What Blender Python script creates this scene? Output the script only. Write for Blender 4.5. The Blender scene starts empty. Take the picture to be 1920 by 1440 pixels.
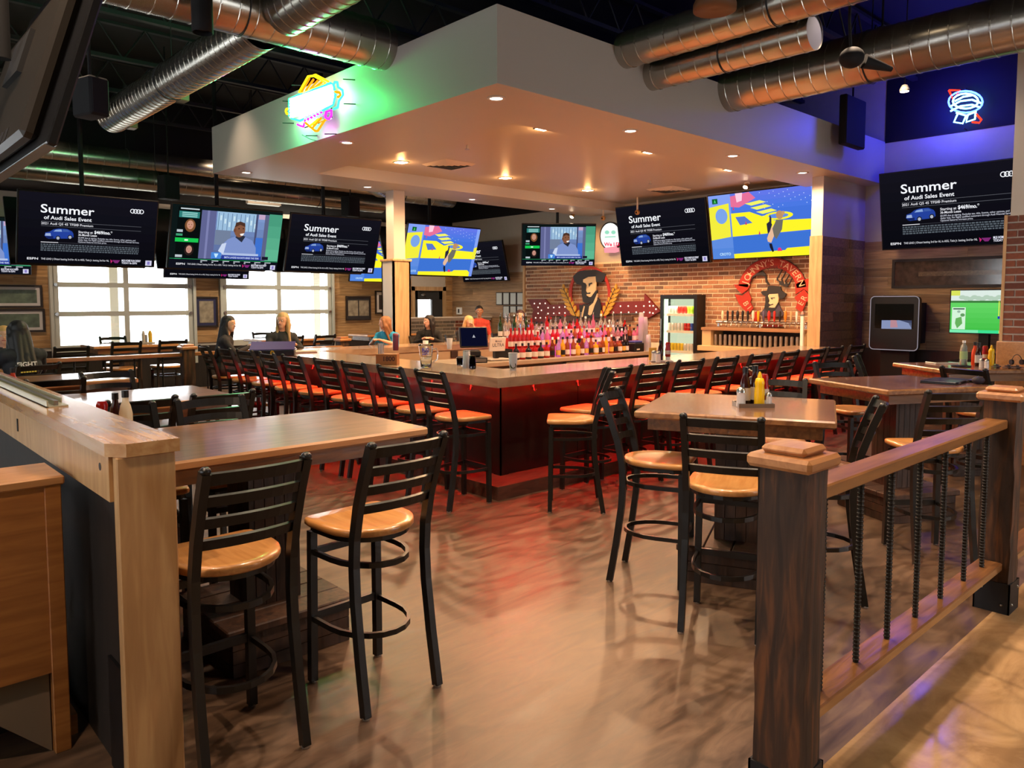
import bpy, bmesh, math, random
import numpy as np
from mathutils import Vector, Matrix, noise as mnoise

SC = bpy.context.scene
COL = SC.collection
PI = math.pi
R = math.radians
rnd = random.Random(7)

# ------------------------------------------------------------------ camera
FPX, CXP, CYP, HCAM = 1420.0, 960.0, 666.0, 1.72
YAW, PITCH = R(47.25), math.atan(100 / 1420.0)
cam = bpy.data.cameras.new('camera')
cam_o = bpy.data.objects.new('camera', cam)
COL.objects.link(cam_o)
cam_o.location = (0, 0, HCAM)
cam_o.rotation_euler = (PI / 2 - PITCH, 0, YAW - PI / 2)
cam.sensor_width = 36.0
cam.lens = FPX / 1920 * 36.0
cam.shift_y = -(720 - CYP) / 1920
cam.clip_start = 0.05
SC.camera = cam_o

# ------------------------------------------------------------------ world, exposure
SC.view_settings.view_transform = 'Standard'
SC.view_settings.look = 'None'
SC.view_settings.gamma = 1.0
SC.view_settings.use_curve_mapping = False
SC.view_settings.exposure = 0.12
cy = SC.cycles
cy.max_bounces, cy.diffuse_bounces, cy.glossy_bounces, cy.transmission_bounces, cy.transparent_max_bounces = 8, 3, 3, 6, 8
cy.caustics_reflective = cy.caustics_refractive = False
cy.sample_clamp_indirect = 6.0
cy.adaptive_threshold = 0.02
W = bpy.data.worlds.new('daylight')
SC.world = W
W.use_nodes = True
bg = W.node_tree.nodes['Background']
bg.inputs[0].default_value = (0.93, 0.97, 1.0, 1)
bg.inputs[1].default_value = 10.0


def lin(c):
    o = []
    for v in c[:3]:
        v = v / 255.0
        o.append(v / 12.92 if v <= 0.04045 else ((v + 0.055) / 1.055) ** 2.4)
    return (o[0], o[1], o[2], 1.0)


def light(name, kind, loc, power, color=(255, 255, 255), target=None, size=0.1, spot=90, blend=0.5, parent=None, rot=None, sy=None):
    d = bpy.data.lights.new(name, kind)
    d.energy = power
    d.color = lin(color)[:3]
    if kind == 'SPOT':
        d.spot_size = R(spot)
        d.spot_blend = blend
        d.shadow_soft_size = size
    elif kind == 'POINT':
        d.shadow_soft_size = size
    elif kind == 'AREA':
        d.size = size
        if sy:
            d.shape = 'RECTANGLE'
            d.size_y = sy
    o = bpy.data.objects.new(name, d)
    COL.objects.link(o)
    o.location = loc
    if target is not None:
        o.rotation_euler = (Vector(target) - Vector(loc)).to_track_quat('-Z', 'Y').to_euler()
    if rot is not None:
        o.rotation_euler = rot
    if parent:
        o.parent = parent
    return o


# pixel -> point helpers (a direction; distance from the plane the thing touches)
_f = Vector((math.cos(YAW) * math.cos(PITCH), math.sin(YAW) * math.cos(PITCH), -math.sin(PITCH)))
_r = Vector((math.sin(YAW), -math.cos(YAW), 0))
_u = _r.cross(_f)
_o = Vector((0, 0, HCAM))


def ray(x, y):
    return _f + _r * ((x - CXP) / FPX) + _u * ((CYP - y) / FPX)


def onz(x, y, z):
    d = ray(x, y)
    return _o + d * ((z - HCAM) / d.z)


def onx(x, y, X):
    d = ray(x, y)
    return _o + d * (X / d.x)


def ony(x, y, Y):
    d = ray(x, y)
    return _o + d * (Y / d.y)


# ------------------------------------------------------------------ materials
MATS = {}


def _new(name):
    m = bpy.data.materials.new(name)
    m.use_nodes = True
    return m, m.node_tree, m.node_tree.nodes['Principled BSDF']


def mat(name, c, rough=0.5, metal=0.0, spec=0.5, coat=0.0, trans=0.0, ior=1.45, noise=0.0, nscale=8.0, bump=0.0, alpha=1.0):
    if name in MATS:
        return MATS[name]
    m, nt, b = _new(name)
    b.inputs['Base Color'].default_value = lin(c)
    b.inputs['Roughness'].default_value = rough
    b.inputs['Metallic'].default_value = metal
    b.inputs['Specular IOR Level'].default_value = spec
    b.inputs['Coat Weight'].default_value = coat
    b.inputs['Coat Roughness'].default_value = 0.12
    b.inputs['Transmission Weight'].default_value = trans
    b.inputs['IOR'].default_value = ior
    b.inputs['Alpha'].default_value = alpha
    if noise or bump:
        tc = nt.nodes.new('ShaderNodeTexCoord')
        n = nt.nodes.new('ShaderNodeTexNoise')
        n.inputs['Scale'].default_value = nscale
        n.inputs['Detail'].default_value = 4
        nt.links.new(tc.outputs['Object'], n.inputs['Vector'])
        if noise:
            h = nt.nodes.new('ShaderNodeMapRange')
            h.inputs['From Min'].default_value = 0.25
            h.inputs['From Max'].default_value = 0.75
            h.inputs['To Min'].default_value = 1 - noise
            h.inputs['To Max'].default_value = 1 + noise
            mx = nt.nodes.new('ShaderNodeVectorMath')
            mx.operation = 'SCALE'
            mx.inputs[0].default_value = lin(c)[:3]
            nt.links.new(n.outputs['Fac'], h.inputs['Value'])
            nt.links.new(h.outputs['Result'], mx.inputs['Scale'])
            nt.links.new(mx.outputs['Vector'], b.inputs['Base Color'])
        if bump:
            bp = nt.nodes.new('ShaderNodeBump')
            bp.inputs['Strength'].default_value = bump
            bp.inputs['Distance'].default_value = 0.01
            nt.links.new(n.outputs['Fac'], bp.inputs['Height'])
            nt.links.new(bp.outputs['Normal'], b.inputs['Normal'])
    MATS[name] = m
    return m


def emit(name, c, strength=1.0):
    if name in MATS:
        return MATS[name]
    m = bpy.data.materials.new(name)
    m.use_nodes = True
    nt = m.node_tree
    nt.nodes.clear()
    e = nt.nodes.new('ShaderNodeEmission')
    e.inputs[0].default_value = lin(c)
    e.inputs[1].default_value = strength
    o = nt.nodes.new('ShaderNodeOutputMaterial')
    nt.links.new(e.outputs[0], o.inputs[0])
    MATS[name] = m
    return m


def wood(name, c1, c2, scale=(1, 12, 12), rough=0.4, coat=0.0, vary=0.0, bump=0.05, nscale=3.0, c3=None, stain=0.0):
    """streaky wood; vary: brightness spread per object / per island"""
    if name in MATS:
        return MATS[name]
    m, nt, b = _new(name)
    L = nt.links.new
    tc = nt.nodes.new('ShaderNodeTexCoord')
    oi = nt.nodes.new('ShaderNodeObjectInfo')
    ge = nt.nodes.new('ShaderNodeNewGeometry')
    ad = nt.nodes.new('ShaderNodeMath')
    ad.operation = 'ADD'
    L(oi.outputs['Random'], ad.inputs[0])
    L(ge.outputs['Random Per Island'], ad.inputs[1])
    fr = nt.nodes.new('ShaderNodeMath')
    fr.operation = 'FRACT'
    L(ad.outputs[0], fr.inputs[0])
    off = nt.nodes.new('ShaderNodeVectorMath')
    off.operation = 'ADD'
    sc = nt.nodes.new('ShaderNodeMath')
    sc.operation = 'MULTIPLY'
    sc.inputs[1].default_value = 37.0
    L(fr.outputs[0], sc.inputs[0])
    mp = nt.nodes.new('ShaderNodeMapping')
    mp.inputs['Scale'].default_value = scale
    L(tc.outputs['Object'], off.inputs[0])
    L(sc.outputs[0], off.inputs[1])
    L(off.outputs[0], mp.inputs['Vector'])
    n = nt.nodes.new('ShaderNodeTexNoise')
    n.inputs['Scale'].default_value = nscale
    n.inputs['Detail'].default_value = 6
    n.inputs['Distortion'].default_value = 0.6
    L(mp.outputs[0], n.inputs['Vector'])
    cr = nt.nodes.new('ShaderNodeValToRGB')
    cr.color_ramp.elements[0].position = 0.32
    cr.color_ramp.elements[1].position = 0.68
    cr.color_ramp.elements[0].color = lin(c1)
    cr.color_ramp.elements[1].color = lin(c2)
    if c3:
        e = cr.color_ramp.elements.new(0.5)
        e.color = lin(c3)
    L(n.outputs['Fac'], cr.inputs['Fac'])
    last = cr.outputs['Color']
    if vary:
        mr = nt.nodes.new('ShaderNodeMapRange')
        mr.inputs['To Min'].default_value = 1 - vary
        mr.inputs['To Max'].default_value = 1 + vary
        L(fr.outputs[0], mr.inputs['Value'])
        vm = nt.nodes.new('ShaderNodeVectorMath')
        vm.operation = 'SCALE'
        L(last, vm.inputs[0])
        L(mr.outputs[0], vm.inputs['Scale'])
        last = vm.outputs[0]
    if stain:
        n2 = nt.nodes.new('ShaderNodeTexNoise')
        n2.inputs['Scale'].default_value = 2.2
        n2.inputs['Detail'].default_value = 3
        L(tc.outputs['Object'], n2.inputs['Vector'])
        mr2 = nt.nodes.new('ShaderNodeMapRange')
        mr2.inputs['From Min'].default_value = 0.3
        mr2.inputs['From Max'].default_value = 0.7
        mr2.inputs['To Min'].default_value = 1 - stain
        mr2.inputs['To Max'].default_value = 1 + stain
        L(n2.outputs['Fac'], mr2.inputs['Value'])
        vm2 = nt.nodes.new('ShaderNodeVectorMath')
        vm2.operation = 'SCALE'
        L(last, vm2.inputs[0])
        L(mr2.outputs[0], vm2.inputs['Scale'])
        last = vm2.outputs[0]
    L(last, b.inputs['Base Color'])
    b.inputs['Roughness'].default_value = rough
    b.inputs['Coat Weight'].default_value = coat
    b.inputs['Coat Roughness'].default_value = 0.1
    if bump:
        bp = nt.nodes.new('ShaderNodeBump')
        bp.inputs['Strength'].default_value = bump
        bp.inputs['Distance'].default_value = 0.01
        L(n.outputs['Fac'], bp.inputs['Height'])
        L(bp.outputs['Normal'], b.inputs['Normal'])
    MATS[name] = m
    return m


def brickmat(name, cols, rough=0.85):
    if name in MATS:
        return MATS[name]
    m, nt, b = _new(name)
    L = nt.links.new
    oi = nt.nodes.new('ShaderNodeObjectInfo')
    ge = nt.nodes.new('ShaderNodeNewGeometry')
    ad = nt.nodes.new('ShaderNodeMath')
    L(oi.outputs['Random'], ad.inputs[0])
    L(ge.outputs['Random Per Island'], ad.inputs[1])
    fr = nt.nodes.new('ShaderNodeMath')
    fr.operation = 'FRACT'
    L(ad.outputs[0], fr.inputs[0])
    cr = nt.nodes.new('ShaderNodeValToRGB')
    els = cr.color_ramp.elements
    while len(els) < len(cols):
        els.new(0.5)
    for i, c in enumerate(cols):
        els[i].position = i / (len(cols) - 1)
        els[i].color = lin(c)
    L(fr.outputs[0], cr.inputs['Fac'])
    tc = nt.nodes.new('ShaderNodeTexCoord')
    n = nt.nodes.new('ShaderNodeTexNoise')
    n.inputs['Scale'].default_value = 30
    L(tc.outputs['Object'], n.inputs['Vector'])
    mr = nt.nodes.new('ShaderNodeMapRange')
    mr.inputs['To Min'].default_value = 0.65
    mr.inputs['To Max'].default_value = 1.35
    L(n.outputs['Fac'], mr.inputs['Value'])
    vm = nt.nodes.new('ShaderNodeVectorMath')
    vm.operation = 'SCALE'
    L(cr.outputs['Color'], vm.inputs[0])
    L(mr.outputs[0], vm.inputs['Scale'])
    L(vm.outputs[0], b.inputs['Base Color'])
    b.inputs['Roughness'].default_value = rough
    MATS[name] = m
    return m


def floormat(name, cols, rough=(0.2, 0.45), scale=(1.2, 6.0, 1), spec=0.5, rot=0.4):
    m, nt, b = _new(name)
    L = nt.links.new
    tc = nt.nodes.new('ShaderNodeTexCoord')
    mp = nt.nodes.new('ShaderNodeMapping')
    mp.inputs['Rotation'].default_value = (0, 0, rot)
    mp.inputs['Scale'].default_value = scale
    L(tc.outputs['Object'], mp.inputs['Vector'])
    n = nt.nodes.new('ShaderNodeTexNoise')
    n.inputs['Scale'].default_value = 2.6
    n.inputs['Detail'].default_value = 10
    n.inputs['Roughness'].default_value = 0.62
    n.inputs['Distortion'].default_value = 0.9
    L(mp.outputs[0], n.inputs['Vector'])
    n2 = nt.nodes.new('ShaderNodeTexNoise')
    n2.inputs['Scale'].default_value = 0.7
    n2.inputs['Detail'].default_value = 4
    L(tc.outputs['Object'], n2.inputs['Vector'])
    mx = nt.nodes.new('ShaderNodeMath')
    mx.operation = 'MULTIPLY_ADD'
    mx.inputs[1].default_value = 0.68
    L(n.outputs['Fac'], mx.inputs[0])
    m2 = nt.nodes.new('ShaderNodeMath')
    m2.operation = 'MULTIPLY'
    m2.inputs[1].default_value = 0.32
    L(n2.outputs['Fac'], m2.inputs[0])
    L(m2.outputs[0], mx.inputs[2])
    cr = nt.nodes.new('ShaderNodeValToRGB')
    els = cr.color_ramp.elements
    while len(els) < len(cols):
        els.new(0.5)
    for i, c in enumerate(cols):
        els[i].position = 0.40 + 0.20 * i / (len(cols) - 1)
        els[i].color = lin(c)
    L(mx.outputs[0], cr.inputs['Fac'])
    L(cr.outputs['Color'], b.inputs['Base Color'])
    rr = nt.nodes.new('ShaderNodeMapRange')
    rr.inputs['From Min'].default_value = 0.3
    rr.inputs['From Max'].default_value = 0.7
    rr.inputs['To Min'].default_value = rough[0]
    rr.inputs['To Max'].default_value = rough[1]
    L(n.outputs['Fac'], rr.inputs['Value'])
    L(rr.outputs[0], b.inputs['Roughness'])
    b.inputs['Specular IOR Level'].default_value = spec
    bp = nt.nodes.new('ShaderNodeBump')
    bp.inputs['Strength'].default_value = 0.04
    bp.inputs['Distance'].default_value = 0.01
    L(n.outputs['Fac'], bp.inputs['Height'])
    L(bp.outputs['Normal'], b.inputs['Normal'])
    MATS[name] = m
    return m


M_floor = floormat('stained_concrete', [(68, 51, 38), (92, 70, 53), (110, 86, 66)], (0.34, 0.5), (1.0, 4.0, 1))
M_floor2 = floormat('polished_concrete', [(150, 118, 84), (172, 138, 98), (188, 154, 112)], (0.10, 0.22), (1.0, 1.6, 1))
M_beige = mat('beige_paint', (196, 188, 172), 0.7, noise=0.03)
M_white = mat('warm_white_paint', (212, 204, 190), 0.55)
M_soff = mat('soffit_paint', (196, 190, 180), 0.42, spec=0.5)
M_black = mat('black_paint', (12, 12, 15), 0.8)
M_joist = mat('dark_steel', (34, 36, 38), 0.6)
M_plank = wood('wall_plank', (150, 112, 70), (190, 150, 100), (0.8, 10, 10), 0.65, vary=0.22, bump=0.1, c3=(172, 132, 84))
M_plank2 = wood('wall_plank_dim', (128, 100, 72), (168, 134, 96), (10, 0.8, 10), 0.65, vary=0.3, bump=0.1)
M_trim = wood('pine_trim', (188, 150, 104), (214, 178, 130), (8, 8, 0.8), 0.6, vary=0.08)
M_wains = wood('dark_wainscot', (26, 20, 16), (40, 31, 25), (8, 8, 1), 0.55, vary=0.15)
M_mortar = mat('mortar', (232, 214, 184), 0.95, noise=0.08, nscale=20, bump=0.3)
M_mortar2 = mat('pale_mortar', (206, 198, 184), 0.95, noise=0.08, nscale=20, bump=0.3)
M_brick = brickmat('tan_brick', [(140, 98, 74), (176, 126, 92), (156, 104, 76), (188, 144, 106), (118, 90, 74), (170, 118, 84)])
M_brick2 = brickmat('red_brick', [(120, 66, 50), (142, 84, 62), (104, 60, 50), (150, 96, 74)])
M_brick3 = brickmat('grey_brick', [(116, 112, 104), (136, 132, 120), (98, 94, 88), (128, 118, 104)])
M_metal = mat('stool_metal', (22, 21, 19), 0.36, 0.0, 0.6)
M_seat = wood('seat_wood', (190, 130, 70), (212, 154, 90), (1.5, 14, 14), 0.28, coat=0.4, vary=0.06, bump=0.02)
M_glide = mat('steel_glide', (190, 190, 188), 0.3, 0.9)
M_top = wood('table_wood', (112, 76, 50), (150, 106, 72), (1.2, 10, 10), 0.3, coat=0.6, bump=0.02, stain=0.15, c3=(132, 90, 60))
M_edge = wood('table_edge_wood', (176, 124, 76), (198, 146, 94), (1.5, 12, 12), 0.38, coat=0.3, bump=0.02)
M_ped = wood('dark_barn_wood', (46, 30, 21), (78, 52, 36), (10, 10, 1.2), 0.6, vary=0.25, bump=0.2)
M_post = wood('rough_timber', (42, 26, 15), (108, 66, 34), (9, 9, 1.0), 0.7, vary=0.1, bump=0.5, c3=(62, 40, 24), stain=0.3)
M_cap = wood('post_cap_wood', (170, 112, 66), (200, 142, 90), (2, 10, 10), 0.32, coat=0.4, vary=0.08)
M_rail = wood('rail_wood', (120, 80, 44), (160, 110, 62), (1.0, 10, 10), 0.3, coat=0.5, bump=0.04)
M_rail2 = wood('base_rail_wood', (100, 66, 38), (144, 98, 56), (1.0, 10, 10), 0.28, coat=0.7, bump=0.25)
M_rebar = mat('rebar_black', (16, 15, 14), 0.55)
M_brkt = mat('bracket_black', (22, 23, 28), 0.55, noise=0.1)
M_pale = wood('pale_plywood', (182, 138, 90), (206, 164, 112), (9, 9, 0.9), 0.45, coat=0.25, bump=0.03, c3=(194, 150, 100))
M_pale2 = wood('pale_cap', (186, 134, 84), (212, 168, 116), (9, 0.9, 9), 0.26, coat=0.6, bump=0.12, c3=(198, 150, 98))
M_oak = wood('booth_oak', (140, 86, 38), (172, 112, 54), (0.9, 9, 9), 0.4, coat=0.3, bump=0.03, c3=(156, 98, 46))
M_bar = wood('bar_top', (142, 116, 92), (178, 150, 122), (1.2, 3, 3), 0.24, coat=0.5, bump=0.02, stain=0.12)
M_barbody = wood('burgundy_panel', (15, 5, 5), (26, 8, 8), (6, 6, 1), 0.28, coat=0.5, vary=0.1, bump=0.04)
M_duct = mat('galvanised_duct', (176, 172, 162), 0.26, 0.92, noise=0.10, nscale=6)
M_tv = mat('tv_plastic', (14, 14, 16), 0.35)
M_tvback = mat('tv_back', (40, 34, 27), 0.45)
M_chrome = mat('chrome', (205, 205, 205), 0.12, 1.0)
M_steel = mat('brushed_steel', (170, 170, 168), 0.3, 1.0)
M_glass = mat('clear_glass', (240, 245, 245), 0.02, 0, 0.5, trans=1.0, ior=1.45)
M_plastic = mat('frosted_plastic', (225, 225, 232), 0.35, 0, 0.5, trans=0.55)
M_alum = mat('door_aluminium', (196, 196, 182), 0.45, 0.1)
M_red = mat('sign_red', (176, 46, 26), 0.55)
M_redd = mat('sign_dark_red', (120, 34, 28), 0.5)
M_ink = mat('sign_ink', (44, 42, 44), 0.6)
M_cream = mat('sign_cream', (232, 205, 160), 0.6)
M_gold = mat('sign_gold', (206, 158, 44), 0.5)
M_bulb = emit('bulb_glow', (255, 236, 210), 1.6)
M_dl = emit('downlight_glow', (255, 226, 190), 22.0)
M_dlw = emit('downlight_glow_white', (255, 246, 236), 8.0)


# ------------------------------------------------------------------ mesh builder
class MB:
    def __init__(s):
        s.v, s.f, s.m, s.s = [], [], [], []

    def add(s, vs, fs, mi=0, sm=False, M=None):
        o = len(s.v)
        if M is not None:
            vs = [M @ Vector(v) for v in vs]
        s.v.extend([tuple(v) for v in vs])
        for f in fs:
            s.f.append([o + i for i in f])
            s.m.append(mi)
            s.s.append(sm)
        return s

    def box(s, x0, y0, z0, x1, y1, z1, mi=0, b=0.0, M=None):
        x0, x1 = min(x0, x1), max(x0, x1)
        y0, y1 = min(y0, y1), max(y0, y1)
        z0, z1 = min(z0, z1), max(z0, z1)
        b = min(b, (x1 - x0) * .49, (y1 - y0) * .49, (z1 - z0) * .49)
        if b <= 0:
            vs = [(x, y, z) for z in (z0, z1) for y in (y0, y1) for x in (x0, x1)]
            fs = [(0, 2, 3, 1), (4, 5, 7, 6), (0, 1, 5, 4), (2, 6, 7, 3), (0, 4, 6, 2), (1, 3, 7, 5)]
            return s.add(vs, fs, mi, False, M)
        vs, idx = [], {}
        for i, (x, dx) in enumerate(((x0, 1), (x1, -1))):
            for j, (y, dy) in enumerate(((y0, 1), (y1, -1))):
                for k, (z, dz) in enumerate(((z0, 1), (z1, -1))):
                    idx[i, j, k, 0] = len(vs); vs.append((x, y + dy * b, z + dz * b))
                    idx[i, j, k, 1] = len(vs); vs.append((x + dx * b, y, z + dz * b))
                    idx[i, j, k, 2] = len(vs); vs.append((x + dx * b, y + dy * b, z))
        fs = []
        for i in (0, 1):
            q = [idx[i, 0, 0, 0], idx[i, 0, 1, 0], idx[i, 1, 1, 0], idx[i, 1, 0, 0]]
            fs.append(q if i == 0 else q[::-1])
            q = [idx[0, i, 0, 1], idx[1, i, 0, 1], idx[1, i, 1, 1], idx[0, i, 1, 1]]
            fs.append(q if i == 0 else q[::-1])
            q = [idx[0, 0, i, 2], idx[0, 1, i, 2], idx[1, 1, i, 2], idx[1, 0, i, 2]]
            fs.append(q if i == 0 else q[::-1])
        for i in (0, 1):
            for j in (0, 1):
                sg = (i == j)
                q = [idx[i, j, 0, 0], idx[i, j, 0, 1], idx[i, j, 1, 1], idx[i, j, 1, 0]]
                fs.append(q[::-1] if sg else q)
                q = [idx[i, 0, j, 0], idx[i, 0, j, 2], idx[i, 1, j, 2], idx[i, 1, j, 0]]
                fs.append(q if sg else q[::-1])
                q = [idx[0, i, j, 1], idx[0, i, j, 2], idx[1, i, j, 2], idx[1, i, j, 1]]
                fs.append(q[::-1] if sg else q)
        for i in (0, 1):
            for j in (0, 1):
                for k in (0, 1):
                    q = [idx[i, j, k, 0], idx[i, j, k, 1], idx[i, j, k, 2]]
                    fs.append(q if (i + j + k) % 2 == 0 else q[::-1])
        return s.add(vs, fs, mi, False, M)

    def lathe(s, prof, n=16, c=(0, 0, 0), mi=0, sm=True, M=None, capb=True, capt=True):
        vs, fs = [], []
        for (r, z) in prof:
            for i in range(n):
                a = 2 * PI * i / n
                vs.append((c[0] + r * math.cos(a), c[1] + r * math.sin(a), c[2] + z))
        for k in range(len(prof) - 1):
            for i in range(n):
                j = (i + 1) % n
                fs.append((k * n + i, k * n + j, (k + 1) * n + j, (k + 1) * n + i))
        s.add(vs, fs, mi, sm, M)
        if capb:
            s.add(vs[:n], [tuple(range(n))[::-1]], mi, False, M)
        if capt:
            s.add(vs[-n:], [tuple(range(n))], mi, False, M)
        return s

    def cyl(s, p0, p1, r0, r1=None, n=12, mi=0, sm=True, caps=True):
        r1 = r0 if r1 is None else r1
        p0, p1 = Vector(p0), Vector(p1)
        d = p1 - p0
        q = d.to_track_quat('Z', 'Y').to_matrix().to_4x4()
        M = Matrix.Translation(p0) @ q
        return s.lathe([(r0, 0), (r1, d.length)], n, (0, 0, 0), mi, sm, M, caps, caps)

    def sph(s, c, r, n=12, m=8, mi=0, M=None):
        r = (r, r, r) if not hasattr(r, '__len__') else r
        vs = [(c[0], c[1], c[2] - r[2])]
        for k in range(1, m):
            t = -PI / 2 + PI * k / m
            for i in range(n):
                a = 2 * PI * i / n
                vs.append((c[0] + r[0] * math.cos(t) * math.cos(a), c[1] + r[1] * math.cos(t) * math.sin(a), c[2] + r[2] * math.sin(t)))
        vs.append((c[0], c[1], c[2] + r[2]))
        fs = []
        for i in range(n):
            j = (i + 1) % n
            fs.append((0, 1 + j, 1 + i))
            for k in range(m - 2):
                fs.append((1 + k * n + i, 1 + k * n + j, 1 + (k + 1) * n + j, 1 + (k + 1) * n + i))
            fs.append((len(vs) - 1, 1 + (m - 2) * n + i, 1 + (m - 2) * n + j))
        return s.add(vs, fs, mi, True, M)

    def tube(s, pts, r, n=8, mi=0, closed=False, sm=True, rect=None, up=(0, 0, 1), M=None):
        """round tube (r number or list) or rectangular bar rect=(w across, h along up)"""
        pts = [Vector(p) for p in pts]
        N = len(pts)
        vs = []
        upv = Vector(up)
        prevn = None
        for i, p in enumerate(pts):
            if closed:
                t = pts[(i + 1) % N] - pts[i - 1]
            else:
                t = pts[min(i + 1, N - 1)] - pts[max(i - 1, 0)]
            t.normalize()
            if rect:
                a = t.cross(upv)
                a = a.normalized() if a.length > 1e-6 else Vector((1, 0, 0))
                b = a.cross(t).normalized()
            else:
                if prevn is None:
                    a = t.orthogonal().normalized()
                else:
                    a = prevn - t * prevn.dot(t)
                    a.normalize()
                prevn = a
                b = t.cross(a)
            if rect:
                w, h = rect[0] / 2, rect[1] / 2
                for (x, y) in ((w, h), (-w, h), (-w, -h), (w, -h)):
                    vs.append(p + a * x + b * y)
            else:
                rr = r[i] if hasattr(r, '__len__') else r
                for k in range(n):
                    an = 2 * PI * k / n
                    vs.append(p + a * (rr * math.cos(an)) + b * (rr * math.sin(an)))
        k = 4 if rect else n
        fs = []
        for i in range(N if closed else N - 1):
            j = (i + 1) % N
            for q in range(k):
                q2 = (q + 1) % k
                fs.append((i * k + q, i * k + q2, j * k + q2, j * k + q))
        s.add(vs, fs, mi, sm and not rect, M)
        if not closed:
            s.add(vs[:k], [tuple(range(k))[::-1]], mi, False, M)
            s.add(vs[-k:], [tuple(range(k))], mi, False, M)
        return s

    def prism(s, poly, h0, h1, mi=0, M=None, mside=None):
        """polygon in local xy extruded z h0..h1"""
        n = len(poly)
        ar = sum(poly[i][0] * poly[(i + 1) % n][1] - poly[(i + 1) % n][0] * poly[i][1] for i in range(n))
        if ar < 0:
            poly = poly[::-1]
        vs = [(x, y, h0) for x, y in poly] + [(x, y, h1) for x, y in poly]
        s.add(vs, [tuple(range(n))[::-1], tuple(range(n, 2 * n))], mi, False, M)
        s.add(vs, [(i, (i + 1) % n, n + (i + 1) % n, n + i) for i in range(n)], mi if mside is None else mside, False, M)
        return s

    def mesh(s, name, mats):
        me = bpy.data.meshes.new(name)
        me.from_pydata(s.v, [], s.f)
        for m in (mats if isinstance(mats, (list, tuple)) else [mats]):
            me.materials.append(m)
        me.polygons.foreach_set('material_index', s.m)
        me.polygons.foreach_set('use_smooth', s.s)
        me.update()
        return me

    def build(s, name, mats, parent=None, loc=(0, 0, 0), rot=None):
        return obj(name, s.mesh(name, mats), parent, loc, rot)


def obj(name, me, parent=None, loc=(0, 0, 0), rot=None):
    o = bpy.data.objects.new(name, me)
    COL.objects.link(o)
    o.location = loc
    if rot is not None:
        o.rotation_euler = rot
    if parent is not None:
        o.parent = parent
    return o


def tag(o, label=None, cat=None, group=None, kind=None):
    if label:
        o['label'] = label
    if cat:
        o['category'] = cat
    if group:
        o['group'] = group
    if kind:
        o['kind'] = kind
    return o


def thing(name, label, cat, loc=(0, 0, 0), rz=0.0, group=None):
    o = bpy.data.objects.new(name, None)
    COL.objects.link(o)
    o.empty_display_size = 0.1
    o.location = loc
    o.rotation_euler = (0, 0, rz)
    return tag(o, label, cat, group)


KIDS = {}


def copy_tree(src, loc=None, rz=None, label=None, group=None):
    c = src.copy()
    COL.objects.link(c)
    if loc is not None:
        c.location = loc
    if rz is not None:
        c.rotation_euler = (0, 0, rz)
    if label:
        c['label'] = label
    if group:
        c['group'] = group
    for ch in src.children:
        d = ch.copy()
        COL.objects.link(d)
        d.parent = c
        for g in ch.children:
            e = g.copy()
            COL.objects.link(e)
            e.parent = d
    return c


_TXT = {}


def text_geo(s, bold=0.0, shear=0.0, spacing=1.0):
    """vertices / faces of a line of text, 1 unit cap size, left aligned, centred on nothing"""
    k = (s, bold, shear, spacing)
    if k in _TXT:
        return _TXT[k]
    c = bpy.data.curves.new('lettering', 'FONT')
    c.body = s
    c.offset = bold
    c.shear = shear
    c.space_character = spacing
    c.resolution_u = 3
    o = bpy.data.objects.new('lettering', c)
    COL.objects.link(o)
    dg = bpy.context.evaluated_depsgraph_get()
    me = bpy.data.meshes.new_from_object(o.evaluated_get(dg))
    vs = [(v.co.x, v.co.y) for v in me.vertices]
    fs = [tuple(p.vertices) for p in me.polygons]
    bpy.data.objects.remove(o)
    bpy.data.curves.remove(c)
    bpy.data.meshes.remove(me)
    xs = [v[0] for v in vs] or [0]
    r = (vs, fs, min(xs), max(xs))
    _TXT[k] = r
    return r


def struct(name, mb, mats, label=None, parent=None, kind='structure'):
    o = mb.build(name, mats, parent)
    if parent is None:
        o['kind'] = kind
        if label:
            o['label'] = label
    return o

# ================================================================== the setting
XW, YW = 12.25, 15.53        # back wall, window wall
ZC = 5.6
SOX, SOY, SOX1, SOY1, SOZ, SOT = 4.27, 4.80, 12.25, 10.85, 3.53, 4.17

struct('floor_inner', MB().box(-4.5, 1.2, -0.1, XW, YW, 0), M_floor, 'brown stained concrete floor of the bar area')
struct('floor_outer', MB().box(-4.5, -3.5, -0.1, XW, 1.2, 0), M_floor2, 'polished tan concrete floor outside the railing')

struct('floor_bounce', MB().box(4.9, 5.4, 0, 11.5, 9.15, .012), mat('bounce_tan', (186, 122, 84), .5, noise=.1, nscale=5), 'added unseen tan floor inside the bar, bouncing warm light up')  # hidden floor added to bounce warm light onto the soffit underside

# ---- ceiling with open web joists
ceil_o = struct('ceiling', MB().box(-4.5, -3.5, ZC, XW, YW, ZC + 0.1), M_black, 'black open ceiling with steel joists')
jb = MB()
jb.box(-4.5, -.04, 5.46, XW, .04, 5.5)
jb.box(-4.5, -.04, 5.0, XW, .04, 5.05)
for i in range(28):
    x = -4.5 + i * 0.6
    jb.cyl((x, 0, 5.03), (min(x + .3, XW), 0, 5.48), .013, n=5)
    jb.cyl((min(x + .3, XW), 0, 5.48), (min(x + .6, XW), 0, 5.03), .013, n=5)
jm = jb.mesh('joist', M_joist)
for k in range(11):
    obj('joist', jm, ceil_o, (0, -2.6 + k * 1.75, 0))
# cross beams
for k in range(3):
    MB().box(0, -3.5, 5.5, .14, YW, 5.6).build('beam', M_joist, ceil_o, (0.5 + k * 4.6, 0, 0))

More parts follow.
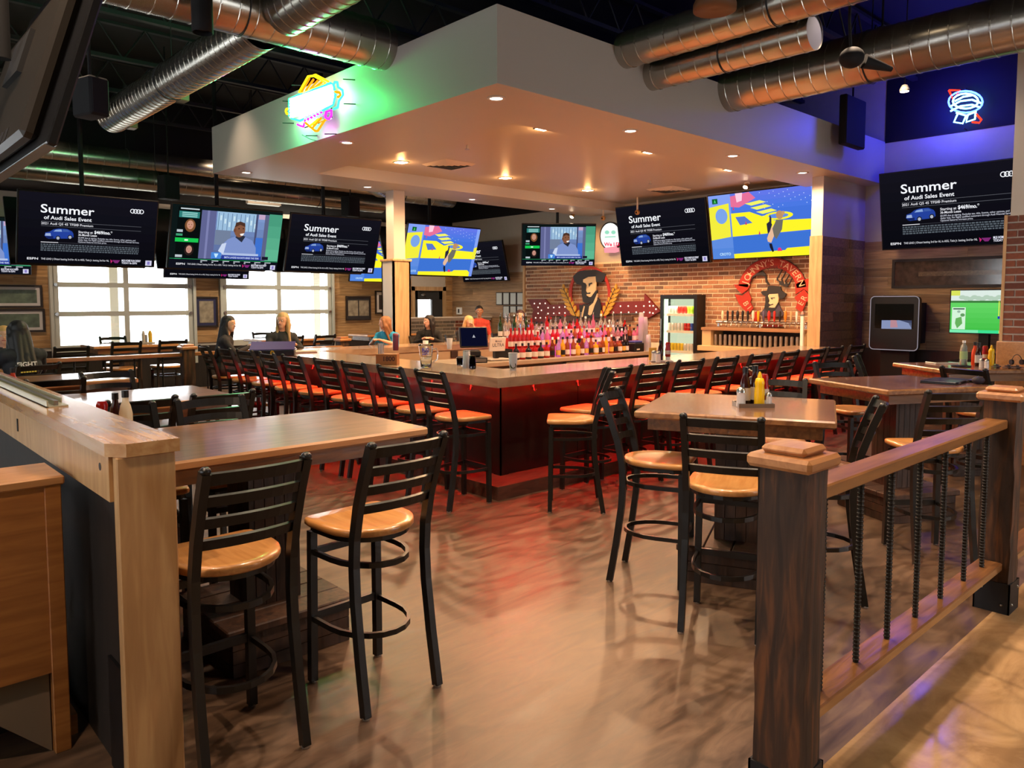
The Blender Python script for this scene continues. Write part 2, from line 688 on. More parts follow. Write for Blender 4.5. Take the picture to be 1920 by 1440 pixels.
# ---- plain walls behind the camera
wr = MB()
for (a, b) in ((-4.5, 5.4), (8.0, XW)):
    wr.box(a, -3.7, 0, b, -3.5, ZC)
for (a, b) in ((5.4, 8.0),):
    wr.box(a, -3.7, 0, b, -3.5, .86)
    wr.box(a, -3.7, 3.1, b, -3.5, ZC)
struct('wall_right', wr, M_beige)
wf = MB()
for (a, b) in ((-3.5, 1.2), (3.8, 5.2), (7.8, YW)):
    wf.box(-4.7, a, 0, -4.5, b, ZC)
for (a, b) in ((1.2, 3.8), (5.2, 7.8)):
    wf.box(-4.7, a, 0, -4.5, b, .86)
    wf.box(-4.7, a, 3.1, -4.5, b, ZC)
struct('wall_front', wf, M_beige)

# ---- plank and brick helpers
def planks(parent, along, fix, a0, a1, z0, z1, h, lmin, lmax, m, depth=0.012, seed=1, sgn=-1):
    """rows of wall planks: along 'x' (wall at y=fix) or 'y' (wall at x=fix)"""
    g = random.Random(seed)
    z = z0
    while z < z1 - 0.02:
        hh = min(h, z1 - z)
        a = a0 - g.random() * lmax * .6
        while a < a1:
            l = g.uniform(lmin, lmax)
            s, e = max(a, a0), min(a + l, a1)
            a += l
            if e - s < 0.04:
                continue
            d = depth + g.random() * 0.004
            c = (s + e) / 2
            w = e - s - 0.003
            if along == 'x':
                MB().box(-w / 2, 0, -hh / 2 + .0015, w / 2, sgn * d, hh / 2 - .0015).build('plank', m, parent, (c, fix, z + hh / 2))
            else:
                MB().box(0, -w / 2, -hh / 2 + .0015, sgn * d, w / 2, hh / 2 - .0015).build('plank', m, parent, (fix, c, z + hh / 2))
        z += hh


def bricks(parent, p0, u, nrm, ulen, z0, z1, m, bl=.2, bh=.06, jt=.02, proud=.012, limit=0, seed=3):
    """running bond on a wall: p0 start (x,y), u unit along, nrm outward; the nearest `limit` are parts, the rest one field"""
    g = random.Random(seed)
    u = Vector((u[0], u[1], 0)); nv = Vector((nrm[0], nrm[1], 0)); p0 = Vector((p0[0], p0[1], 0))
    lst = []
    row = 0
    z = z0
    while z + bh <= z1 + 1e-6:
        a = -(bl + jt) * (0.5 if row % 2 else 0.0)
        while a < ulen:
            s, e = max(a, 0), min(a + bl, ulen)
            a += bl + jt
            if e - s > 0.03:
                lst.append(((s + e) / 2, z + bh / 2, round(e - s, 3)))
        z += bh + jt
        row += 1
    lst.sort(key=lambda q: (p0 + u * q[0] - Vector((0, 0, 0))).length)
    ang = math.atan2(u.y, u.x)
    cache = {}
    fld = MB()
    for i, (a, zc, l) in enumerate(lst):
        pr = proud + g.uniform(-.003, .003)
        c = p0 + u * a + nv * (pr / 2 - .01) + Vector((0, 0, zc))
        if i < limit:
            if l not in cache:
                cache[l] = MB().box(-l / 2, -(.02 + proud) / 2, -bh / 2, l / 2, (.02 + proud) / 2, bh / 2).mesh('brick', m)
            o = obj('brick', cache[l], parent, c, (0, 0, ang))
        else:
            fld.box(-l / 2, -(.02 + proud) / 2, -bh / 2, l / 2, (.02 + proud) / 2, bh / 2, 0, 0, Matrix.Translation(c) @ Matrix.Rotation(ang, 4, 'Z'))
    if fld.v:
        o = fld.build('brick_field', m, parent)
        o['kind'] = 'stuff'


# ---- window wall with two glazed roll-up doors and an exit door
D0, D1, D2, DX = (-3.0, -.5), (3.18, 5.62), (6.22, 8.72), (11.05, 11.92)
DZ0, DZ1 = 0.86, 3.10
wb = MB()
T = 0.25
for (a, b) in ((-4.5, D0[0]), (D0[1], D1[0]), (D1[1], D2[0]), (D2[1], DX[0]), (DX[1], XW + .3)):
    wb.box(a, YW, 0, b, YW + T, 3.62)
for (a, b) in (D0, D1, D2):
    wb.box(a, YW, 0, b, YW + T, DZ0)
    wb.box(a, YW, DZ1, b, YW + T, 3.62)
wb.box(DX[0], YW, 2.02, DX[1], YW + T, 3.62)
wall_l = struct('wall_left', wb, M_beige, 'beige and plank wall with two glazed roll-up doors')
MB().box(-4.5, YW - .01, 3.62, XW, YW + T, ZC).build('upper_wall', M_black, wall_l)
for i, (a, b) in enumerate(((-1.5, D1[0] - .06), (D1[1] + .06, D2[0] - .06), (D2[1] + .06, DX[0] - .1), (DX[1] + .1, XW))):
    planks(wall_l, 'x', YW, a, b, .9, 2.42, .14, .9, 2.2, M_plank, seed=10 + i)
for (a, b) in ((-4.5, DX[0] - .1), (DX[1] + .1, XW)):
    MB().box(a, YW - .03, 0, b, YW, .84).build('wainscot', M_wains, wall_l)

m, nt, b_ = _new('window_pane')
nt.nodes.clear()
tr = nt.nodes.new('ShaderNodeBsdfTransparent')
gl = nt.nodes.new('ShaderNodeBsdfGlossy')
gl.inputs['Roughness'].default_value = 0.02
mxs = nt.nodes.new('ShaderNodeMixShader')
mxs.inputs[0].default_value = 0.12
outn = nt.nodes.new('ShaderNodeOutputMaterial')
nt.links.new(tr.outputs[0], mxs.inputs[1]); nt.links.new(gl.outputs[0], mxs.inputs[2]); nt.links.new(mxs.outputs[0], outn.inputs[0])
M_pane = m

def rollup(wi, a, b, label, loc=(0, 0, 0), rz=0):
    fr = MB()
    fr.box(a, YW - .04, DZ0, a + .09, YW + .1, DZ1)
    fr.box(b - .09, YW - .04, DZ0, b, YW + .1, DZ1)
    fr.box(a, YW - .06, DZ0 - .05, b, YW + .1, DZ0 + .07)
    fr.box(a, YW - .04, DZ1 - .06, b, YW + .1, DZ1)
    w = struct('window_%d' % wi, fr, M_alum, label)
    w.location = loc
    w.rotation_euler = (0, 0, rz)
    mid = (a + b) / 2
    zs = [DZ0 + .07, 1.50, 2.03, 2.56, DZ1 - .06]
    MB().box(mid - .045, YW - .02, DZ0 + .07, mid + .045, YW + .08, DZ1 - .06).build('mullion', M_alum, w)
    for z in zs[1:4]:
        MB().box(a + .09, YW - .025, z - .045, b - .09, YW + .085, z + .045).build('rail', M_alum, w)
    for k in range(4):
        for (p, q) in ((a + .09, mid - .045), (mid + .045, b - .09)):
            MB().box(p, YW + .02, zs[k], q, YW + .026, zs[k + 1]).build('pane', M_pane, w)
    # side tracks
    for x in (a - .03, b + .03):
        MB().box(x - .025, YW - .09, .5, x + .025, YW - .04, 3.3).build('track', M_alum, w)
    for x in (a + .045, b - .045):
        for z in (1.5, 2.03, 2.56):
            MB().cyl((x, YW - .07, z), (x, YW - .03, z), .03, n=8).build('roller', M_steel, w)

rollup(1, D1[0], D1[1], 'glazed roll-up door nearer the left picture edge')
rollup(2, D2[0], D2[1], 'glazed roll-up door behind the two seated people')
rollup(3, D0[0], D0[1], 'added glazed roll-up door past the left picture edge, for daylight')  # added out of view to let in more daylight
# two more added for daylight in the unseen wall behind the camera (local x -> world y)
rollup(4, 1.2, 3.8, 'added unseen glazed roll-up door in the wall behind the booth', (YW - 4.5, 0, 0), PI / 2)
rollup(5, 5.2, 7.8, 'second added unseen glazed roll-up door in the wall behind the booth', (YW - 4.5, 0, 0), PI / 2)

rollup(6, -8.0, -5.4, 'added unseen glazed roll-up door in the entrance side wall', (0, YW - 3.5, 0), PI)  # added out of view so daylight reaches the soffit's right face

# exit door: dark frame, bright glass, pine casing
M_frame = mat('dark_door_frame', (52, 54, 54), 0.5)
fr = MB()
fr.box(DX[0], YW, 0, DX[0] + .1, YW + .08, 2.0)
fr.box(DX[1] - .1, YW, 0, DX[1], YW + .08, 2.0)
fr.box(DX[0], YW, 1.78, DX[1], YW + .08, 2.0)
fr.box(DX[0], YW, 0, DX[1], YW + .08, .25)
dr = struct('door_1', fr, M_frame, 'dark framed glass exit door in the far corner')
MB().box(DX[0] + .1, YW + .03, .25, DX[1] - .1, YW + .036, 1.78).build('pane', M_pane, dr)
MB().box(11.58, YW - .01, .25, DX[1] - .1, YW + .06, 1.78).build('side_light_panel', M_frame, dr)
cs = MB()
cs.box(DX[0] - .1, YW - .03, 0, DX[0], YW, 2.1)
cs.box(DX[1], YW - .03, 0, DX[1] + .1, YW, 2.1)
cs.box(DX[0] - .1, YW - .03, 2.0, DX[1] + .1, YW, 2.1)
cs.build('casing', M_trim, dr)
MB().sph((11.3, YW - .03, 1.9), (.07, .02, .03)).build('door_closer', M_steel, dr)

# outside: ground, patio roof, posts
struct('ground_outside', MB().box(-6, YW + T, -.15, 20, YW + 14, -.05), mat('patio_concrete', (176, 176, 170), 0.9), 'pale patio concrete outside the roll-up doors')
struct('roof_patio', MB().box(0, YW + T, 2.72, 11, YW + 3.4, 2.8), mat('patio_soffit', (170, 160, 140), 0.8), 'patio roof seen through the tops of the doors')
for (px_, l) in ((212, 'pale patio post outside the first roll-up door'), (592, 'pale patio post outside the second roll-up door')):
    p = ony(px_, 560, YW + 3.0)
    t = thing('patio_post', l, 'post', (p.x, YW + 3.0, -.05))
    MB().box(-.09, -.09, 0, .09, .09, 2.77, b=.01).build('shaft', M_beige, t)
    MB().box(-.13, -.13, 0, .13, .13, .12, b=.01).build('base', M_beige, t)

# ---- back wall
BZ1 = 2.55
bw = MB().box(XW, -3.5, 0, XW + .2, YW, ZC)
wall_b = struct('wall_back', bw, M_beige, 'back wall with brick behind the bar, planks and beige paint')
MB().box(XW - .008, -3.5, 4.15, XW, SOY, ZC, 0).build('upper_wall', mat('navy_black_paint', (14, 14, 26), 0.75), wall_b)
MB().box(XW - .008, SOY1, 3.75, XW, YW, ZC, 0).build('upper_wall', M_black, wall_b)
MB().box(XW - .012, 5.24, 0, XW, 12.77, BZ1).build('mortar_bed', M_mortar, wall_b)
bricks(wall_b, (XW - .012, 5.26), (0, 1), (-1, 0), 7.5, .93, BZ1, M_brick, limit=300)
MB().box(XW - .05, 12.77, 0, XW, 12.83, 3.5).build('corner_strip', M_trim, wall_b)
planks(wall_b, 'y', XW, 12.83, YW, .9, 2.42, .14, .8, 2.0, M_plank2, seed=21)
planks(wall_b, 'y', XW, 1.2, 5.07, 1.0, 2.66, .138, .7, 1.9, M_plank2, seed=22)
MB().box(XW - .035, -3.5, 0, XW, 5.07, 1.0).build('wainscot', M_wains, wall_b)
MB().box(XW - .03, 12.83, 0, XW, YW, .84).build('wainscot', M_wains, wall_b)

# wing wall at the bar's right end
ww = MB().box(10.8, 5.07, 0, XW, 5.24, SOZ)
wing = struct('wall_wing', ww, M_white, 'short wing wall at the end of the bar clad in planks')
planks(wing, 'x', 5.07, 10.8, XW, .05, 2.68, .138, .5, 1.2, M_plank2, seed=31)
planks(wing, 'y', 10.8, 5.055, 5.25, .0, 2.68, 2.68, .3, .4, M_trim, seed=32, depth=.014)

# ---- soffit over the bar
sb = MB()
x0, y0, x1, y1, zb, zt = SOX, SOY, SOX1, SOY1, SOZ, SOT
tx0, ty0, tx1, ty1, tz = 5.35, 5.75, SOX1, 9.85, 3.70
V = [(x0, y0, zb), (x1, y0, zb), (x1, y1, zb), (x0, y1, zb), (x0, y0, zt), (x1, y0, zt), (x1, y1, zt), (x0, y1, zt),
     (tx0, ty0, zb), (tx1, ty0, zb), (tx1, ty1, zb), (tx0, ty1, zb), (tx0, ty0, tz), (tx1, ty0, tz), (tx1, ty1, tz), (tx0, ty1, tz)]
sb.add(V, [(0, 1, 5, 4), (2, 3, 7, 6), (3, 0, 4, 7), (4, 5, 6, 7),
           (0, 8, 9, 1), (0, 3, 11, 8), (3, 2, 10, 11),
           (8, 12, 13, 9), (8, 11, 15, 12), (11, 10, 14, 15), (12, 15, 14, 13)])
soff = struct('ceiling_soffit', sb, M_soff, 'white dropped soffit over the bar with a shallow tray')

# column under the soffit's far edge
cb = MB().box(-.11, -.11, 0, .11, .11, SOZ)
colm = struct('column', cb, M_white, 'column under the soffit, wood wrapped below')
colm.location = (7.14, 10.55, 0)
for i in range(4):
    a = i * PI / 2
    MB().box(-.17, -.17, 0, .17, -.14, 2.38).build('cladding_board', M_trim if i != 3 else mat('pale_board', (205, 205, 195), .6), colm, (0, 0, 0), (0, 0, a))
MB().box(-.19, -.19, 2.38, .19, .19, 2.42, b=.008).build('cap', M_trim, colm)

# brick pillar on the right
PX, PY = 9.3, 2.40
pb = MB()
pb.box(PX, PY - 1.0, 0, PX + .5, PY, 1.30)
pb.box(PX + .03, PY - 1.0, 2.63, PX + .5, PY - .045, ZC)
pb.box(PX + .012, PY - .985, 1.30, PX + .49, PY - .015, 2.63)
pil = struct('pillar', pb, [M_white], 'square pillar with red brick between wood base and white top')
pl = MB().box(PX - .02, PY - 1.02, 0, PX + .52, PY + .02, 1.30, b=.006)
pl.build('base_cladding', M_edge, pil)
MB().box(PX + .004, PY - .99, 1.30, PX + .48, PY - .02, 2.62).build('mortar_bed', M_mortar2, pil)
MB().box(PX - .012, PY - .03, 1.30, PX + .5, PY, 2.63).build('corner_strip', M_trim, pil)
bricks(pil, (PX + .004, PY - .98), (0, 1), (-1, 0), .95, 1.31, 2.62, M_brick2, limit=120, bl=.2, bh=.062, jt=.016)

# far brick half wall
hw = MB().box(9.75, 14.0, 0, XW, 14.18, 1.33)
half = struct('wall_half', hw, M_mortar2, 'low brick half wall in front of the exit door')
bricks(half, (9.77, 14.0), (1, 0), (0, -1), 1.34, .5, 1.30, M_brick3, limit=0, seed=5)
bricks(half, (11.13, 14.0), (1, 0), (0, -1), 1.1, .5, 1.30, M_brick2, limit=0, seed=6)
MB().box(9.7, 13.95, 1.33, XW, 14.22, 1.37, b=.006).build('coping', M_white, half)

# ---- recessed lights
def downlight(label, x, y, z, rnd_=True, power=30, col=(255, 214, 170)):
    t = thing('recessed_light', label, 'ceiling light', (x, y, z), 0, 'recessed lights in the bar soffit')
    if rnd_:
        MB().lathe([(.055, 0), (.085, 0), (.085, -.006), (.06, -.010), (.055, 0)], 20, mi=0, capb=False, capt=False).build('trim_ring', M_white, t)
        MB().lathe([(.057, -.004), (.057, -.003)], 20).build('lens', M_dlw, t)
    else:
        b = MB()
        for a in range(4):
            b.box(-.085, -.085, -.008, .085, -.055, 0, 0, 0, Matrix.Rotation(a * PI / 2, 4, 'Z'))
        b.build('trim_ring', M_white, t)
        MB().box(-.07, -.07, -.012, .07, .07, -.008).build('lens', M_dl, t)
    light('lamp', 'SPOT', (0, 0, -.02), power, col, size=.05, spot=160, blend=.45, parent=t, rot=(0, 0, 0))
    if not rnd_:
        light('lens_spill', 'POINT', (0, 0, -.07), 5, (255, 180, 110), size=.05, parent=t)  # extra point light added to brighten the tray around the lens
    return t


OT = ['', 'first', 'second', 'third', 'fourth', 'fifth', 'sixth', 'seventh', 'eighth', 'ninth', 'tenth', 'eleventh', 'twelfth', 'thirteenth', 'fourteenth', 'fifteenth', 'sixteenth', 'seventeenth', 'eighteenth', 'nineteenth', 'twentieth']
OT += ['twenty-' + w for w in OT[1:10]] + ['thirtieth'] + ['thirty-' + w for w in OT[1:10]]
oc = ['first', 'second', 'third', 'fourth', 'fifth', 'sixth', 'seventh', 'eighth', 'ninth', 'tenth', 'eleventh', 'twelfth', 'thirteenth', 'fourteenth', 'fifteenth']
for i, x in enumerate((4.57, 6.47, 8.49, 10.31)):
    downlight('%s round recessed light along the soffit side facing the pub tables' % oc[i] if i else 'round recessed light nearest the soffit corner', x, 5.15, SOZ, True, 80)
downlight('round recessed light below the neon sign, soffit left side', 4.57, 7.71, SOZ, True, 55)
for i, x in enumerate((4.57, 6.54, 8.68, 10.7)):
    downlight('%s round recessed light along the far soffit edge, counted from the left' % oc[i], x, 10.43, SOZ, True, 50)
for j, y in enumerate((6.23, 9.08)):
    for i, x in enumerate((6.25, 8.25, 10.22)):
        downlight('%s square glowing recessed light in the %s row of the soffit tray' % (oc[i], ['near', 'far'][j]), x, y, tz, False, 380, (255, 202, 150))
for (x, y, l) in ((11.5, 6.7, 'small gold wall-wash light in front of the yellow and blue screen'), (11.5, 10.6, 'small gold wall-wash light above the studio presenter screen')):
    t = thing('wall_wash_light', l, 'ceiling light', (x, y, tz if y < 9.8 else SOZ))
    MB().cyl((0, 0, 0), (0, 0, -.03), .045, .05, n=14).build('base', M_white, t)
    MB().cyl((0, 0, -.03), (-.05, 0, -.09), .035, .045, n=14).build('head', mat('gold_trim', (190, 140, 70), .3, .8), t)
    MB().cyl((-.05, 0, -.09), (-.0505, 0, -.0906), .038, n=14).build('lens', M_dl, t)
    light('lamp', 'SPOT', (-.06, 0, -.11), 60, (255, 190, 120), target=(.7, 0, -1.5), size=.04, spot=120, blend=.8, parent=t)

# ceiling vents and sprinkler heads in the tray
for (x, y, l) in ((6.85, 8.75, 'square ceiling air diffuser between recessed lights'), (11.2, 8.05, 'square ceiling air diffuser near the bar screens')):
    t = thing('ceiling_vent', l, 'vent', (x, y, tz))
    for k in range(4):
        r_ = .28 - k * .065
        b = MB()
        for a in range(4):
            b.add([(-r_, -r_, 0), (r_, -r_, 0), (r_ - .05, -r_ + .05, -.03), (-r_ + .05, -r_ + .05, -.03)], [(0, 1, 2, 3)], 0, False, Matrix.Rotation(a * PI / 2, 4, 'Z'))
        b.build('louver', M_white, t)
    MB().box(-.27, -.27, -.003, .27, .27, -.001).build('throat', M_black, t)
for (x, y, l) in ((6.2, 7.54, 'sprinkler head in the middle of the soffit tray'), (10.2, 7.7, 'sprinkler head farther back in the soffit tray')):
    t = thing('sprinkler_head', l, 'sprinkler', (x, y, tz))
    MB().cyl((0, 0, 0), (0, 0, -.05), .015, n=8).build('stem', M_white, t)
    MB().cyl((0, 0, -.05), (0, 0, -.055), .03, n=12).build('deflector', M_steel, t)

# ---- ducts
def duct(label, p0, p1, r, name='round_duct', seam=.16, cap0=False, cap1=False):
    p0, p1 = Vector(p0), Vector(p1)
    d = (p1 - p0)
    L = d.length
    t = thing(name, label, 'duct', p0)
    Mq = d.to_track_quat('Z', 'Y').to_matrix().to_4x4()
    b = MB()
    n = max(2, int(L / seam))
    b.lathe([(r, 0), (r, L)], 32, mi=0, M=Mq, capb=False, capt=False)
    for i in range(n):
        z = L * (i + .5) / n
        b.lathe([(r, z - .008), (r + .005, z - .004), (r + .005, z + .004), (r, z + .008)], 32, mi=0, sm=False, M=Mq, capb=False, capt=False)
    b.build('shell', M_duct, t)
    e = MB()
    if cap0:
        e.lathe([(r * .995, .01), (r * .995, .012)], 32, M=Mq)
        e.build('end_cap', mat('duct_cap', (62, 66, 84), .6, .0), t)
    e = MB()
    if cap1:
        e.lathe([(r * .995, L - .012), (r * .995, L - .01)], 32, M=Mq)
        e.build('end_cap', MATS.get('duct_cap') or mat('duct_cap', (62, 66, 84), .6, .0), t)
    for k in range(max(1, int(L / 2.5))):
        c = p0 + d * ((k + .5) / max(1, int(L / 2.5))) - p0
        MB().cyl(c + Vector((0, 0, r)), c + Vector((0, 0, ZC - p0.z)), .006, n=5).build('hanger', M_joist, t)
        MB().tube([(Mq @ Vector((math.cos(q) * (r + .008), math.sin(q) * (r + .008), 0))) + c for q in [i * PI / 12 for i in range(24)]], .005, n=4, closed=True).build('strap', M_joist, t)
    return t


c2 = onx(722, 88, SOX)
ZD = c2.z
duct('large duct running into the soffit side beside the green neon sign', (SOX + .0, c2.y, ZD), (1.35, c2.y, ZD), .225, cap1=True)
# long diagonal duct (runs away to the left, under the cross duct)
pA = onz(690, -35, ZD - .02); pB = onz(182, 216, ZD - .02)
xd = (pA.x + pB.x) / 2
duct('silver duct branch rising to the top picture edge from the cross duct', (xd, pA.y - 1.5, ZD - .02), (xd, c2.y - .235, ZD - .02), .20, seam=.12)
Y0d = c2.y + .235
dd = duct('long silver duct sloping away across the upper left with grilles in its side', (xd, Y0d, ZD - .02), (xd, pB.y, ZD - .02), .20, seam=.12, cap1=True)
for (yy) in (0.35, 2.2):
    L = pB.y - Y0d
    MB().box(.06, L - yy - .16, -.205, .17, L - yy, -.10, b=.01).build('side_grille', mat('grille_tan', (120, 104, 84), .5, .4), dd)
p3, p3b, p4 = ony(1172, 95, SOY), ony(1222, 136, SOY), ony(1368, 168, SOY)
duct('upper silver duct coming out of the soffit on the right', (p3.x, SOY, p3.z), (p3.x, -1.5, p3.z), .17)
duct('short capped duct stub below the upper right duct', (p3b.x, SOY, p3b.z - .03), (p3b.x, 3.1, p3b.z - .03), .15, cap1=True)
duct('wide silver duct running to the upper right corner', (p4.x, SOY, p4.z), (p4.x, -1.5, p4.z), .25)
# far ducts along the window wall
for (a, b, rr, l) in (((210, 299), (390, 318), .20, 'higher long duct above the hanging screens'), ((240, 335), (395, 350), .17, 'lower long duct above the hanging screens')):
    Yd = 14.2 if rr == .2 else 13.2
    q = ony(a[0], a[1], Yd)
    duct(l, (-3.0, Yd, q.z), (11.2 if rr == .2 else 8.6, Yd, q.z), rr, seam=.25, cap1=True)
q = ony(860, 375, 12.4)
duct('duct angling toward the far corner behind the soffit column', (6.8, 11.25, q.z + .12), (8.3, 12.75, q.z + .15), .22, seam=.14, cap0=True)

# ================================================================== unseen track spots: some read off floor shadows, others added to brighten
def track_spot(label, x, y, z, target, power, col=(255, 222, 190), spot=95, size=.06):
    t = thing('track_spot', label, 'spotlight', (x, y, z), 0, 'track spots over the tables')
    MB().cyl((0, 0, .1), (0, 0, ZC - z), .012, n=6).build('stem', M_black, t)
    d = (Vector(target) - Vector((x, y, z))).normalized()
    MB().cyl(-d * .1, d * .08, .055, .065, n=16).build('head', M_black, t)
    MB().cyl((0, 0, .12), (0, 0, 0), .016, n=6).build('yoke', M_black, t)
    MB().cyl(d * .08, d * .083, .055, n=16).build('lens', M_dl, t)
    light('lamp', 'SPOT', d * .1, power, col, target=d * 1.0, size=size, spot=spot, blend=.6, parent=t)


track_spot('track spot over the first long table', 0.7, 3.6, 4.7, (1.6, 3.0, 0), 330)
track_spot('added unseen track spot over the second long table', 1.2, 6.2, 4.7, (1.6, 5.8, 0), 220)
track_spot('added unseen track spot over the aisle by the bar corner', 2.6, 3.9, 4.7, (2.8, 3.0, 0), 230)
track_spot('added unseen track spot over the first pub table', 4.3, 3.1, 4.7, (4.2, 2.3, 0), 360)
track_spot('added unseen track spot over the second pub table', 6.6, 2.9, 4.7, (6.4, 2.3, 0), 260)
track_spot('added unseen track spot over the back pub table', 9.0, 3.6, 4.7, (9.2, 2.4, .6), 160)
track_spot('track spot over the near railing', 3.3, 1.75, 4.7, (3.5, 1.2, 0), 300, size=.03)
track_spot('added unseen track spot over the booth by the half wall', -.4, 1.6, 4.7, (.6, 3.0, .8), 260)
track_spot('added unseen track spot over the walkway farther right', 5.2, -1.4, 4.7, (4.6, -.2, 0), 320)
track_spot('added unseen track spot in front of the hanging screens', 4.0, 9.9, 5.0, (2.0, 9.5, 0), 260)

track_spot('added unseen track spot facing the left window wall', 2.0, 13.2, 4.9, (2.6, 15.4, 1.4), 260)  # this and the next wall-facing spots are added to brighten the far wall
track_spot('added unseen track spot facing the wall between the roll-up doors', 6.0, 13.4, 4.9, (6.2, 15.4, 1.4), 220)
track_spot('added unseen track spot facing the framed pictures near the exit', 9.8, 13.2, 4.9, (10.2, 15.3, 1.4), 260)

# ================================================================== bar counter
BX, BY, BX1, BY1, BZ, BWD = 4.27, 4.80, 10.78, 9.75, 1.07, 0.65
bar = thing('bar_counter', 'long corner bar counter with tan plank top and dark red front', 'bar', (BX, BY, 0))
bar_parts = []


def bpart(mb, name, m):
    o = mb.build(name, m, bar, (-BX, -BY, 0))
    o.location = (-BX, -BY, 0)
    return o


t_ = .085
bt = MB().prism([(BX, BY), (BX1, BY), (BX1, BY + BWD), (BX + BWD, BY + BWD)], BZ - t_, BZ)
bpart(bt, 'top_section', M_bar)
bt = MB().prism([(BX, BY), (BX + BWD, BY + BWD), (BX + BWD, BY1 - BWD), (BX, BY1)], BZ - t_, BZ)
M_bar2 = wood('bar_top_side', (140, 114, 90), (176, 148, 120), (3, 1.2, 3), 0.24, coat=0.5, bump=0.02, stain=0.12)
bpart(bt, 'top_section', M_bar2)
bt = MB().prism([(BX, BY1), (BX + BWD, BY1 - BWD), (10.9, BY1 - BWD), (10.9, BY1)], BZ - t_, BZ)
bpart(bt, 'top_section', M_bar)
OV = .34
# carcass
cb = MB()
cb.box(BX + OV + .02, BY + OV + .02, .0, BX1, BY + BWD - .02, BZ - t_)
cb.box(BX + OV + .02, BY + OV + .021, .0, BX + BWD - .02, BY1 - OV - .021, BZ - t_)
cb.box(BX + OV + .02, BY1 - BWD + .02, .0, 10.9, BY1 - OV - .02, BZ - t_)
bpart(cb, 'carcass', mat('bar_inner_panel', (176, 150, 118), .6, noise=.05))
# front panels (separate boards)
x = BX + OV
while x < BX1 - .1:
    e = min(x + 1.05, BX1)
    bpart(MB().box(x + .004, BY + OV, .12, e - .004, BY + OV + .02, BZ - t_, b=.003), 'front_panel', M_barbody)
    x = e
y = BY + OV
while y < BY1 - OV - .1:
    e = min(y + 1.05, BY1 - OV)
    bpart(MB().box(BX + OV, y + .004, .12, BX + OV + .02, e - .004, BZ - t_, b=.003), 'front_panel', M_barbody)
    y = e
for (x, y) in ((BX + OV - .012, BY + OV - .012),):
    bpart(MB().box(x, y, .12, x + .1, y + .012, BZ - t_), 'corner_board', M_barbody)
    bpart(MB().box(x, y, .12, x + .012, y + .1, BZ - t_), 'corner_board', M_barbody)
# foot ledge
M_kick = wood('kick_wood', (70, 40, 30), (100, 60, 44), (2, 8, 8), .45, coat=.2)
bpart(MB().prism([(BX + .02, BY + .02), (BX1, BY + .02), (BX1, BY + OV + .02), (BX + OV + .02, BY + OV + .02)], 0, .12), 'foot_ledge', M_kick)
bpart(MB().prism([(BX + .02, BY + .02), (BX + OV + .02, BY + OV + .02), (BX + OV + .02, BY1 - OV), (BX + .02, BY1 - .02)], 0, .12), 'foot_ledge', M_kick)
# purse hooks
hk = MB()
hk.tube([(0, 0, .03), (-.012, 0, .03), (-.014, 0, .0), (-.02, 0, -.03), (-.04, 0, -.034), (-.05, 0, -.015)], .005, n=6)
hk.box(-.004, -.012, .0, 0, .012, .05)
hkm = hk.mesh('hook', M_steel)
for i in range(7):
    o = obj('hook', hkm, bar, (BX + OV - BX, .75 + i * .62, .91))
for i in range(9):
    o = obj('hook', hkm, bar, (.75 + i * .62, OV, .91), (0, 0, PI / 2))
# red light strip under the overhang
M_led = emit('red_led', (255, 9, 6), 160.0)
led = MB()
led.box(BX + .20, BY + .24, BZ - t_ - .012, BX1, BY + .255, BZ - t_ - .002)
led.box(BX + .20, BY + .24, BZ - t_ - .012, BX + .215, BY1 - .3, BZ - t_ - .002)
bpart(led, 'light_strip', M_led)
# outlets on the inside of the far leg
for (x, z, w, h) in ((7.15, .87, .13, .1), (7.0, .68, .3, .1), (5.9, .72, .3, .06)):
    bpart(MB().box(x, BY1 - BWD + .0, z, x + w, BY1 - BWD + .02, z + h), 'outlet_cover', mat('dark_cover', (52, 36, 28), .5))

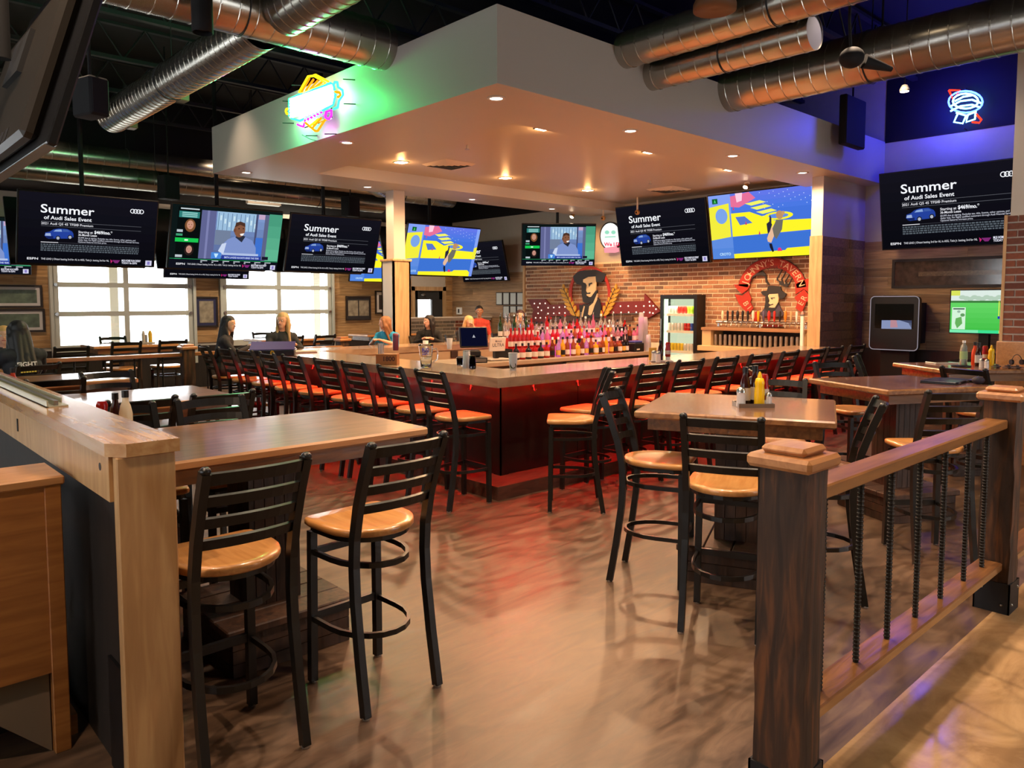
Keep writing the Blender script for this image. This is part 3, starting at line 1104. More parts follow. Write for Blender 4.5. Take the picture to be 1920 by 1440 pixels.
# ================================================================== bar stool
def make_stool():
    t = thing('bar_stool', 'bar stool', 'bar stool', (0, 0, 0))
    # seat: straight front, rounded back
    out = [(.205, -.175), (.205, .175), (.19, .2), (.14, .212), (.0, .21)]
    n = 12
    for i in range(1, n):
        a = PI / 2 + PI * i / n
        out.append((.0 + .215 * math.cos(a), .21 * math.sin(a)))
    out += [(.0, -.21), (.14, -.212), (.19, -.2)]
    sb = MB()

    def ring(s, z, dz=0.0):
        return [(x * s, y * s, z + (dz if abs(y) < .15 else 0)) for x, y in out]
    rings = [ring(.955, .728), ring(.995, .735), ring(1.0, .752), ring(.975, .762), ring(.72, .757), ring(.3, .752)]
    N = len(out)
    vs = [v for r_ in rings for v in r_]
    fs = [tuple(range(N))[::-1]]
    for k in range(len(rings) - 1):
        for i in range(N):
            j = (i + 1) % N
            fs.append((k * N + i, k * N + j, (k + 1) * N + j, (k + 1) * N + i))
    fs.append(tuple(range((len(rings) - 1) * N, len(rings) * N)))
    sb.add(vs, fs, 0, True)
    sb.build('seat', M_seat, t)
    MB().prism([(x * .9, y * .9) for x, y in out], .705, .728).build('seat_frame', M_metal, t)
    for s in (-1, 1):
        MB().tube([(.178, s * .178, 0.008), (.172, s * .172, .70)], 0, rect=(.034, .034), up=(1, 0, 0)).build('front_leg', M_metal, t)
        pts = [(-.255, s * .192, .008), (-.215, s * .19, .25), (-.185, s * .188, .48), (-.178, s * .187, .62), (-.185, s * .187, .74), (-.215, s * .187, .88), (-.262, s * .187, 1.02), (-.312, s * .187, 1.145)]
        b = MB().tube(pts, 0, rect=(.032, .038), up=(1, 0, .25))
        b.sph((-.315, s * .187, 1.15), (.021, .021, .016), 8, 6)
        b.build('back_leg', M_metal, t)
        MB().lathe([(.016, 0), (.018, .004), (.017, .012)], 10, (.178, s * .178, 0)).build('glide', M_glide, t)
        MB().lathe([(.016, 0), (.018, .004), (.017, .012)], 10, (-.256, s * .192, 0)).build('glide', M_glide, t)
    for z, h in ((1.118, .046), (1.035, .04), (.952, .04), (.868, .04)):
        xb = -.213 - (z - .88) * .375
        pts = []
        for i in range(9):
            u = -1 + i / 4
            pts.append((xb - .045 * (1 - u * u), u * .187, z + .006 * (1 - u * u)))
        MB().tube(pts, 0, rect=(.014, h), up=(-.36, 0, 1)).build('slat', M_metal, t)
    for z, name, rr in ((.605, 'seat_ring', .172), (.30, 'foot_ring', .178)):
        pts = [(.175, -rr, z), (.02, -rr, z)]
        for i in range(1, 10):
            a = -PI / 2 - PI * i / 10
            pts.append((.02 + .225 * math.cos(a), rr * math.sin(a), z))
        pts += [(.02, rr, z), (.175, rr, z)]
        MB().tube(pts, 0, rect=(.016, .024)).build(name, M_metal, t)
    MB().box(.165, -.175, .29, .187, .175, .325).build('foot_bar', M_metal, t)
    MB().box(.160, -.175, .59, .182, .175, .62).build('front_rail', M_metal, t)
    return t


stool0 = make_stool()
_st = [False]


def stool(x, y, rz, label, group=None, z=0):
    if not _st[0]:
        _st[0] = True
        o = stool0
        o.location = (x, y, z)
        o.rotation_euler = (0, 0, rz)
    else:
        o = copy_tree(stool0, (x, y, z), rz)
    o['label'] = label
    if group:
        o['group'] = group
    elif 'group' in o:
        del o['group']
    return o


gb = 'bar stools along the bar'
for i, y in enumerate((5.01, 5.61, 6.23, 6.74, 7.44, 8.01, 8.65, 9.2)):
    stool(4.03 + rnd.uniform(-.02, .02), y, rnd.uniform(-.05, .05), ('black ladder-back stool nearest the bar corner, on the side facing the long tables' if i == 0 else '%s black stool from the bar corner, on the side facing the long tables' % oc[i]), gb)
stool(4.0, 9.8, -.1, 'black stool at the far left bar end under the person with long dark hair', gb)
stool(4.62, 4.26, R(133), 'black stool turned sideways near the bar corner, seat lit red', gb)
for i, x in enumerate((5.17, 5.72, 6.34, 6.98, 7.63, 8.28, 8.95, 9.48, 10.14)):
    stool(x, 4.54 + rnd.uniform(-.02, .02), PI / 2 + rnd.uniform(-.06, .06), '%s black stool from the corner on the bar side facing the pub tables' % oc[i + 1], gb)
for i, x in enumerate((4.8, 6.65, 7.4, 8.15, 9.2)):
    stool(x, BY1 + .22, -PI / 2, '%s stool along the far bar side, counted from the left, mostly hidden' % oc[i], gb)

# ================================================================== tables
def table(label, cx, cy, rz, lx, ly, ped='single', planks_=True, z=1.07, name='pub_table', topm=None, edgem=None):
    t = thing(name, label, 'table', (cx, cy, 0), rz)
    tp = MB().box(-lx / 2, -ly / 2, z - .045, lx / 2, ly / 2, z, b=.01)
    o = tp.build('tabletop', [topm or M_top, edgem or M_edge], t)
    for p in o.data.polygons:
        p.material_index = 0 if p.normal.z > .5 else 1
    ap = MB()
    a, b, h = lx / 2 - .07, ly / 2 - .07, .075
    ap.box(-a, -b, z - .045 - h, a, -b + .035, z - .045)
    ap.box(-a, b - .035, z - .045 - h, a, b, z - .045)
    ap.box(-a, -b + .035, z - .045 - h, -a + .035, b - .035, z - .045)
    ap.box(a - .035, -b + .035, z - .045 - h, a, b - .035, z - .045)
    ap.build('apron', M_rail2, t)
    xs = [0] if ped == 'single' else [-lx * .26, lx * .26]
    for x in xs:
        w = .13
        k = 4
        for i in range(k):
            y0 = -w + 2 * w * i / k
            MB().box(x - w, y0 + .002, .23, x - w + .025, y0 + 2 * w / k - .002, z - .1).build('column_plank', M_ped, t)
            MB().box(x + w - .025, y0 + .002, .23, x + w, y0 + 2 * w / k - .002, z - .1).build('column_plank', M_ped, t)
            x0 = x - w + .026 + (2 * w - .052) * i / k
            MB().box(x0 + .002, -w, .23, x0 + (2 * w - .052) / k - .002, -w + .025, z - .1).build('column_plank', M_ped, t)
            MB().box(x0 + .002, w - .025, .23, x0 + (2 * w - .052) / k - .002, w, z - .1).build('column_plank', M_ped, t)
    bw, bd = (.30, .30) if ped == 'single' else (lx * .36, .27)
    for zz in range(3):
        z0 = zz * .063
        for s in (-1, 1):
            MB().box(-bw, s * bd - .012, z0 + .002, bw, s * bd + .012, z0 + .061).build('plinth_board', M_ped, t)
            MB().box(s * bw - .012, -bd + .013, z0 + .002, s * bw + .012, bd - .013, z0 + .061).build('plinth_board', M_ped, t)
    n = 4
    for i in range(n):
        y0 = -bd - .03 + (2 * bd + .06) * i / n
        MB().box(-bw - .03, y0 + .002, .19, bw + .03, y0 + (2 * bd + .06) / n - .002, .23, b=.006).build('plinth_top_board', M_ped, t)
    return t


gt = None
table('long honey-edged high table beside the pale half wall', (.94 + 2.335) / 2, 3.63, 0, 1.395, .93, 'single', name='high_table')
table('second long high table back from the pale half wall', (.93 + 2.17) / 2, 5.57, 0, 1.24, .92, 'single', name='high_table')
table('third long high table, in front of the lettered dark jacket', (.98 + 2.03) / 2, 7.33, 0, 1.05, .86, 'single', name='high_table')
A1 = math.atan2(3.199 - 2.774, 4.558 - 3.63)
M_top2 = wood('pub_table_wood', (104, 72, 52), (146, 102, 70), (8, 1.2, 8), 0.26, coat=0.7, bump=0.02, stain=0.2, c3=(128, 88, 60))
M_edge2 = wood('pub_edge_wood', (120, 80, 48), (168, 120, 74), (7, 7, 7), 0.35, coat=0.4, bump=0.02)
table('square pub table with the metal condiment tray on it', 4.29, 2.515, A1, 1.02, 1.12, topm=M_top2, edgem=M_edge2)
A2 = math.atan2(2.539 - 3.019, 7.16 - 6.222)
table('square pub table with a closed dark laptop on it', 6.48, 2.37, A2, 1.03, .92, topm=M_top2, edgem=M_edge2)
A3 = math.atan2(2.002 - 2.408, 8.612 - 8.088)
table('back pub table crowded with condiments and a water bottle', 8.62, 2.52, A3, 1.0, .9, topm=M_top2, edgem=M_edge2)
# tables by the windows
for (x, y, l) in ((.8, 9.0, 'high table where the two people at the left edge sit'), (3.6, 12.6, 'high table in front of the first roll-up door'), (6.2, 12.7, 'high table between the roll-up doors behind the people'), (8.6, 13.2, 'high table by the framed pictures near the exit'), (1.4, 12.6, 'high table at the far left under the framed field pictures')):
    table(l, x, y, 0, 1.2, .75, topm=M_top, name='high_table')

gl_ = 'stools at the long tables'
stool(1.13, 2.865, R(91), 'nearest black stool at the first long table, beside the pale post', gl_)
stool(1.78, 2.885, R(93), 'black stool at the first long table nearest its right end', gl_)
stool(1.2, 4.17, R(-90), 'stool on the far side of the first long table, by the half wall', gl_)
stool(1.7, 4.17, R(-92), 'stool on the far side of the first long table, toward its right end', gl_)
stool(1.87, 5.0, R(91), 'stool on the near side of the second long table, right end', gl_)
stool(1.4, 5.02, R(90), 'stool on the near side of the second long table, by the half wall', gl_)
stool(1.75, 6.42, R(-88), 'stool on the far side of the second long table', gl_)
stool(1.3, 6.68, R(90), 'stool on the near side of the third long table', gl_)
stool(1.40, 8.28, R(110), 'stool under the person in the dark jacket', gl_)
stool(1.52, 9.72, R(-100), 'stool under the blonde person at the left picture edge', gl_)
gp = 'stools at the pub tables'
stool(3.82, 2.79, A1 - PI / 2, 'black stool with empty pale seat between bar and square pub table', gp)
stool(3.56, 2.15, A1, 'black stool at the square pub table right behind the rough timber post', gp)
stool(4.34, 2.02, R(117), 'black stool at the square pub table beside the rebar railing', gp)
stool(4.93, 2.62, A1 + PI, 'black stool across the square pub table, back toward the bar', gp)
stool(6.05, 3.06, A2 - .45, 'stool at the laptop table on the side of the condiment table', gp)
stool(5.53, 1.82, R(48), 'stool at the laptop table beside the second timber post', gp)
stool(6.9, 2.9, A2 - PI / 2, 'stool at the laptop table on the bar side', gp)
stool(7.55, 2.05, A3 + .4, 'stool between the laptop table and the back pub table', gp)
stool(8.2, 3.1, A3 - .6, 'stool on the bar side of the back pub table', gp)
gw = 'stools near the windows'
for i, (x, y, a) in enumerate(((3.3, 12.0, 90), (3.95, 12.0, 88), (3.6, 13.2, -90), (5.9, 12.1, 90), (6.5, 12.1, 92), (6.2, 13.3, -90), (2.4, 11.1, 90))):
    stool(x, y, R(a), ['stool at the first window table, left of two on the near side', 'stool at the first window table, right of two on the near side', 'stool between the first window table and the roll-up door', 'stool at the second window table, left of two on the near side', 'stool at the second window table, right of two on the near side', 'stool between the second window table and the roll-up door', 'stool just beyond the far railing at the left'][i], gw)

# ================================================================== railing with timber posts
def timber_post(label, x, y, h=1.18, w=.17, name='timber_post'):
    t = thing(name, label, 'post', (x, y, 0))
    g = random.Random(int(x * 100))
    # slightly irregular beam
    b = MB()
    n = 14
    vs, fs = [], []
    k = 12
    for i in range(n + 1):
        z = h * i / n
        for j in range(k):
            side, u = divmod(j, 3)
            u = u / 3
            c = [(-1, -1), (1, -1), (1, 1), (-1, 1)]
            a0, a1 = c[side], c[(side + 1) % 4]
            px_, py_ = a0[0] + (a1[0] - a0[0]) * u, a0[1] + (a1[1] - a0[1]) * u
            if u == 0:
                px_ *= .93 + g.uniform(-.05, .03); py_ *= .93 + g.uniform(-.05, .03)
            vs.append((px_ * w / 2 * (1 + g.uniform(-.012, .012)), py_ * w / 2 * (1 + g.uniform(-.012, .012)), z))
    for i in range(n):
        for j in range(k):
            q = (j + 1) % k
            fs.append((i * k + j, i * k + q, (i + 1) * k + q, (i + 1) * k + j))
    fs.append(tuple(range(k))[::-1]); fs.append(tuple(range(n * k, (n + 1) * k)))
    b.add(vs, fs, 0, False)
    b.build('shaft', M_post, t)
    c1 = MB().box(-w * .66, -w * .66, h, w * .66, w * .66, h + .045, b=.012)
    c1.build('cap', M_cap, t)
    MB().box(-w * .46, -w * .46, h + .045, w * .46, w * .46, h + .073, b=.012).build('cap_block', M_cap, t)
    bk = MB()
    wb_ = w / 2 + .004
    bk.box(-wb_, -wb_, 0, wb_, -wb_ + .008, .17); bk.box(-wb_, -wb_, 0, -wb_ + .008, wb_, .17)
    bk.box(-wb_, wb_ - .008, 0, wb_, wb_, .17); bk.box(wb_ - .008, -wb_, 0, wb_, wb_, .17)
    ob = bk.build('bracket', M_brkt, t)
    for (x_, y_, z_) in ((-wb_, .05, .13), (-wb_, -.05, .05), (.05, -wb_, .13), (-.05, -wb_, .05)):
        MB().sph((x_, y_, z_), .009, 8, 6).build('bolt', M_steel, ob)
    return t


def railing(label, x0, x1, y, nrod, ztop=1.08, zbot=.285, name='railing', rods=None):
    t = thing(name, label, 'railing', (x0, y, 0))
    L = x1 - x0
    MB().box(0, -.055, ztop - .05, L, .055, ztop, b=.006).build('top_rail', M_rail, t)
    MB().box(0, -.06, zbot - .045, L, .06, zbot, b=.006).build('bottom_rail', M_rail2, t)
    rb = MB()
    prof = []
    z = zbot
    while z < ztop - .05:
        prof += [(.0115, z), (.0115, z + .009), (.0142, z + .0115), (.0142, z + .0135)]
        z += .016
    prof.append((.0115, ztop - .05))
    rb.lathe(prof, 8, sm=False)
    rm = rb.mesh('rebar_rod', M_rebar)
    for i in range(nrod):
        obj('rebar_rod', rm, t, ((rods[i] - x0) if rods else L * (i + .62) / (nrod + .3), 0, 0))
    return t


timber_post('rough dark timber post with stepped wooden cap in the foreground', 2.36, 1.183)
timber_post('second timber railing post, partly lit, nearer the right picture edge', 4.84, 1.21)
timber_post('third timber railing post past the right picture edge', 7.4, 1.21)
railing('wooden railing with black rebar rods between the two near timber posts', 2.448, 4.752, 1.222, 7, rods=(2.68, 3.0, 3.31, 3.635, 3.96, 4.3, 4.6))
railing('railing section continuing past the second timber post', 4.93, 7.312, 1.21, 7)
# far railing
timber_post('dark railing post behind the third long table', 3.70, 10.45, 1.08, .16)
timber_post('dark railing post behind the blonde person with the hoodie', 6.15, 10.6, 1.1, .16)
railing('far wooden ledge railing in front of the windows', .4, 3.615, 10.45, 9, 1.04, .25)
railing('far railing continuing behind the two seated people', 3.79, 6.065, 10.5, 7, 1.04, .25)

# ================================================================== pale half wall at the left
hwt = thing('half_wall', 'pale wooden half wall with flat cap and end post at left', 'partition', (.72, 2.7, 0))
HX0, HX1, HY0, HY1, HZ = .705, .905, 2.70, 7.0, 1.25


def hpart(mb, name, m):
    return mb.build(name, m, hwt, (-.72, -2.7, 0))


capp = [(HX0 - .01, HY0 + .05), (HX0 + .04, HY0 - .012), (HX1 + .012, HY0 - .012), (HX1 + .012, HY1), (HX0 - .01, HY1)]
hpart(MB().prism(capp, HZ - .045, HZ), 'cap_board', M_pale2)
hpart(MB().box(HX0 + .012, HY0, 0, HX1, HY0 + .045, HZ - .046, b=.004), 'end_post', M_pale)
hpart(MB().box(HX0 + .0, HY0 + .046, 1.05, HX0 + .025, HY1, HZ - .046), 'skirt_board', M_pale)
hpart(MB().box(HX1 - .025, HY0 + .046, 1.05, HX1, HY1, HZ - .046), 'skirt_board', M_pale)
hpart(MB().box(HX0 + .05, HY0 + .046, 0, HX1 - .03, HY1, 1.05), 'core_panel', M_wains)
hpart(MB().box(HX0 + .038, HY0 + .06, .0, HX0 + .05, HY0 + .3, .42), 'access_panel', mat('panel_black', (10, 11, 14), .45))
hpart(MB().cyl((HX0 - .001, HY0 + .15, 1.155), (HX0 + .004, HY0 + .15, 1.155), .014, n=12), 'knot_hole', M_ink)
for z in (.62, .99):
    hpart(MB().sph((HX0 + .05, HY0 + .07, z), .006, 6, 5), 'screw_head', M_steel)
hpart(MB().box(HX0 - .004, HY0 + 1.55, 1.10, HX0 + .0, HY0 + 1.57, 1.16), 'bracket', M_brkt)
# metal channel on top
ch = thing('metal_channel', 'pale metal glazing channel lying on the half wall cap', 'channel', (.80, 3.86, HZ))
MB().box(-.05, 0, 0, -.044, 3.0, .03).build('flange', mat('pale_metal', (196, 196, 170), .35, .5), ch)
MB().box(.03, .12, 0, .036, 3.0, .028).build('flange', MATS['pale_metal'], ch)
MB().box(-.05, 0, 0, .036, 3.0, .005).build('web', MATS['pale_metal'], ch)
MB().box(-.018, .02, .005, .0, 3.0, .026).build('gasket', M_steel, ch)

# booth end with oak panel, left edge
bo = thing('booth_end', 'golden oak booth end panel at the lower left picture edge', 'booth', (.66, 3.22, 0))
MB().box(-1.3, 0, .32, -.055, .03, 1.035).build('panel', M_oak, bo)
MB().box(-.055, -.006, 0, 0, .045, 1.035, b=.003).build('stile', M_oak, bo)
MB().box(-1.3, -.012, 1.035, .012, .3, 1.07, b=.006).build('top_cap', M_edge, bo)
MB().box(-1.3, .03, .32, -.0, .6, .40).build('bench_bottom', M_oak, bo)
MB().prism([(0, 0), (-.32, .32), (-.2, .32), (.0, .32)], 0, .02, 0, Matrix.Translation((-.06, .05, 0)) @ Matrix.Rotation(PI / 2, 4, 'X')).build('support_bracket', mat('grey_bracket', (120, 104, 84), .6), bo)
MB().box(-1.3, .3, 0, .0, .6, 1.0).build('bench_back', M_wains, bo)
MB().box(.015, .1, 0, .045, .9, .08).build('baseboard', M_oak, bo)

# ================================================================== screens
SCR = {}


class Scr:
    """flat picture of a screen: u right 0..1, v down 0..1; painted in layers"""
    def __init__(s, asp=16 / 9):
        s.mb, s.mats, s.ix, s.lay, s.asp = MB(), [], {}, 0, asp

    def mi(s, c, k=1.0):
        key = (c, k)
        if key not in s.ix:
            s.ix[key] = len(s.mats)
            s.mats.append(emit('screen_%d_%d_%d_%s' % (c[0], c[1], c[2], k), c, k))
        return s.ix[key]

    def p(s, u, v):
        return (u - .5, -.0004 * s.lay, (.5 - v) / s.asp)

    def poly(s, pts, c, k=1.0):
        s.lay += 1
        ar = sum(pts[i][0] * pts[(i + 1) % len(pts)][1] - pts[(i + 1) % len(pts)][0] * pts[i][1] for i in range(len(pts)))
        if ar > 0:
            pts = pts[::-1]
        s.mb.add([s.p(*q) for q in pts], [tuple(range(len(pts)))], s.mi(c, k))

    def rect(s, u0, v0, u1, v1, c, k=1.0):
        s.poly([(u0, v0), (u1, v0), (u1, v1), (u0, v1)], c, k)

    def ell(s, u, v, ru, rv, c, n=20, k=1.0):
        s.poly([(u + ru * math.cos(2 * PI * i / n), v + rv * math.sin(2 * PI * i / n)) for i in range(n)], c, k)

    def ring(s, u, v, r, w, c, n=20):
        s.lay += 1
        vs = []
        for i in range(n):
            a = 2 * PI * i / n
            for q in (r, r - w):
                vs.append(s.p(u + q * math.cos(a), v + q * s.asp * math.sin(a)))
        s.mb.add(vs, [(2 * i, 2 * i + 1, (2 * i + 3) % (2 * n), (2 * i + 2) % (2 * n)) for i in range(n)], s.mi(c))

    def text(s, t, u, v, w, h, c, bold=.0, k=1.0):
        """left edge u, baseline v, fitted to width w, cap height h (fractions)"""
        vs, fs, a, b = text_geo(t, bold)
        s.lay += 1
        sx = w / (b - a)
        sz = h / .69
        s.mb.add([s.p(u + (x - a) * sx, v - y * sz) for x, y in vs], fs, s.mi(c, k))

    def grad(s, u0, v0, u1, v1, c0, c1, n=8, vert=True):
        for i in range(n):
            t = i / (n - 1)
            c = tuple(int(round(c0[q] + (c1[q] - c0[q]) * t)) for q in range(3))
            if vert:
                s.rect(u0, v0 + (v1 - v0) * i / n, u1, v0 + (v1 - v0) * (i + 1) / n, c)
            else:
                s.rect(u0 + (u1 - u0) * i / n, v0, u0 + (u1 - u0) * (i + 1) / n, v1, c)
            s.lay -= 1
        s.lay += 1

    def done(s, name):
        return s.mb.mesh(name, s.mats)


WHT, GRY = (240, 242, 248), (120, 122, 128)


def ticker(s, dim=1.0):
    s.text('ESPN', .06, .945, .075, .03, (225, 225, 230), .02)
    s.text('THE LEAD | Ohtani batting 3rd for AL in ASG, Tatis Jr. batting 3rd for NL', .155, .942, .49, .026, (205, 205, 212), .01)
    s.poly([(.655, .905), (.66, .965), (.672, .935)], (190, 40, 110))
    s.poly([(.668, .915), (.73, .915), (.712, .96), (.69, .96)], (120, 40, 110))
    s.text('MLB HOME RUN DERBY', .742, .932, .15, .03, (225, 225, 240), .02)
    s.text('TODAY 8e ESPN', .742, .968, .12, .028, (225, 225, 240), .02)
    s.rect(.93, .905, .98, .985, (200, 198, 222))
    s.rect(.945, .92, .965, .97, (130, 120, 190))


def scr_ad():
    s = Scr()
    s.grad(0, 0, 1, 1, (18, 17, 26), (9, 9, 15), 8)
    s.text('Summer', .145, .275, .375, .115, WHT, .012)
    s.text('of Audi Sales Event', .168, .365, .335, .05, WHT, .014)
    for i in range(4):
        s.ring(.805 + i * .023, .165, .019, .0055, WHT)
    s.rect(.15, .393, .88, .398, (90, 92, 100))
    s.text('2021 Audi Q5 45 TFSI\u00ae Premium', .15, .44, .365, .032, (215, 215, 222), .012)
    s.rect(.15, .458, .88, .463, (90, 92, 100))
    # car
    body = [(.175, .60), (.18, .555), (.21, .54), (.235, .505), (.27, .488), (.33, .488), (.365, .52), (.375, .55), (.378, .60), (.36, .625), (.2, .64)]
    s.poly(body, (34, 62, 150))
    s.poly([(.235, .535), (.25, .508), (.29, .498), (.295, .532)], (130, 160, 210))
    s.poly([(.30, .532), (.30, .498), (.335, .5), (.352, .53)], (60, 90, 160))
    s.poly([(.178, .6), (.182, .565), (.215, .56), (.22, .6)], (150, 170, 210))
    s.poly([(.18, .61), (.235, .60), (.235, .635), (.19, .635)], (20, 34, 90))
    for (u, v) in ((.268, .625), (.352, .605)):
        s.ell(u, v, .017, .034, (16, 16, 24))
        s.ell(u, v, .011, .022, (170, 176, 190))
    s.text('Starting at', .41, .535, .105, .032, (225, 225, 232), .012)
    s.text('$469/mo.*', .525, .535, .135, .045, WHT, .025)
    s.text('36-Month Lease', .41, .577, .135, .03, (225, 225, 232), .018)
    s.text('$3,999 due at signing. Excludes tax, title, license, other options, and', .41, .615, .43, .022, (190, 192, 205), .012)
    s.text('dealer fees. For highly qualified customers through Audi Financial Services.', .41, .645, .46, .022, (190, 192, 205), .012)
    s.text('Optional features increase price.', .41, .675, .21, .022, (190, 192, 205), .012)
    s.rect(.15, .685, .27, .694, (220, 220, 226))
    s.rect(.27, .687, .87, .691, (70, 72, 80))
    g = random.Random(3)
    for r_ in range(4):
        u = .15
        while u < .87:
            w = g.uniform(.008, .024)
            s.rect(u, .712 + r_ * .028, min(u + w, .87), .730 + r_ * .028, (84, 92, 100))
            s.lay -= 1
            u += w + .005
    s.lay += 1
    ticker(s)
    return s.done('screen_ad')


def face(s, u, v, r, skin, hair, shirt, long_=True):
    a = s.asp
    s.poly([(u - r * 1.6, v + r * 3.0 * a * .6), (u - r * 1.2, v + r * 1.25 * a), (u + r * 1.2, v + r * 1.25 * a), (u + r * 1.6, v + r * 3.0 * a * .6)], shirt)
    if long_:
        s.ell(u, v + r * .3, r * 1.35, r * 1.7 * a, hair)
    s.ell(u, v, r * .85, r * 1.15 * a, skin)
    s.ell(u - r * .35, v - r * .1 * a, r * .12, r * .09 * a, (60, 40, 34), 8)
    s.ell(u + r * .35, v - r * .1 * a, r * .12, r * .09 * a, (60, 40, 34), 8)
    s.ell(u, v + r * .55 * a, r * .3, r * .1 * a, (170, 90, 84), 8)


def scr_show():
    s = Scr()
    s.rect(0, 0, 1, 1, (12, 22, 22))
    # left column
    s.rect(.05, .03, .245, .90, (8, 14, 14))
    s.rect(.07, .05, .23, .07, (190, 200, 205))
    s.rect(.06, .10, .235, .20, (46, 122, 116))
    for i in range(3):
        s.rect(.085, .115 + i * .028, .215, .13 + i * .028, (150, 205, 200))
    face(s, .16, .31, .034, (196, 142, 118), (120, 78, 46), (10, 10, 12))
    s.rect(.05, .39, .10, .43, (180, 190, 196))
    s.rect(.045, .455, .10, .49, (60, 150, 110))
    s.rect(.04, .52, .24, .585, (24, 190, 76))
    s.rect(.12, .54, .15, .565, (220, 245, 225))
    face(s, .165, .70, .030, (190, 138, 122), (40, 28, 26), (10, 10, 12))
    s.rect(.05, .79, .11, .83, (180, 190, 196))
    s.rect(.045, .85, .10, .89, (60, 150, 110))
    # studio
    s.grad(.25, .06, .99, .82, (120, 146, 196), (86, 104, 150), 6)
    s.rect(.25, .06, .38, .84, (92, 96, 140))
    s.rect(.30, .06, .32, .84, (120, 124, 170))
    s.rect(.39, .06, .75, .36, (150, 184, 214))
    for i in range(9):
        s.rect(.40 + i * .04, .08, .405 + i * .04, .36, (80, 108, 140))
        s.rect(.415 + i * .04, .12 + (i % 3) * .05, .43 + i * .04, .2 + (i % 3) * .05, (196, 220, 232))
    s.rect(.38, .36, .52, .6, (110, 124, 150))
    s.rect(.745, .06, .765, .8, (70, 76, 110))
    s.rect(.77, .06, .83, .14, (190, 160, 190))
    s.rect(.76, .45, .84, .8, (60, 110, 200))
    s.rect(.83, .06, .87, .84, (90, 96, 130))
    s.grad(.87, .04, 1.0, .84, (70, 150, 120), (92, 176, 140), 4)
    # man
    s.poly([(.44, .78), (.45, .60), (.50, .50), (.56, .45), (.66, .45), (.73, .50), (.77, .62), (.78, .80)], (122, 142, 196))
    s.poly([(.42, .70), (.45, .58), (.49, .56), (.47, .76)], (196, 208, 232))
    s.poly([(.565, .46), (.60, .40), (.66, .44), (.63, .54)], (40, 44, 60))
    s.ell(.60, .33, .052, .13, (128, 84, 62))
    s.poly([(.552, .30), (.56, .22), (.60, .195), (.645, .22), (.65, .28), (.60, .25)], (74, 48, 38))
    s.ell(.555, .345, .012, .035, (112, 70, 52), 10)
    s.ell(.592, .315, .007, .01, (30, 20, 20), 8)
    s.ell(.632, .31, .006, .01, (30, 20, 20), 8)
    s.poly([(.605, .40), (.645, .385), (.635, .425), (.615, .43)], (240, 236, 232))
    # lower third
    s.rect(.36, .725, .45, .83, (70, 130, 210))
    s.poly([(.385, .745), (.425, .745), (.41, .81), (.40, .81)], (190, 225, 250))
    s.rect(.47, .725, .80, .76, (170, 186, 220))
    s.rect(.455, .765, .83, .83, (40, 60, 150))
    s.text('SMITH LANDED BUCKETS SERIES THIS YEAR', .48, .815, .33, .03, (190, 204, 240), .02)
    s.rect(.84, .765, .90, .82, (24, 20, 40))
    s.rect(.0, .855, 1, 1, (14, 16, 26))
    for i in range(7):
        s.rect(.27 + i * .10, .862, .33 + i * .10, .875, (190, 196, 205))
        s.rect(.27 + i * .10, .885, .285 + i * .10, .90, (190, 196, 205))
    s.rect(0, .845, 1, .85, (40, 190, 110))
    ticker(s)
    return s.done('screen_show')


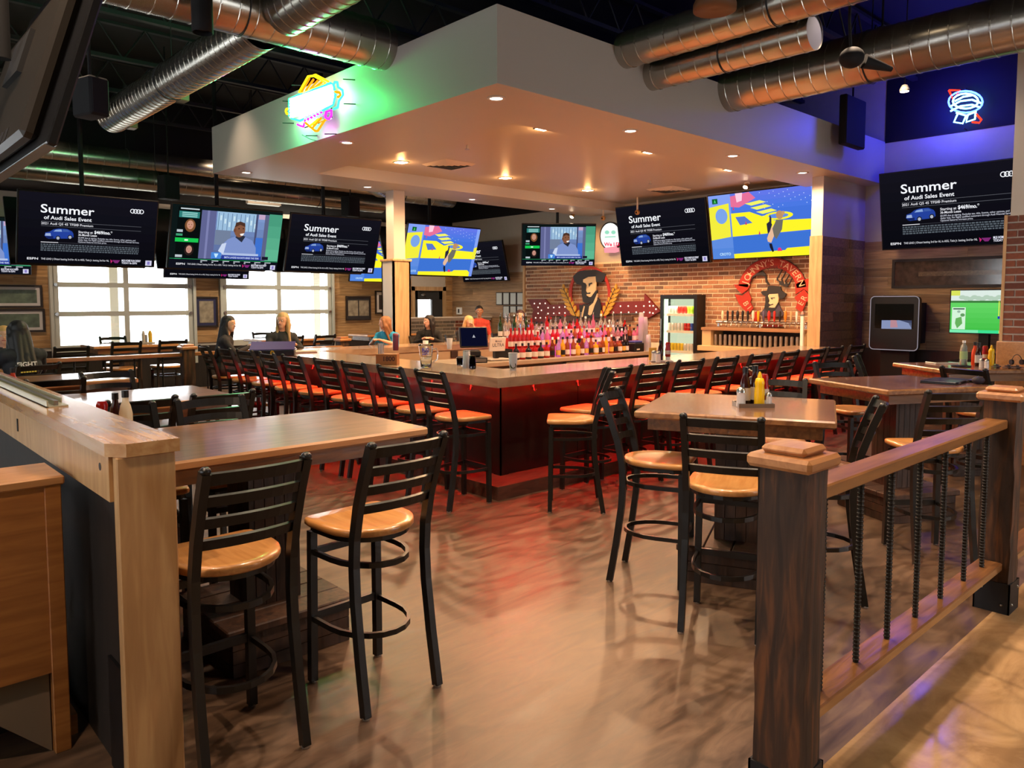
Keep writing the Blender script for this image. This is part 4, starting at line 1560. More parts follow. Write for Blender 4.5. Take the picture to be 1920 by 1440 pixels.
def scr_game():
    s = Scr()
    B, Y_, BL = (66, 112, 214), (246, 238, 40), (104, 146, 228)
    s.grad(0, 0, .22, 1, (128, 156, 236), (84, 132, 214), 6)
    s.poly([(0, .18), (.2, .14), (.2, .66), (0, .70)], (236, 230, 60))
    s.ell(.12, .33, .06, .12, (120, 160, 226))
    s.rect(.22, 0, 1, 1, B)
    s.grad(.22, 0, 1, .28, (96, 116, 226), (72, 116, 220), 4)
    s.poly([(.22, .04), (.40, .0), (.46, .10), (.30, .22), (.22, .2)], (226, 110, 150))
    s.poly([(.27, .0), (.34, .0), (.33, .12), (.28, .14)], (250, 200, 220))
    for i in range(26):
        s.ell(.5 + (i * .137) % .46, .03 + (i * .071) % .26, .004, .007, (196, 214, 255), 6)
    for i in range(4):
        s.poly([(.36 + i * .05, .17 + i * .07), (.50 + i * .05, .14 + i * .07), (.56 + i * .045, .175 + i * .07), (.42 + i * .05, .21 + i * .07)], (236, 238, 100))
    s.poly([(.22, .30), (.40, .30), (.62, .46), (1.0, .48), (1.0, .63), (.22, .66)], Y_)
    s.poly([(.26, .36), (.35, .36), (.42, .47), (.30, .49)], (84, 118, 200))
    s.ell(.66, .395, .13, .06, Y_)
    s.ell(.66, .395, .09, .035, (96, 140, 220))
    s.rect(.22, .66, 1, .93, (60, 112, 206))
    s.poly([(.22, .93), (.70, .91), (.72, .88), (.92, .87), (.98, .95), (.98, 1), (.22, 1)], Y_)
    s.poly([(.63, .92), (.64, .87), (.66, .87), (.675, .92)], (226, 50, 120))
    s.grad(.955, 0, 1, 1, (130, 160, 240), (120, 150, 236), 3)
    s.poly([(.955, .40), (1, .37), (1, .62), (.955, .64)], (236, 230, 60))
    # jumping player
    s.poly([(.56, .80), (.585, .80), (.60, .92), (.585, .93), (.565, .86)], (24, 26, 44))
    s.poly([(.545, .72), (.575, .60), (.615, .52), (.645, .58), (.60, .72), (.58, .79), (.55, .77)], (226, 182, 150))
    s.poly([(.60, .58), (.64, .45), (.70, .46), (.685, .60), (.63, .74), (.61, .70)], (110, 106, 96))
    s.ell(.672, .385, .032, .065, (186, 140, 96))
    s.ell(.705, .36, .015, .03, (196, 150, 100), 10)
    s.poly([(.55, .50), (.585, .46), (.60, .52), (.575, .62), (.555, .66)], (40, 40, 60))
    s.poly([(.575, .48), (.585, .36), (.598, .42), (.595, .50)], (52, 50, 66))
    for (u, v) in ((.36, .46), (.48, .62), (.25, .22)):
        s.poly([(u - .008, v + .03), (u, v - .03), (u + .008, v + .03)], (216, 44, 92))
    s.poly([(.045, .05), (.10, .05), (.10, .13), (.045, .13)], (16, 92, 40))
    s.text('A', .062, .118, .022, .05, (90, 230, 120), .02)
    s.text('CROTO', .08, .945, .11, .04, (190, 226, 250), .02)
    return s.done('screen_game')


def scr_golf():
    s = Scr(1.1)
    s.rect(0, 0, 1, .3, (214, 228, 220))
    s.rect(0, 0, .16, .12, (210, 220, 90))
    for i in range(12):
        s.ell(.2 + i * .07, .16 + .02 * ((i * 7) % 3), .06, .05, (176, 200, 180))
    s.rect(0, .24, 1, .30, (60, 120, 60))
    s.grad(0, .29, 1, 1, (96, 206, 96), (66, 186, 70), 6)
    s.rect(.03, .40, .27, .92, (206, 236, 210))
    s.rect(.05, .42, .25, .45, (60, 80, 70))
    s.poly([(.1, .66), (.2, .62), (.22, .78), (.13, .9), (.09, .78)], (100, 170, 90))
    s.ell(.15, .5, .03, .03, (150, 176, 160))
    s.ell(.22, .58, .04, .04, (96, 150, 96))
    s.rect(.83, .25, .842, .6, (240, 236, 80))
    s.rect(.82, .6, .99, .66, (30, 60, 170))
    s.rect(0, .93, 1, 1, (120, 226, 170))
    s.rect(.5, .93, .85, 1, (60, 216, 140))
    s.rect(.85, .93, 1, 1, (226, 230, 60))
    return s.done('screen_golf')


S_AD, S_SHOW, S_GAME, S_GOLF = scr_ad(), scr_show(), scr_game(), scr_golf()
M_blank = mat('screen_off', (6, 6, 8), 0.12)


def television(label, c, rz, w, tilt, scr, mount='pole', ztop=ZC, name='television', group=None, h=None, wall_d=.3, pole_y=.2):
    """c centre of the panel; faces local -Y, rz turns it; tilt leans the top forward"""
    h = h or w * 9 / 16
    t = thing(name, label, 'television', c, rz, group)
    bz = .016
    b = MB()
    b.box(-w / 2 - bz, -.012, -h / 2 - bz, w / 2 + bz, .035, h / 2 + bz, b=.006)
    b.box(-w * .33, .035, -h * .36, w * .33, .07, h * .30, b=.015)
    b.build('housing', M_tv, t, (0, 0, 0), (tilt, 0, 0))
    if scr is not None:
        o = obj('screen', scr, t, (0, -.0135 * math.cos(tilt), -.0135 * math.sin(tilt)), (tilt, 0, 0))
        o.scale = (w, 1, w)
    else:
        MB().box(-w / 2, -.0135, -h / 2, w / 2, -.012, h / 2).build('screen', M_blank, t, (0, 0, 0), (tilt, 0, 0))
    if mount == 'pole':
        MB().box(-.14, .07, -.12, .14, .10, .12).build('mount_plate', M_black, t, (0, 0, 0), (tilt, 0, 0))
        MB().cyl((0, pole_y, -.1), (0, pole_y, ztop - c[2]), .03, n=10).build('pole', M_black, t)
        MB().box(-.02, .08, -.03, .02, pole_y, .03).build('arm', M_black, t)
    elif mount == 'arm':
        MB().box(-.14, .07, -.12, .14, .10, .12).build('mount_plate', M_black, t, (0, 0, 0), (tilt, 0, 0))
        MB().box(-.02, .08, -.03, .02, pole_y, .03).build('arm', M_black, t)
    elif mount == 'wall':
        MB().box(-.2, wall_d - .02, -.2, .2, wall_d, .2).build('mount_plate', M_black, t)
        MB().box(-.03, .06, -.03, .03, wall_d - .02, .03).build('arm', M_black, t)
    return t


TI = R(18)
HZ_ = 2.675
row = [(2.82, S_AD, 'hanging television with the car ad, leftmost of the front row'), (4.68, S_SHOW, 'hanging television showing a smiling person in a studio, green bezel glow'),
       (6.50, S_AD, 'hanging television with the car ad, between studio show and wooden column'), (8.74, S_GAME, 'hanging television with yellow and blue court right of the wooden column')]
back_l = ['back of the television behind the leftmost hanging car ad screen', 'back of the television behind the hanging studio show screen', 'back of the television behind the car ad by the wooden column', 'back of the television behind the hanging yellow and blue screen']
for i, (x, s, l) in enumerate(row):
    television(l, (x, 11.42, HZ_), 0, 1.66, TI, s, 'pole', group='televisions hanging in the front row', pole_y=.35)
    television(back_l[i], (x, 12.12, HZ_), PI, 1.66, TI, None, 'arm', group='televisions hanging in the front row', pole_y=.35)
# window wall and corner televisions
television('wall television low behind the studio show, car ad ticker showing', (5.85, YW - .33, 2.66), 0, 1.66, R(10), S_AD, 'wall', wall_d=.33)
television('wall television behind the wooden column with yellow and blue court', (9.9, YW - .33, 2.66), 0, 1.66, R(10), S_GAME, 'wall', wall_d=.33)
television('wall television cut by the left picture edge', (1.98, YW - .33, 2.66), 0, 1.66, R(10), S_SHOW, 'wall', wall_d=.33)
television('corner television with car ad right of the hanging court screen', (XW - .33, 13.95, 2.68), -PI / 2, 1.66, R(14), S_AD, 'wall', wall_d=.33)
cS = onx(1047, 459, 11.1)
television('television with the studio presenter at the left end of the brick wall', tuple(cS), -R(90 - 47) + R(3), 1.46, R(14), S_SHOW, 'pole', ztop=SOZ)
television('large television with the car ad over the bar, above the arrow sign', (11.75, 8.60, 2.99), -PI / 2, 2.0, R(11), S_AD, 'wall', wall_d=.5)
television('large television with yellow and blue court above the round tavern sign', (11.75, 6.55, 3.02), -PI / 2, 1.96, R(11), S_GAME, 'wall', wall_d=.5)
television('large television with the car ad on the plank wall at right', (11.80, 3.66, 3.05), -PI / 2, 1.96, R(11), S_AD, 'wall', wall_d=.45)
# big television overhead, seen from behind at the upper left
q = ony(107, 275, 3.2)
tb = thing('television', 'big overhead television seen from behind at the upper left picture corner', 'television', (q.x, 3.2, q.z))
w_, h_ = 1.66, .98
ta = R(17)
bm = MB().box(-.035, 0, 0, .0, w_, h_, b=.006)
bm.build('housing', M_tv, tb, (0, 0, 0), (0, ta, 0))
MB().box(-.10, .2, .04, -.035, w_ - .2, h_ * .72, b=.02).build('rear_cover', M_tvback, tb, (0, 0, 0), (0, ta, 0))
MB().box(.0, .014, .014, .001, w_ - .014, h_ - .014).build('screen', emit('screen_side', (60, 70, 150), 1.2), tb, (0, 0, 0), (0, ta, 0))
MB().box(-.036, .02, -.004, .0, w_ - .02, .0).build('lower_edge', mat('tv_chrome_edge', (150, 150, 150), .3, .8), tb, (0, 0, 0), (0, ta, 0))
for k in range(6):
    MB().box(-.102, .5 + k * .1, .06, -.10, .56 + k * .1, .12).build('vent_slot', M_black, tb, (0, 0, 0), (0, ta, 0))
MB().box(-.12, .66, .4, -.10, 1.0, .6).build('mount_plate', M_black, tb, (0, 0, 0), (0, ta, 0))
MB().cyl((-.02, .83, .5), (-.02, .83, ZC - q.z), .035, n=10).build('pole', M_black, tb)

# ================================================================== signs on the brick wall
def wall_prism(pts, X, th, mb, mi=0, mside=None):
    """photo outline on the plane x=X as a board of thickness th (toward the room)"""
    poly = []
    for (x, y) in pts:
        p = onx(x, y, X)
        poly.append((p.y, p.z))
    # local (a,b,h) -> world (X - h, a, b)
    M = Matrix(((0, 0, -1, X), (1, 0, 0, 0), (0, 1, 0, 0), (0, 0, 0, 1)))
    # mapping has determinant +1? keep outward orientation by recalculation below
    mb.prism(poly, 0, th, mi, M, mside)
    return mb


def fixn(o):
    bm = bmesh.new()
    bm.from_mesh(o.data)
    bmesh.ops.recalc_face_normals(bm, faces=bm.faces)
    bm.to_mesh(o.data)
    bm.free()
    return o


XS = XW - .06


def board(name, pts, th, m, parent, X=XS):
    mb = MB()
    poly = [(onx(x, y, X).y, onx(x, y, X).z) for (x, y) in pts]
    M = Matrix(((0, 0, -1, X), (1, 0, 0, 0), (0, 1, 0, 0), (0, 0, 0, 1)))
    mb.prism(poly, 0, th, 0, M)
    pl = parent.location
    o = mb.build(name, m, parent, (-pl.x, -pl.y, -pl.z))
    return fixn(o)


def zp(pts, ox, oy, k):
    return [(ox + a / k, oy + b / k) for a, b in pts]


# arrow sign with bulbs (behind the portrait)
c = onx(1107, 585, XS)
ar = thing('arrow_sign', 'dark red arrow sign with rows of small bulbs on the brick wall', 'sign', (XS, c.y, c.z))
arp = zp([(170, 1020), (340, 1015), (395, 1075), (1335, 1035), (1340, 965), (1495, 1140), (1345, 1225), (1335, 1150), (400, 1190), (350, 1255), (185, 1250), (230, 1130)], 960, 370, 5.333)
board('arrow_board', arp, .05, M_redd, ar)
bulbs = [(225, 1062), (280, 1062), (333, 1060), (262, 1100), (295, 1130), (262, 1160), (237, 1205), (285, 1205), (340, 1203)]
bulbs += [(362 + i * 56, 1105 - i * 3) for i in range(4)] + [(362 + i * 56, 1162 - i * 2) for i in range(4)]
bulbs += [(1085 + i * 78, 1088 - (i % 2)) for i in range(4)] + [(1015 + i * 76, 1152 - i) for i in range(5)]
bulbs += [(1375, 1045), (1378, 1085), (1412, 1085), (1440, 1118), (1378, 1152), (1410, 1158)]
bm_ = MB().sph((0, 0, 0), .017, 8, 6).mesh('bulb', M_bulb)
for (a, b) in bulbs:
    p = onx(960 + a / 5.333, 370 + b / 5.333, XS - .05)
    obj('bulb', bm_, ar, (p.x - XS, p.y - c.y, p.z - c.z))
board('lower_rail', zp([(390, 1195), (1215, 1190), (1215, 1230), (390, 1245)], 960, 370, 5.333), .04, mat('sign_brown', (92, 62, 48), .6), ar)

# portrait emblem with wheat
c = onx(1107, 545, XS - .055)
em = thing('emblem_sign', 'round emblem sign with bearded figure in hat between golden wheat ears', 'sign', (XS - .055, c.y, c.z))
X1 = XS - .055
cx, cy, rx, ry = 782, 965, 208, 275
ringo = [(cx + rx * math.cos(2 * PI * i / 36), cy + ry * math.sin(2 * PI * i / 36)) for i in range(36)]
ringi = [(cx + (rx - 26) * math.cos(2 * PI * i / 36), cy + (ry - 26) * math.sin(2 * PI * i / 36)) for i in range(36)]
K = lambda pts: zp(pts, 960, 370, 5.333)
# ring in 36 segments as one board
mbx = MB()
for i in range(36):
    j = (i + 1) % 36
    a_ = math.degrees(2 * PI * i / 36)
    if 40 < a_ < 140:
        continue
    poly = [(onx(x, y, X1).y, onx(x, y, X1).z) for (x, y) in K([ringo[i], ringo[j], ringi[j], ringi[i]])]
    mbx.prism(poly, 0, .02, 0, Matrix(((0, 0, -1, X1), (1, 0, 0, 0), (0, 1, 0, 0), (0, 0, 0, 1))))
fixn(mbx.build('oval_ring', M_red, em, (-em.location.x, -em.location.y, -em.location.z)))
board('hat', K([(620, 790), (660, 750), (690, 735), (850, 725), (900, 745), (945, 765), (935, 815), (905, 850), (850, 845), (845, 790), (770, 795), (720, 820), (715, 880), (660, 870), (625, 830)]), .03, M_ink, em, X1)
board('face', K([(715, 825), (770, 795), (845, 790), (848, 860), (845, 930), (812, 985), (790, 1000), (770, 990), (750, 985), (755, 960), (748, 930), (752, 880), (720, 860)]), .026, M_cream, em, X1)
board('beard', K([(705, 850), (720, 850), (745, 860), (755, 880), (748, 935), (760, 955), (795, 950), (790, 965), (750, 968), (762, 1000), (800, 995), (845, 935), (862, 930), (850, 990), (815, 1045), (765, 1062), (720, 1045), (705, 960)]), .032, M_ink, em, X1)
board('eye', K([(775, 862), (808, 852), (812, 862), (790, 872), (782, 895), (776, 880)]), .031, M_ink, em, X1)
board('coat', K([(680, 1075), (700, 1080), (735, 1065), (765, 1075), (810, 1045), (850, 990), (880, 1020), (900, 1100), (885, 1200), (690, 1200)]), .028, M_ink, em, X1)
board('shirt', K([(770, 1170), (782, 1090), (822, 1055), (860, 960), (862, 1020), (835, 1080), (808, 1165), (790, 1182)]), .032, M_cream, em, X1)
board('lapel', K([(700, 1195), (715, 1130), (728, 1085), (738, 1090), (725, 1150), (715, 1198)]), .032, M_cream, em, X1)


def leaf(x, y, ang, l, w):
    pts = []
    for i in range(12):
        a = 2 * PI * i / 12
        u, v = l * math.cos(a), w * math.sin(a) * (1 - .25 * math.cos(a))
        pts.append((x + u * math.cos(ang) - v * math.sin(ang), y + u * math.sin(ang) + v * math.cos(ang)))
    return pts


for sgn in (-1, 1):
    for i in range(6):
        t = i / 5
        bx, by = cx + sgn * (140 + 118 * t ** .75), 1165 - 225 * t
        dirn = math.atan2(-1, sgn * .45)
        for k in (-1, 1):
            l = leaf(bx + k * 27 * (1 - .35 * t), by - 4, dirn + k * .62, 37 - 8 * t, 17 - 3 * t)
            board('wheat_leaf', K(l), .026 + .004 * (i % 2), M_gold, em, X1)
    board('wheat_stalk', K([(cx + sgn * 136, 1175), (cx + sgn * 142, 1175), (cx + sgn * 262, 905), (cx + sgn * 257, 905)]), .034, M_ink, em, X1)
    board('wheat_leaf', K(leaf(cx + sgn * 262, 895, math.atan2(-1, sgn * .1), 28, 11)), .03, M_gold, em, X1)

# round tavern sign
X2 = XS
c = onx(1452, 545, X2)
ts = thing('tavern_sign', 'round red banner tavern sign with hatted figure, scythe and pitchfork', 'sign', (X2, c.y, c.z))
K2 = lambda pts: zp(pts, 1360, 460, 9.0)
ccx, ccy = 805, 780


def arc_board(name, a0, a1, r0, r1, th, m, n=20, sy=1.0):
    mb = MB()
    for i in range(n):
        p = a0 + (a1 - a0) * i / n
        q_ = a0 + (a1 - a0) * (i + 1) / n
        quad = [(ccx + r * math.cos(a), ccy - r * sy * math.sin(a)) for r, a in ((r1, p), (r1, q_), (r0, q_), (r0, p))]
        poly = [(onx(x, y, X2).y, onx(x, y, X2).z) for (x, y) in K2(quad)]
        mb.prism(poly, 0, th, 0, Matrix(((0, 0, -1, X2), (1, 0, 0, 0), (0, 1, 0, 0), (0, 0, 0, 1))))
    fixn(mb.build(name, m, ts, (-X2, -c.y, -c.z)))


arc_board('banner_outline', R(8), R(170), 408, 588, .02, M_redd, sy=.98)
arc_board('banner', R(8), R(170), 418, 578, .026, M_red, sy=.98)
board('banner_tail', K2([(150, 660), (435, 655), (395, 740), (290, 820), (225, 760)]), .026, M_red, ts, X2)
board('banner_tail', K2([(1190, 660), (1395, 560), (1465, 605), (1465, 830), (1335, 735), (1195, 830)]), .026, M_red, ts, X2)
board('banner_tail', K2([(170, 825), (295, 850), (395, 770), (450, 900), (430, 960), (480, 1060), (400, 1160), (300, 1060), (235, 980)]), .022, M_red, ts, X2)
board('banner_tail', K2([(1175, 880), (1340, 740), (1460, 900), (1450, 950), (1380, 945), (1300, 1130), (1190, 1060), (1230, 960)]), .022, M_red, ts, X2)
board('banner_tail', K2([(430, 1180), (560, 1100), (600, 1330), (480, 1260)]), .022, M_red, ts, X2)
board('banner_tail', K2([(560, 1330), (1010, 1335), (900, 1385), (660, 1385)]), .022, M_redd, ts, X2)
board('hat', K2([(610, 790), (640, 770), (715, 765), (735, 690), (800, 680), (900, 690), (945, 700), (955, 760), (1040, 820), (1020, 870), (965, 910), (930, 900), (905, 815), (735, 825), (720, 870), (650, 840)]), .03, M_ink, ts, X2)
board('face', K2([(730, 850), (760, 820), (900, 815), (912, 900), (900, 970), (850, 1050), (800, 1050), (745, 1045), (760, 1010), (735, 985), (760, 940), (745, 890)]), .027, M_cream, ts, X2)
board('beard', K2([(690, 870), (720, 850), (740, 890), (745, 920), (735, 965), (770, 1000), (820, 985), (825, 1000), (765, 1020), (745, 1045), (790, 1055), (850, 1050), (905, 965), (915, 990), (860, 1080), (800, 1130), (720, 1120), (670, 1070), (690, 960)]), .032, M_ink, ts, X2)
board('eye', K2([(775, 885), (850, 878), (850, 890), (810, 895), (805, 920), (790, 905)]), .031, M_ink, ts, X2)
board('coat', K2([(600, 1150), (670, 1060), (720, 1120), (800, 1130), (890, 1030), (920, 1000), (950, 1080), (1000, 1160), (950, 1210), (620, 1190)]), .026, mat('sign_slate', (72, 66, 84), .6), ts, X2)
board('scythe_blade', K2([(430, 590), (470, 520), (560, 465), (650, 440), (695, 490), (690, 525), (620, 505), (520, 515)]), .026, M_ink, ts, X2)
board('scythe_handle', K2([(680, 520), (700, 515), (715, 600), (755, 660), (735, 670), (690, 620)]), .026, M_ink, ts, X2)
board('fork_head', K2([(870, 590), (885, 545), (900, 590), (950, 610), (960, 560), (975, 600), (1000, 660), (1020, 660), (1025, 590), (1040, 640), (1075, 670), (1060, 705), (1000, 690), (930, 665), (915, 610)]), .026, M_ink, ts, X2)
for (a, b) in (((880, 560), (985, 385)), ((955, 575), (1050, 415)), ((1020, 610), (1110, 455)), ((1075, 670), (1160, 500))):
    board('fork_tine', K2([(a[0] - 9, a[1]), (a[0] + 9, a[1] + 6), (b[0] + 3, b[1]), (b[0] - 3, b[1] - 3)]), .026, M_ink, ts, X2)


def sign_text(s, pos, ang, size, m, parent, X, th=.0275, k=K2, bold=.0):
    vs, fs, a, b = text_geo(s, bold)
    ca, sa = math.cos(ang), math.sin(ang)
    pts = []
    mid = (a + b) / 2
    for x, y in vs:
        lx, ly = (x - mid) * size, (y - .34) * size
        pts.append((pos[0] + lx * ca + ly * sa, pos[1] + lx * sa - ly * ca))
    w = [onx(x, y, X - th) for x, y in k(pts)]
    pl = parent.location
    mb = MB().add([(p.x - pl.x, p.y - pl.y, p.z - pl.z) for p in w], fs)
    return mb.build('lettering', m, parent)


M_letter = mat('sign_letter', (236, 196, 160), .5)
arc = "JOHNNY'S TAVERN"
angs = [163, 150, 139, 128, 116.5, 105.5, 98, 92, 84, 73, 62, 51, 41, 29.5, 17]
for ch_, a in zip(arc, angs):
    if ch_ == ' ':
        continue
    a = R(a)
    sign_text(ch_, (ccx + 497 * math.cos(a), ccy - 487 * math.sin(a)), PI / 2 - a, 150, M_letter, ts, X2)
sign_text('B', (350, 985), R(60), 130, M_letter, ts, X2)
sign_text('I', (405, 1050), R(52), 120, M_letter, ts, X2)
sign_text('E', (1275, 975), R(-60), 130, M_letter, ts, X2)
sign_text('R', (1325, 885), R(-62), 130, M_letter, ts, X2)
sign_text('Growing up', (810, 350), R(-1), 66, M_ink, ts, X2)
sign_text('Tradition', (830, 415), R(-3), 66, M_ink, ts, X2)

# round light box "We I.D."
X3 = XS
c = onx(1148, 446, X3)
nb = thing('round_lightbox', 'round white lightbox sign with pink letters between two bar screens', 'sign', (X3, c.y, c.z))
K1 = lambda pts: pts
ov = [(1148 + 20.5 * math.cos(2 * PI * i / 28), 443 + 27 * math.sin(2 * PI * i / 28)) for i in range(28)]
ov2 = [(1148 + 18.2 * math.cos(2 * PI * i / 28), 443 + 24.5 * math.sin(2 * PI * i / 28)) for i in range(28)]
board('rim', ov, .06, M_ink, nb, X3)
MB().box(0, -.05, -.05, .045, .05, .05).build('bracket', M_ink, nb)
board('lit_face', ov2, .064, emit('sign_white_glow', (238, 240, 236), 1.15), nb, X3)
board('ribbon', [(1136, 465), (1160, 462), (1161, 472), (1153, 474), (1137, 474)], .066, emit('sign_pink_pale', (240, 150, 160), 1.1), nb, X3)
M_pink = emit('sign_pink_glow', (232, 30, 78), 1.1)
sign_text('We I.D.', (1148, 458), 0, 9.5, M_pink, nb, X3, .068, K1, .03)
for sx in (-1, 1):
    board('eye_print', [(1148 + sx * 6 + 4.2 * math.cos(2 * PI * i / 12), 436 + 3.6 * math.sin(2 * PI * i / 12)) for i in range(12)], .066, emit('sign_green_pale', (150, 220, 190), 1.0), nb, X3)
board('print_line', [(1138, 444), (1158, 443), (1158, 445), (1138, 446)], .066, MATS['sign_green_pale'], nb, X3)

# security cameras near it
for (x, y, l) in ((1131, 409, 'small gold security camera beside the round lightbox'), (1195, 398, 'small gold camera in front of the bar car ad screen')):
    p = onx(x, y, 11.6)
    t = thing('security_camera', l, 'camera', (p.x, p.y, p.z))
    MB().sph((0, 0, 0), .05, 12, 8).build('dome', mat('camera_gold', (196, 150, 90), .35, .3), t)
    MB().cyl((0, 0, .0), (0, 0, (tz if p.y < 9.8 else SOZ) - p.z), .018, n=8).build('stem', M_white, t)
    MB().sph((-.045, -.01, -.01), .018, 8, 6).build('lens', M_black, t)

# ================================================================== neon signs
def neon(name, c, k=18.0):
    return emit('neon_' + name, c, k)


NY, NO, NW, NG, NP, NB, NR = neon('yellow', (255, 214, 20), 3), neon('orange', (255, 120, 10), 2.5), neon('white', (225, 255, 245), 16), neon('green', (40, 255, 120), 5), neon('purple', (226, 30, 255), 4), neon('blue', (60, 90, 255), 10), neon('red', (255, 40, 20), 4)
KN = lambda pts: zp(pts, 500, 110, 9.0)


def neon_tubes(parent, X, Kf, specs, r=.012):
    pl = parent.location
    for (nm, m, pts, closed) in specs:
        w = [onx(x, y, X) for x, y in Kf(pts)]
        MB().tube([(p.x - pl.x, p.y - pl.y, p.z - pl.z) for p in w], r, n=6, closed=closed).build(nm, m, parent)


XN = SOX - .14
c = onx(590, 192, XN)
ns = thing('neon_sign', 'bright green, white and purple neon sign on the soffit side', 'neon sign', (XN, c.y, c.z))
sp = [('yellow_tube', NY, [(545, 570), (700, 300), (800, 290), (1010, 420), (620, 580)], True), ('yellow_tube', NY, [(790, 285), (830, 275), (1040, 385)], False)]
sp += [('orange_tube', NO, [(590 + 70 * i, 560 - 20 * i), (720 + 70 * i, 330 + 22 * i)], False) for i in range(4)]
for i in range(7):
    y = 690 + i * 50
    sp.append(('white_tube', NW, [(400, y), (560, y - 50), (900, y - 165), (1120, y - 240)], False))
sp += [('green_tube', NG, [(380, 680), (520, 620), (1080, 410), (1130, 450), (1160, 620), (1120, 780), (900, 900), (560, 1050), (420, 1010), (380, 960)], True),
       ('green_tube', NG, [(1120, 460), (1150, 395), (1190, 395), (1205, 480), (1280, 530), (1290, 610), (1220, 710), (1200, 820), (1130, 850)], False),
       ('yellow_tube', NY, [(375, 845), (335, 850), (320, 885), (340, 930), (380, 930)], False),
       ('orange_tube', NO, [(1150, 560), (1230, 570), (1250, 620), (1200, 650)], False)]
for i in range(5):
    sp.append(('purple_tube', NP, [(640 + i * 55, 1060 - i * 32), (665 + i * 55, 985 - i * 22), (700 + i * 55, 1030 - i * 30), (720 + i * 55, 960 - i * 20)], False))
sp += [('purple_tube', NP, [(990, 990), (1000, 900), (1090, 870), (1090, 960), (1050, 1020), (1000, 1000)], True), ('purple_tube', NP, [(520, 1110), (560, 1130), (620, 1150), (640, 1080)], False),
       ('orange_tube', NO, [(650, 1080), (820, 1220), (860, 1220), (1000, 1010)], False), ('orange_tube', NO, [(780, 1160), (920, 1000)], False), ('orange_tube', NY, [(740, 1130), (870, 1020)], False)]
neon_tubes(ns, XN, KN, sp, .0125)
for (x, y) in ((270, 715), (270, 1085), (660, 1300), (980, 1270), (1290, 345), (1300, 760), (420, 440)):
    p = onx(*KN([(x, y)])[0], XN)
    MB().cyl((0, p.y - c.y, p.z - c.z), (.14, p.y - c.y, p.z - c.z + .02), .006, n=5).build('standoff_bracket', M_joist, ns)
MB().tube([(0, .3, -.3), (0, .1, -.38), (0, -.05, -.42)], .004, n=5).build('cable', M_joist, ns)
MB().box(.03, -.30, -.22, .05, .32, .12, b=.01).build('back_plate', M_glass, ns)
light('glow', 'POINT', (-.12, -.34, .02), 48, (30, 255, 110), size=.12, parent=ns)
light('glow', 'POINT', (-.05, .38, -.1), 24, (60, 255, 150), size=.12, parent=ns)
light('glow', 'POINT', (.0, -.05, -.36), 4, (220, 60, 255), size=.06, parent=ns)

XN2 = XW - .14
c = onx(1808, 200, XN2)
nr = thing('neon_sign', 'blue and red ribbon neon sign on the dark upper wall', 'neon sign', (XN2, c.y, c.z))
KP = lambda pts: zp(pts, 1400, 0, 3.692)
circ = [(1515 + 118 * math.cos(2 * PI * i / 20), 705 + 75 * math.sin(2 * PI * i / 20)) for i in range(20)]
circ2 = [(1515 + 88 * math.cos(2 * PI * i / 16), 700 + 52 * math.sin(2 * PI * i / 16)) for i in range(16)]
NWB = neon('ice_blue', (120, 200, 255), 6)
sp = [('blue_tube', NB, circ, True), ('white_tube', NWB, circ2, True),
      ('white_tube', NWB, [(1405, 740), (1480, 700), (1560, 690), (1625, 715)], False), ('white_tube', NWB, [(1410, 770), (1480, 735), (1560, 725), (1620, 745)], False),
      ('white_tube', NWB, [(1440, 700), (1500, 670), (1560, 660)], False), ('white_tube', NWB, [(1450, 780), (1520, 800), (1580, 775)], False),
      ('ribbon_tube', NWB, [(1460, 790), (1435, 845), (1495, 855), (1520, 800)], False), ('ribbon_tube', NWB, [(1530, 800), (1520, 845), (1580, 825), (1585, 770)], False),
      ('red_tube', NR, [(1400, 625), (1475, 625), (1430, 690), (1400, 625)], False), ('red_tube', NR, [(1560, 845), (1610, 850), (1625, 830), (1590, 790)], False)]
neon_tubes(nr, XN2, KP, sp, .013)
MB().cyl((0, 0, -.3), (.14, 0, -.3), .008, n=6).build('standoff_bracket', M_joist, nr)
MB().cyl((0, 0, .25), (.14, 0, .25), .008, n=6).build('standoff_bracket', M_joist, nr)
light('glow', 'POINT', (-.3, .1, 0), 70, (50, 50, 255), size=.2, parent=nr)

# ================================================================== ceiling hung speakers and lamps
def speaker(label, c, rz, w, h, d, name='loudspeaker', stem=True):
    t = thing(name, label, 'speaker', c, rz)
    MB().box(-w / 2, -d / 2, -h / 2, w / 2, d / 2, h / 2, b=.012).build('cabinet', M_black, t)
    MB().box(-w / 2 + .015, -d / 2 - .006, -h / 2 + .015, w / 2 - .015, -d / 2, h / 2 - .015).build('grille', mat('speaker_grille', (20, 20, 26), .9), t)
    if stem:
        MB().cyl((0, 0, h / 2), (0, 0, ZC - c[2]), .012, n=6).build('stem', M_black, t)
    return t


p = ony(1598, 230, 4.62)
speaker('tall black speaker panel hung in front of the blue-lit soffit end', (p.x, 4.62, p.z), 0, .62, .66, .1)
for (x, y, Yd, w, h, l) in ((316, 352, 12.3, .26, .36, 'black hanging speaker above the studio show screen'), (657, 388, 12.3, .3, .36, 'black hanging speaker above the third hanging screen'), (170, 184, 5.4, .13, .24, 'black hanging speaker at the end of the diagonal duct')):
    p = ony(x, y, Yd)
    speaker(l, (p.x, Yd, p.z), .3, w, h, .2)
p = onz(379, 30, 3.95)
t = thing('pendant_can_light', 'black cylinder can light hanging in front of the cross duct', 'ceiling light', (p.x, p.y, 3.95))
MB().lathe([(.075, -.13), (.08, -.125), (.08, .25), (.06, .26)], 20, capb=False).build('shade', M_black, t)
MB().lathe([(.074, -.09), (.074, -.088)], 20).build('lens', mat('lens_grey', (60, 56, 54), .5), t)
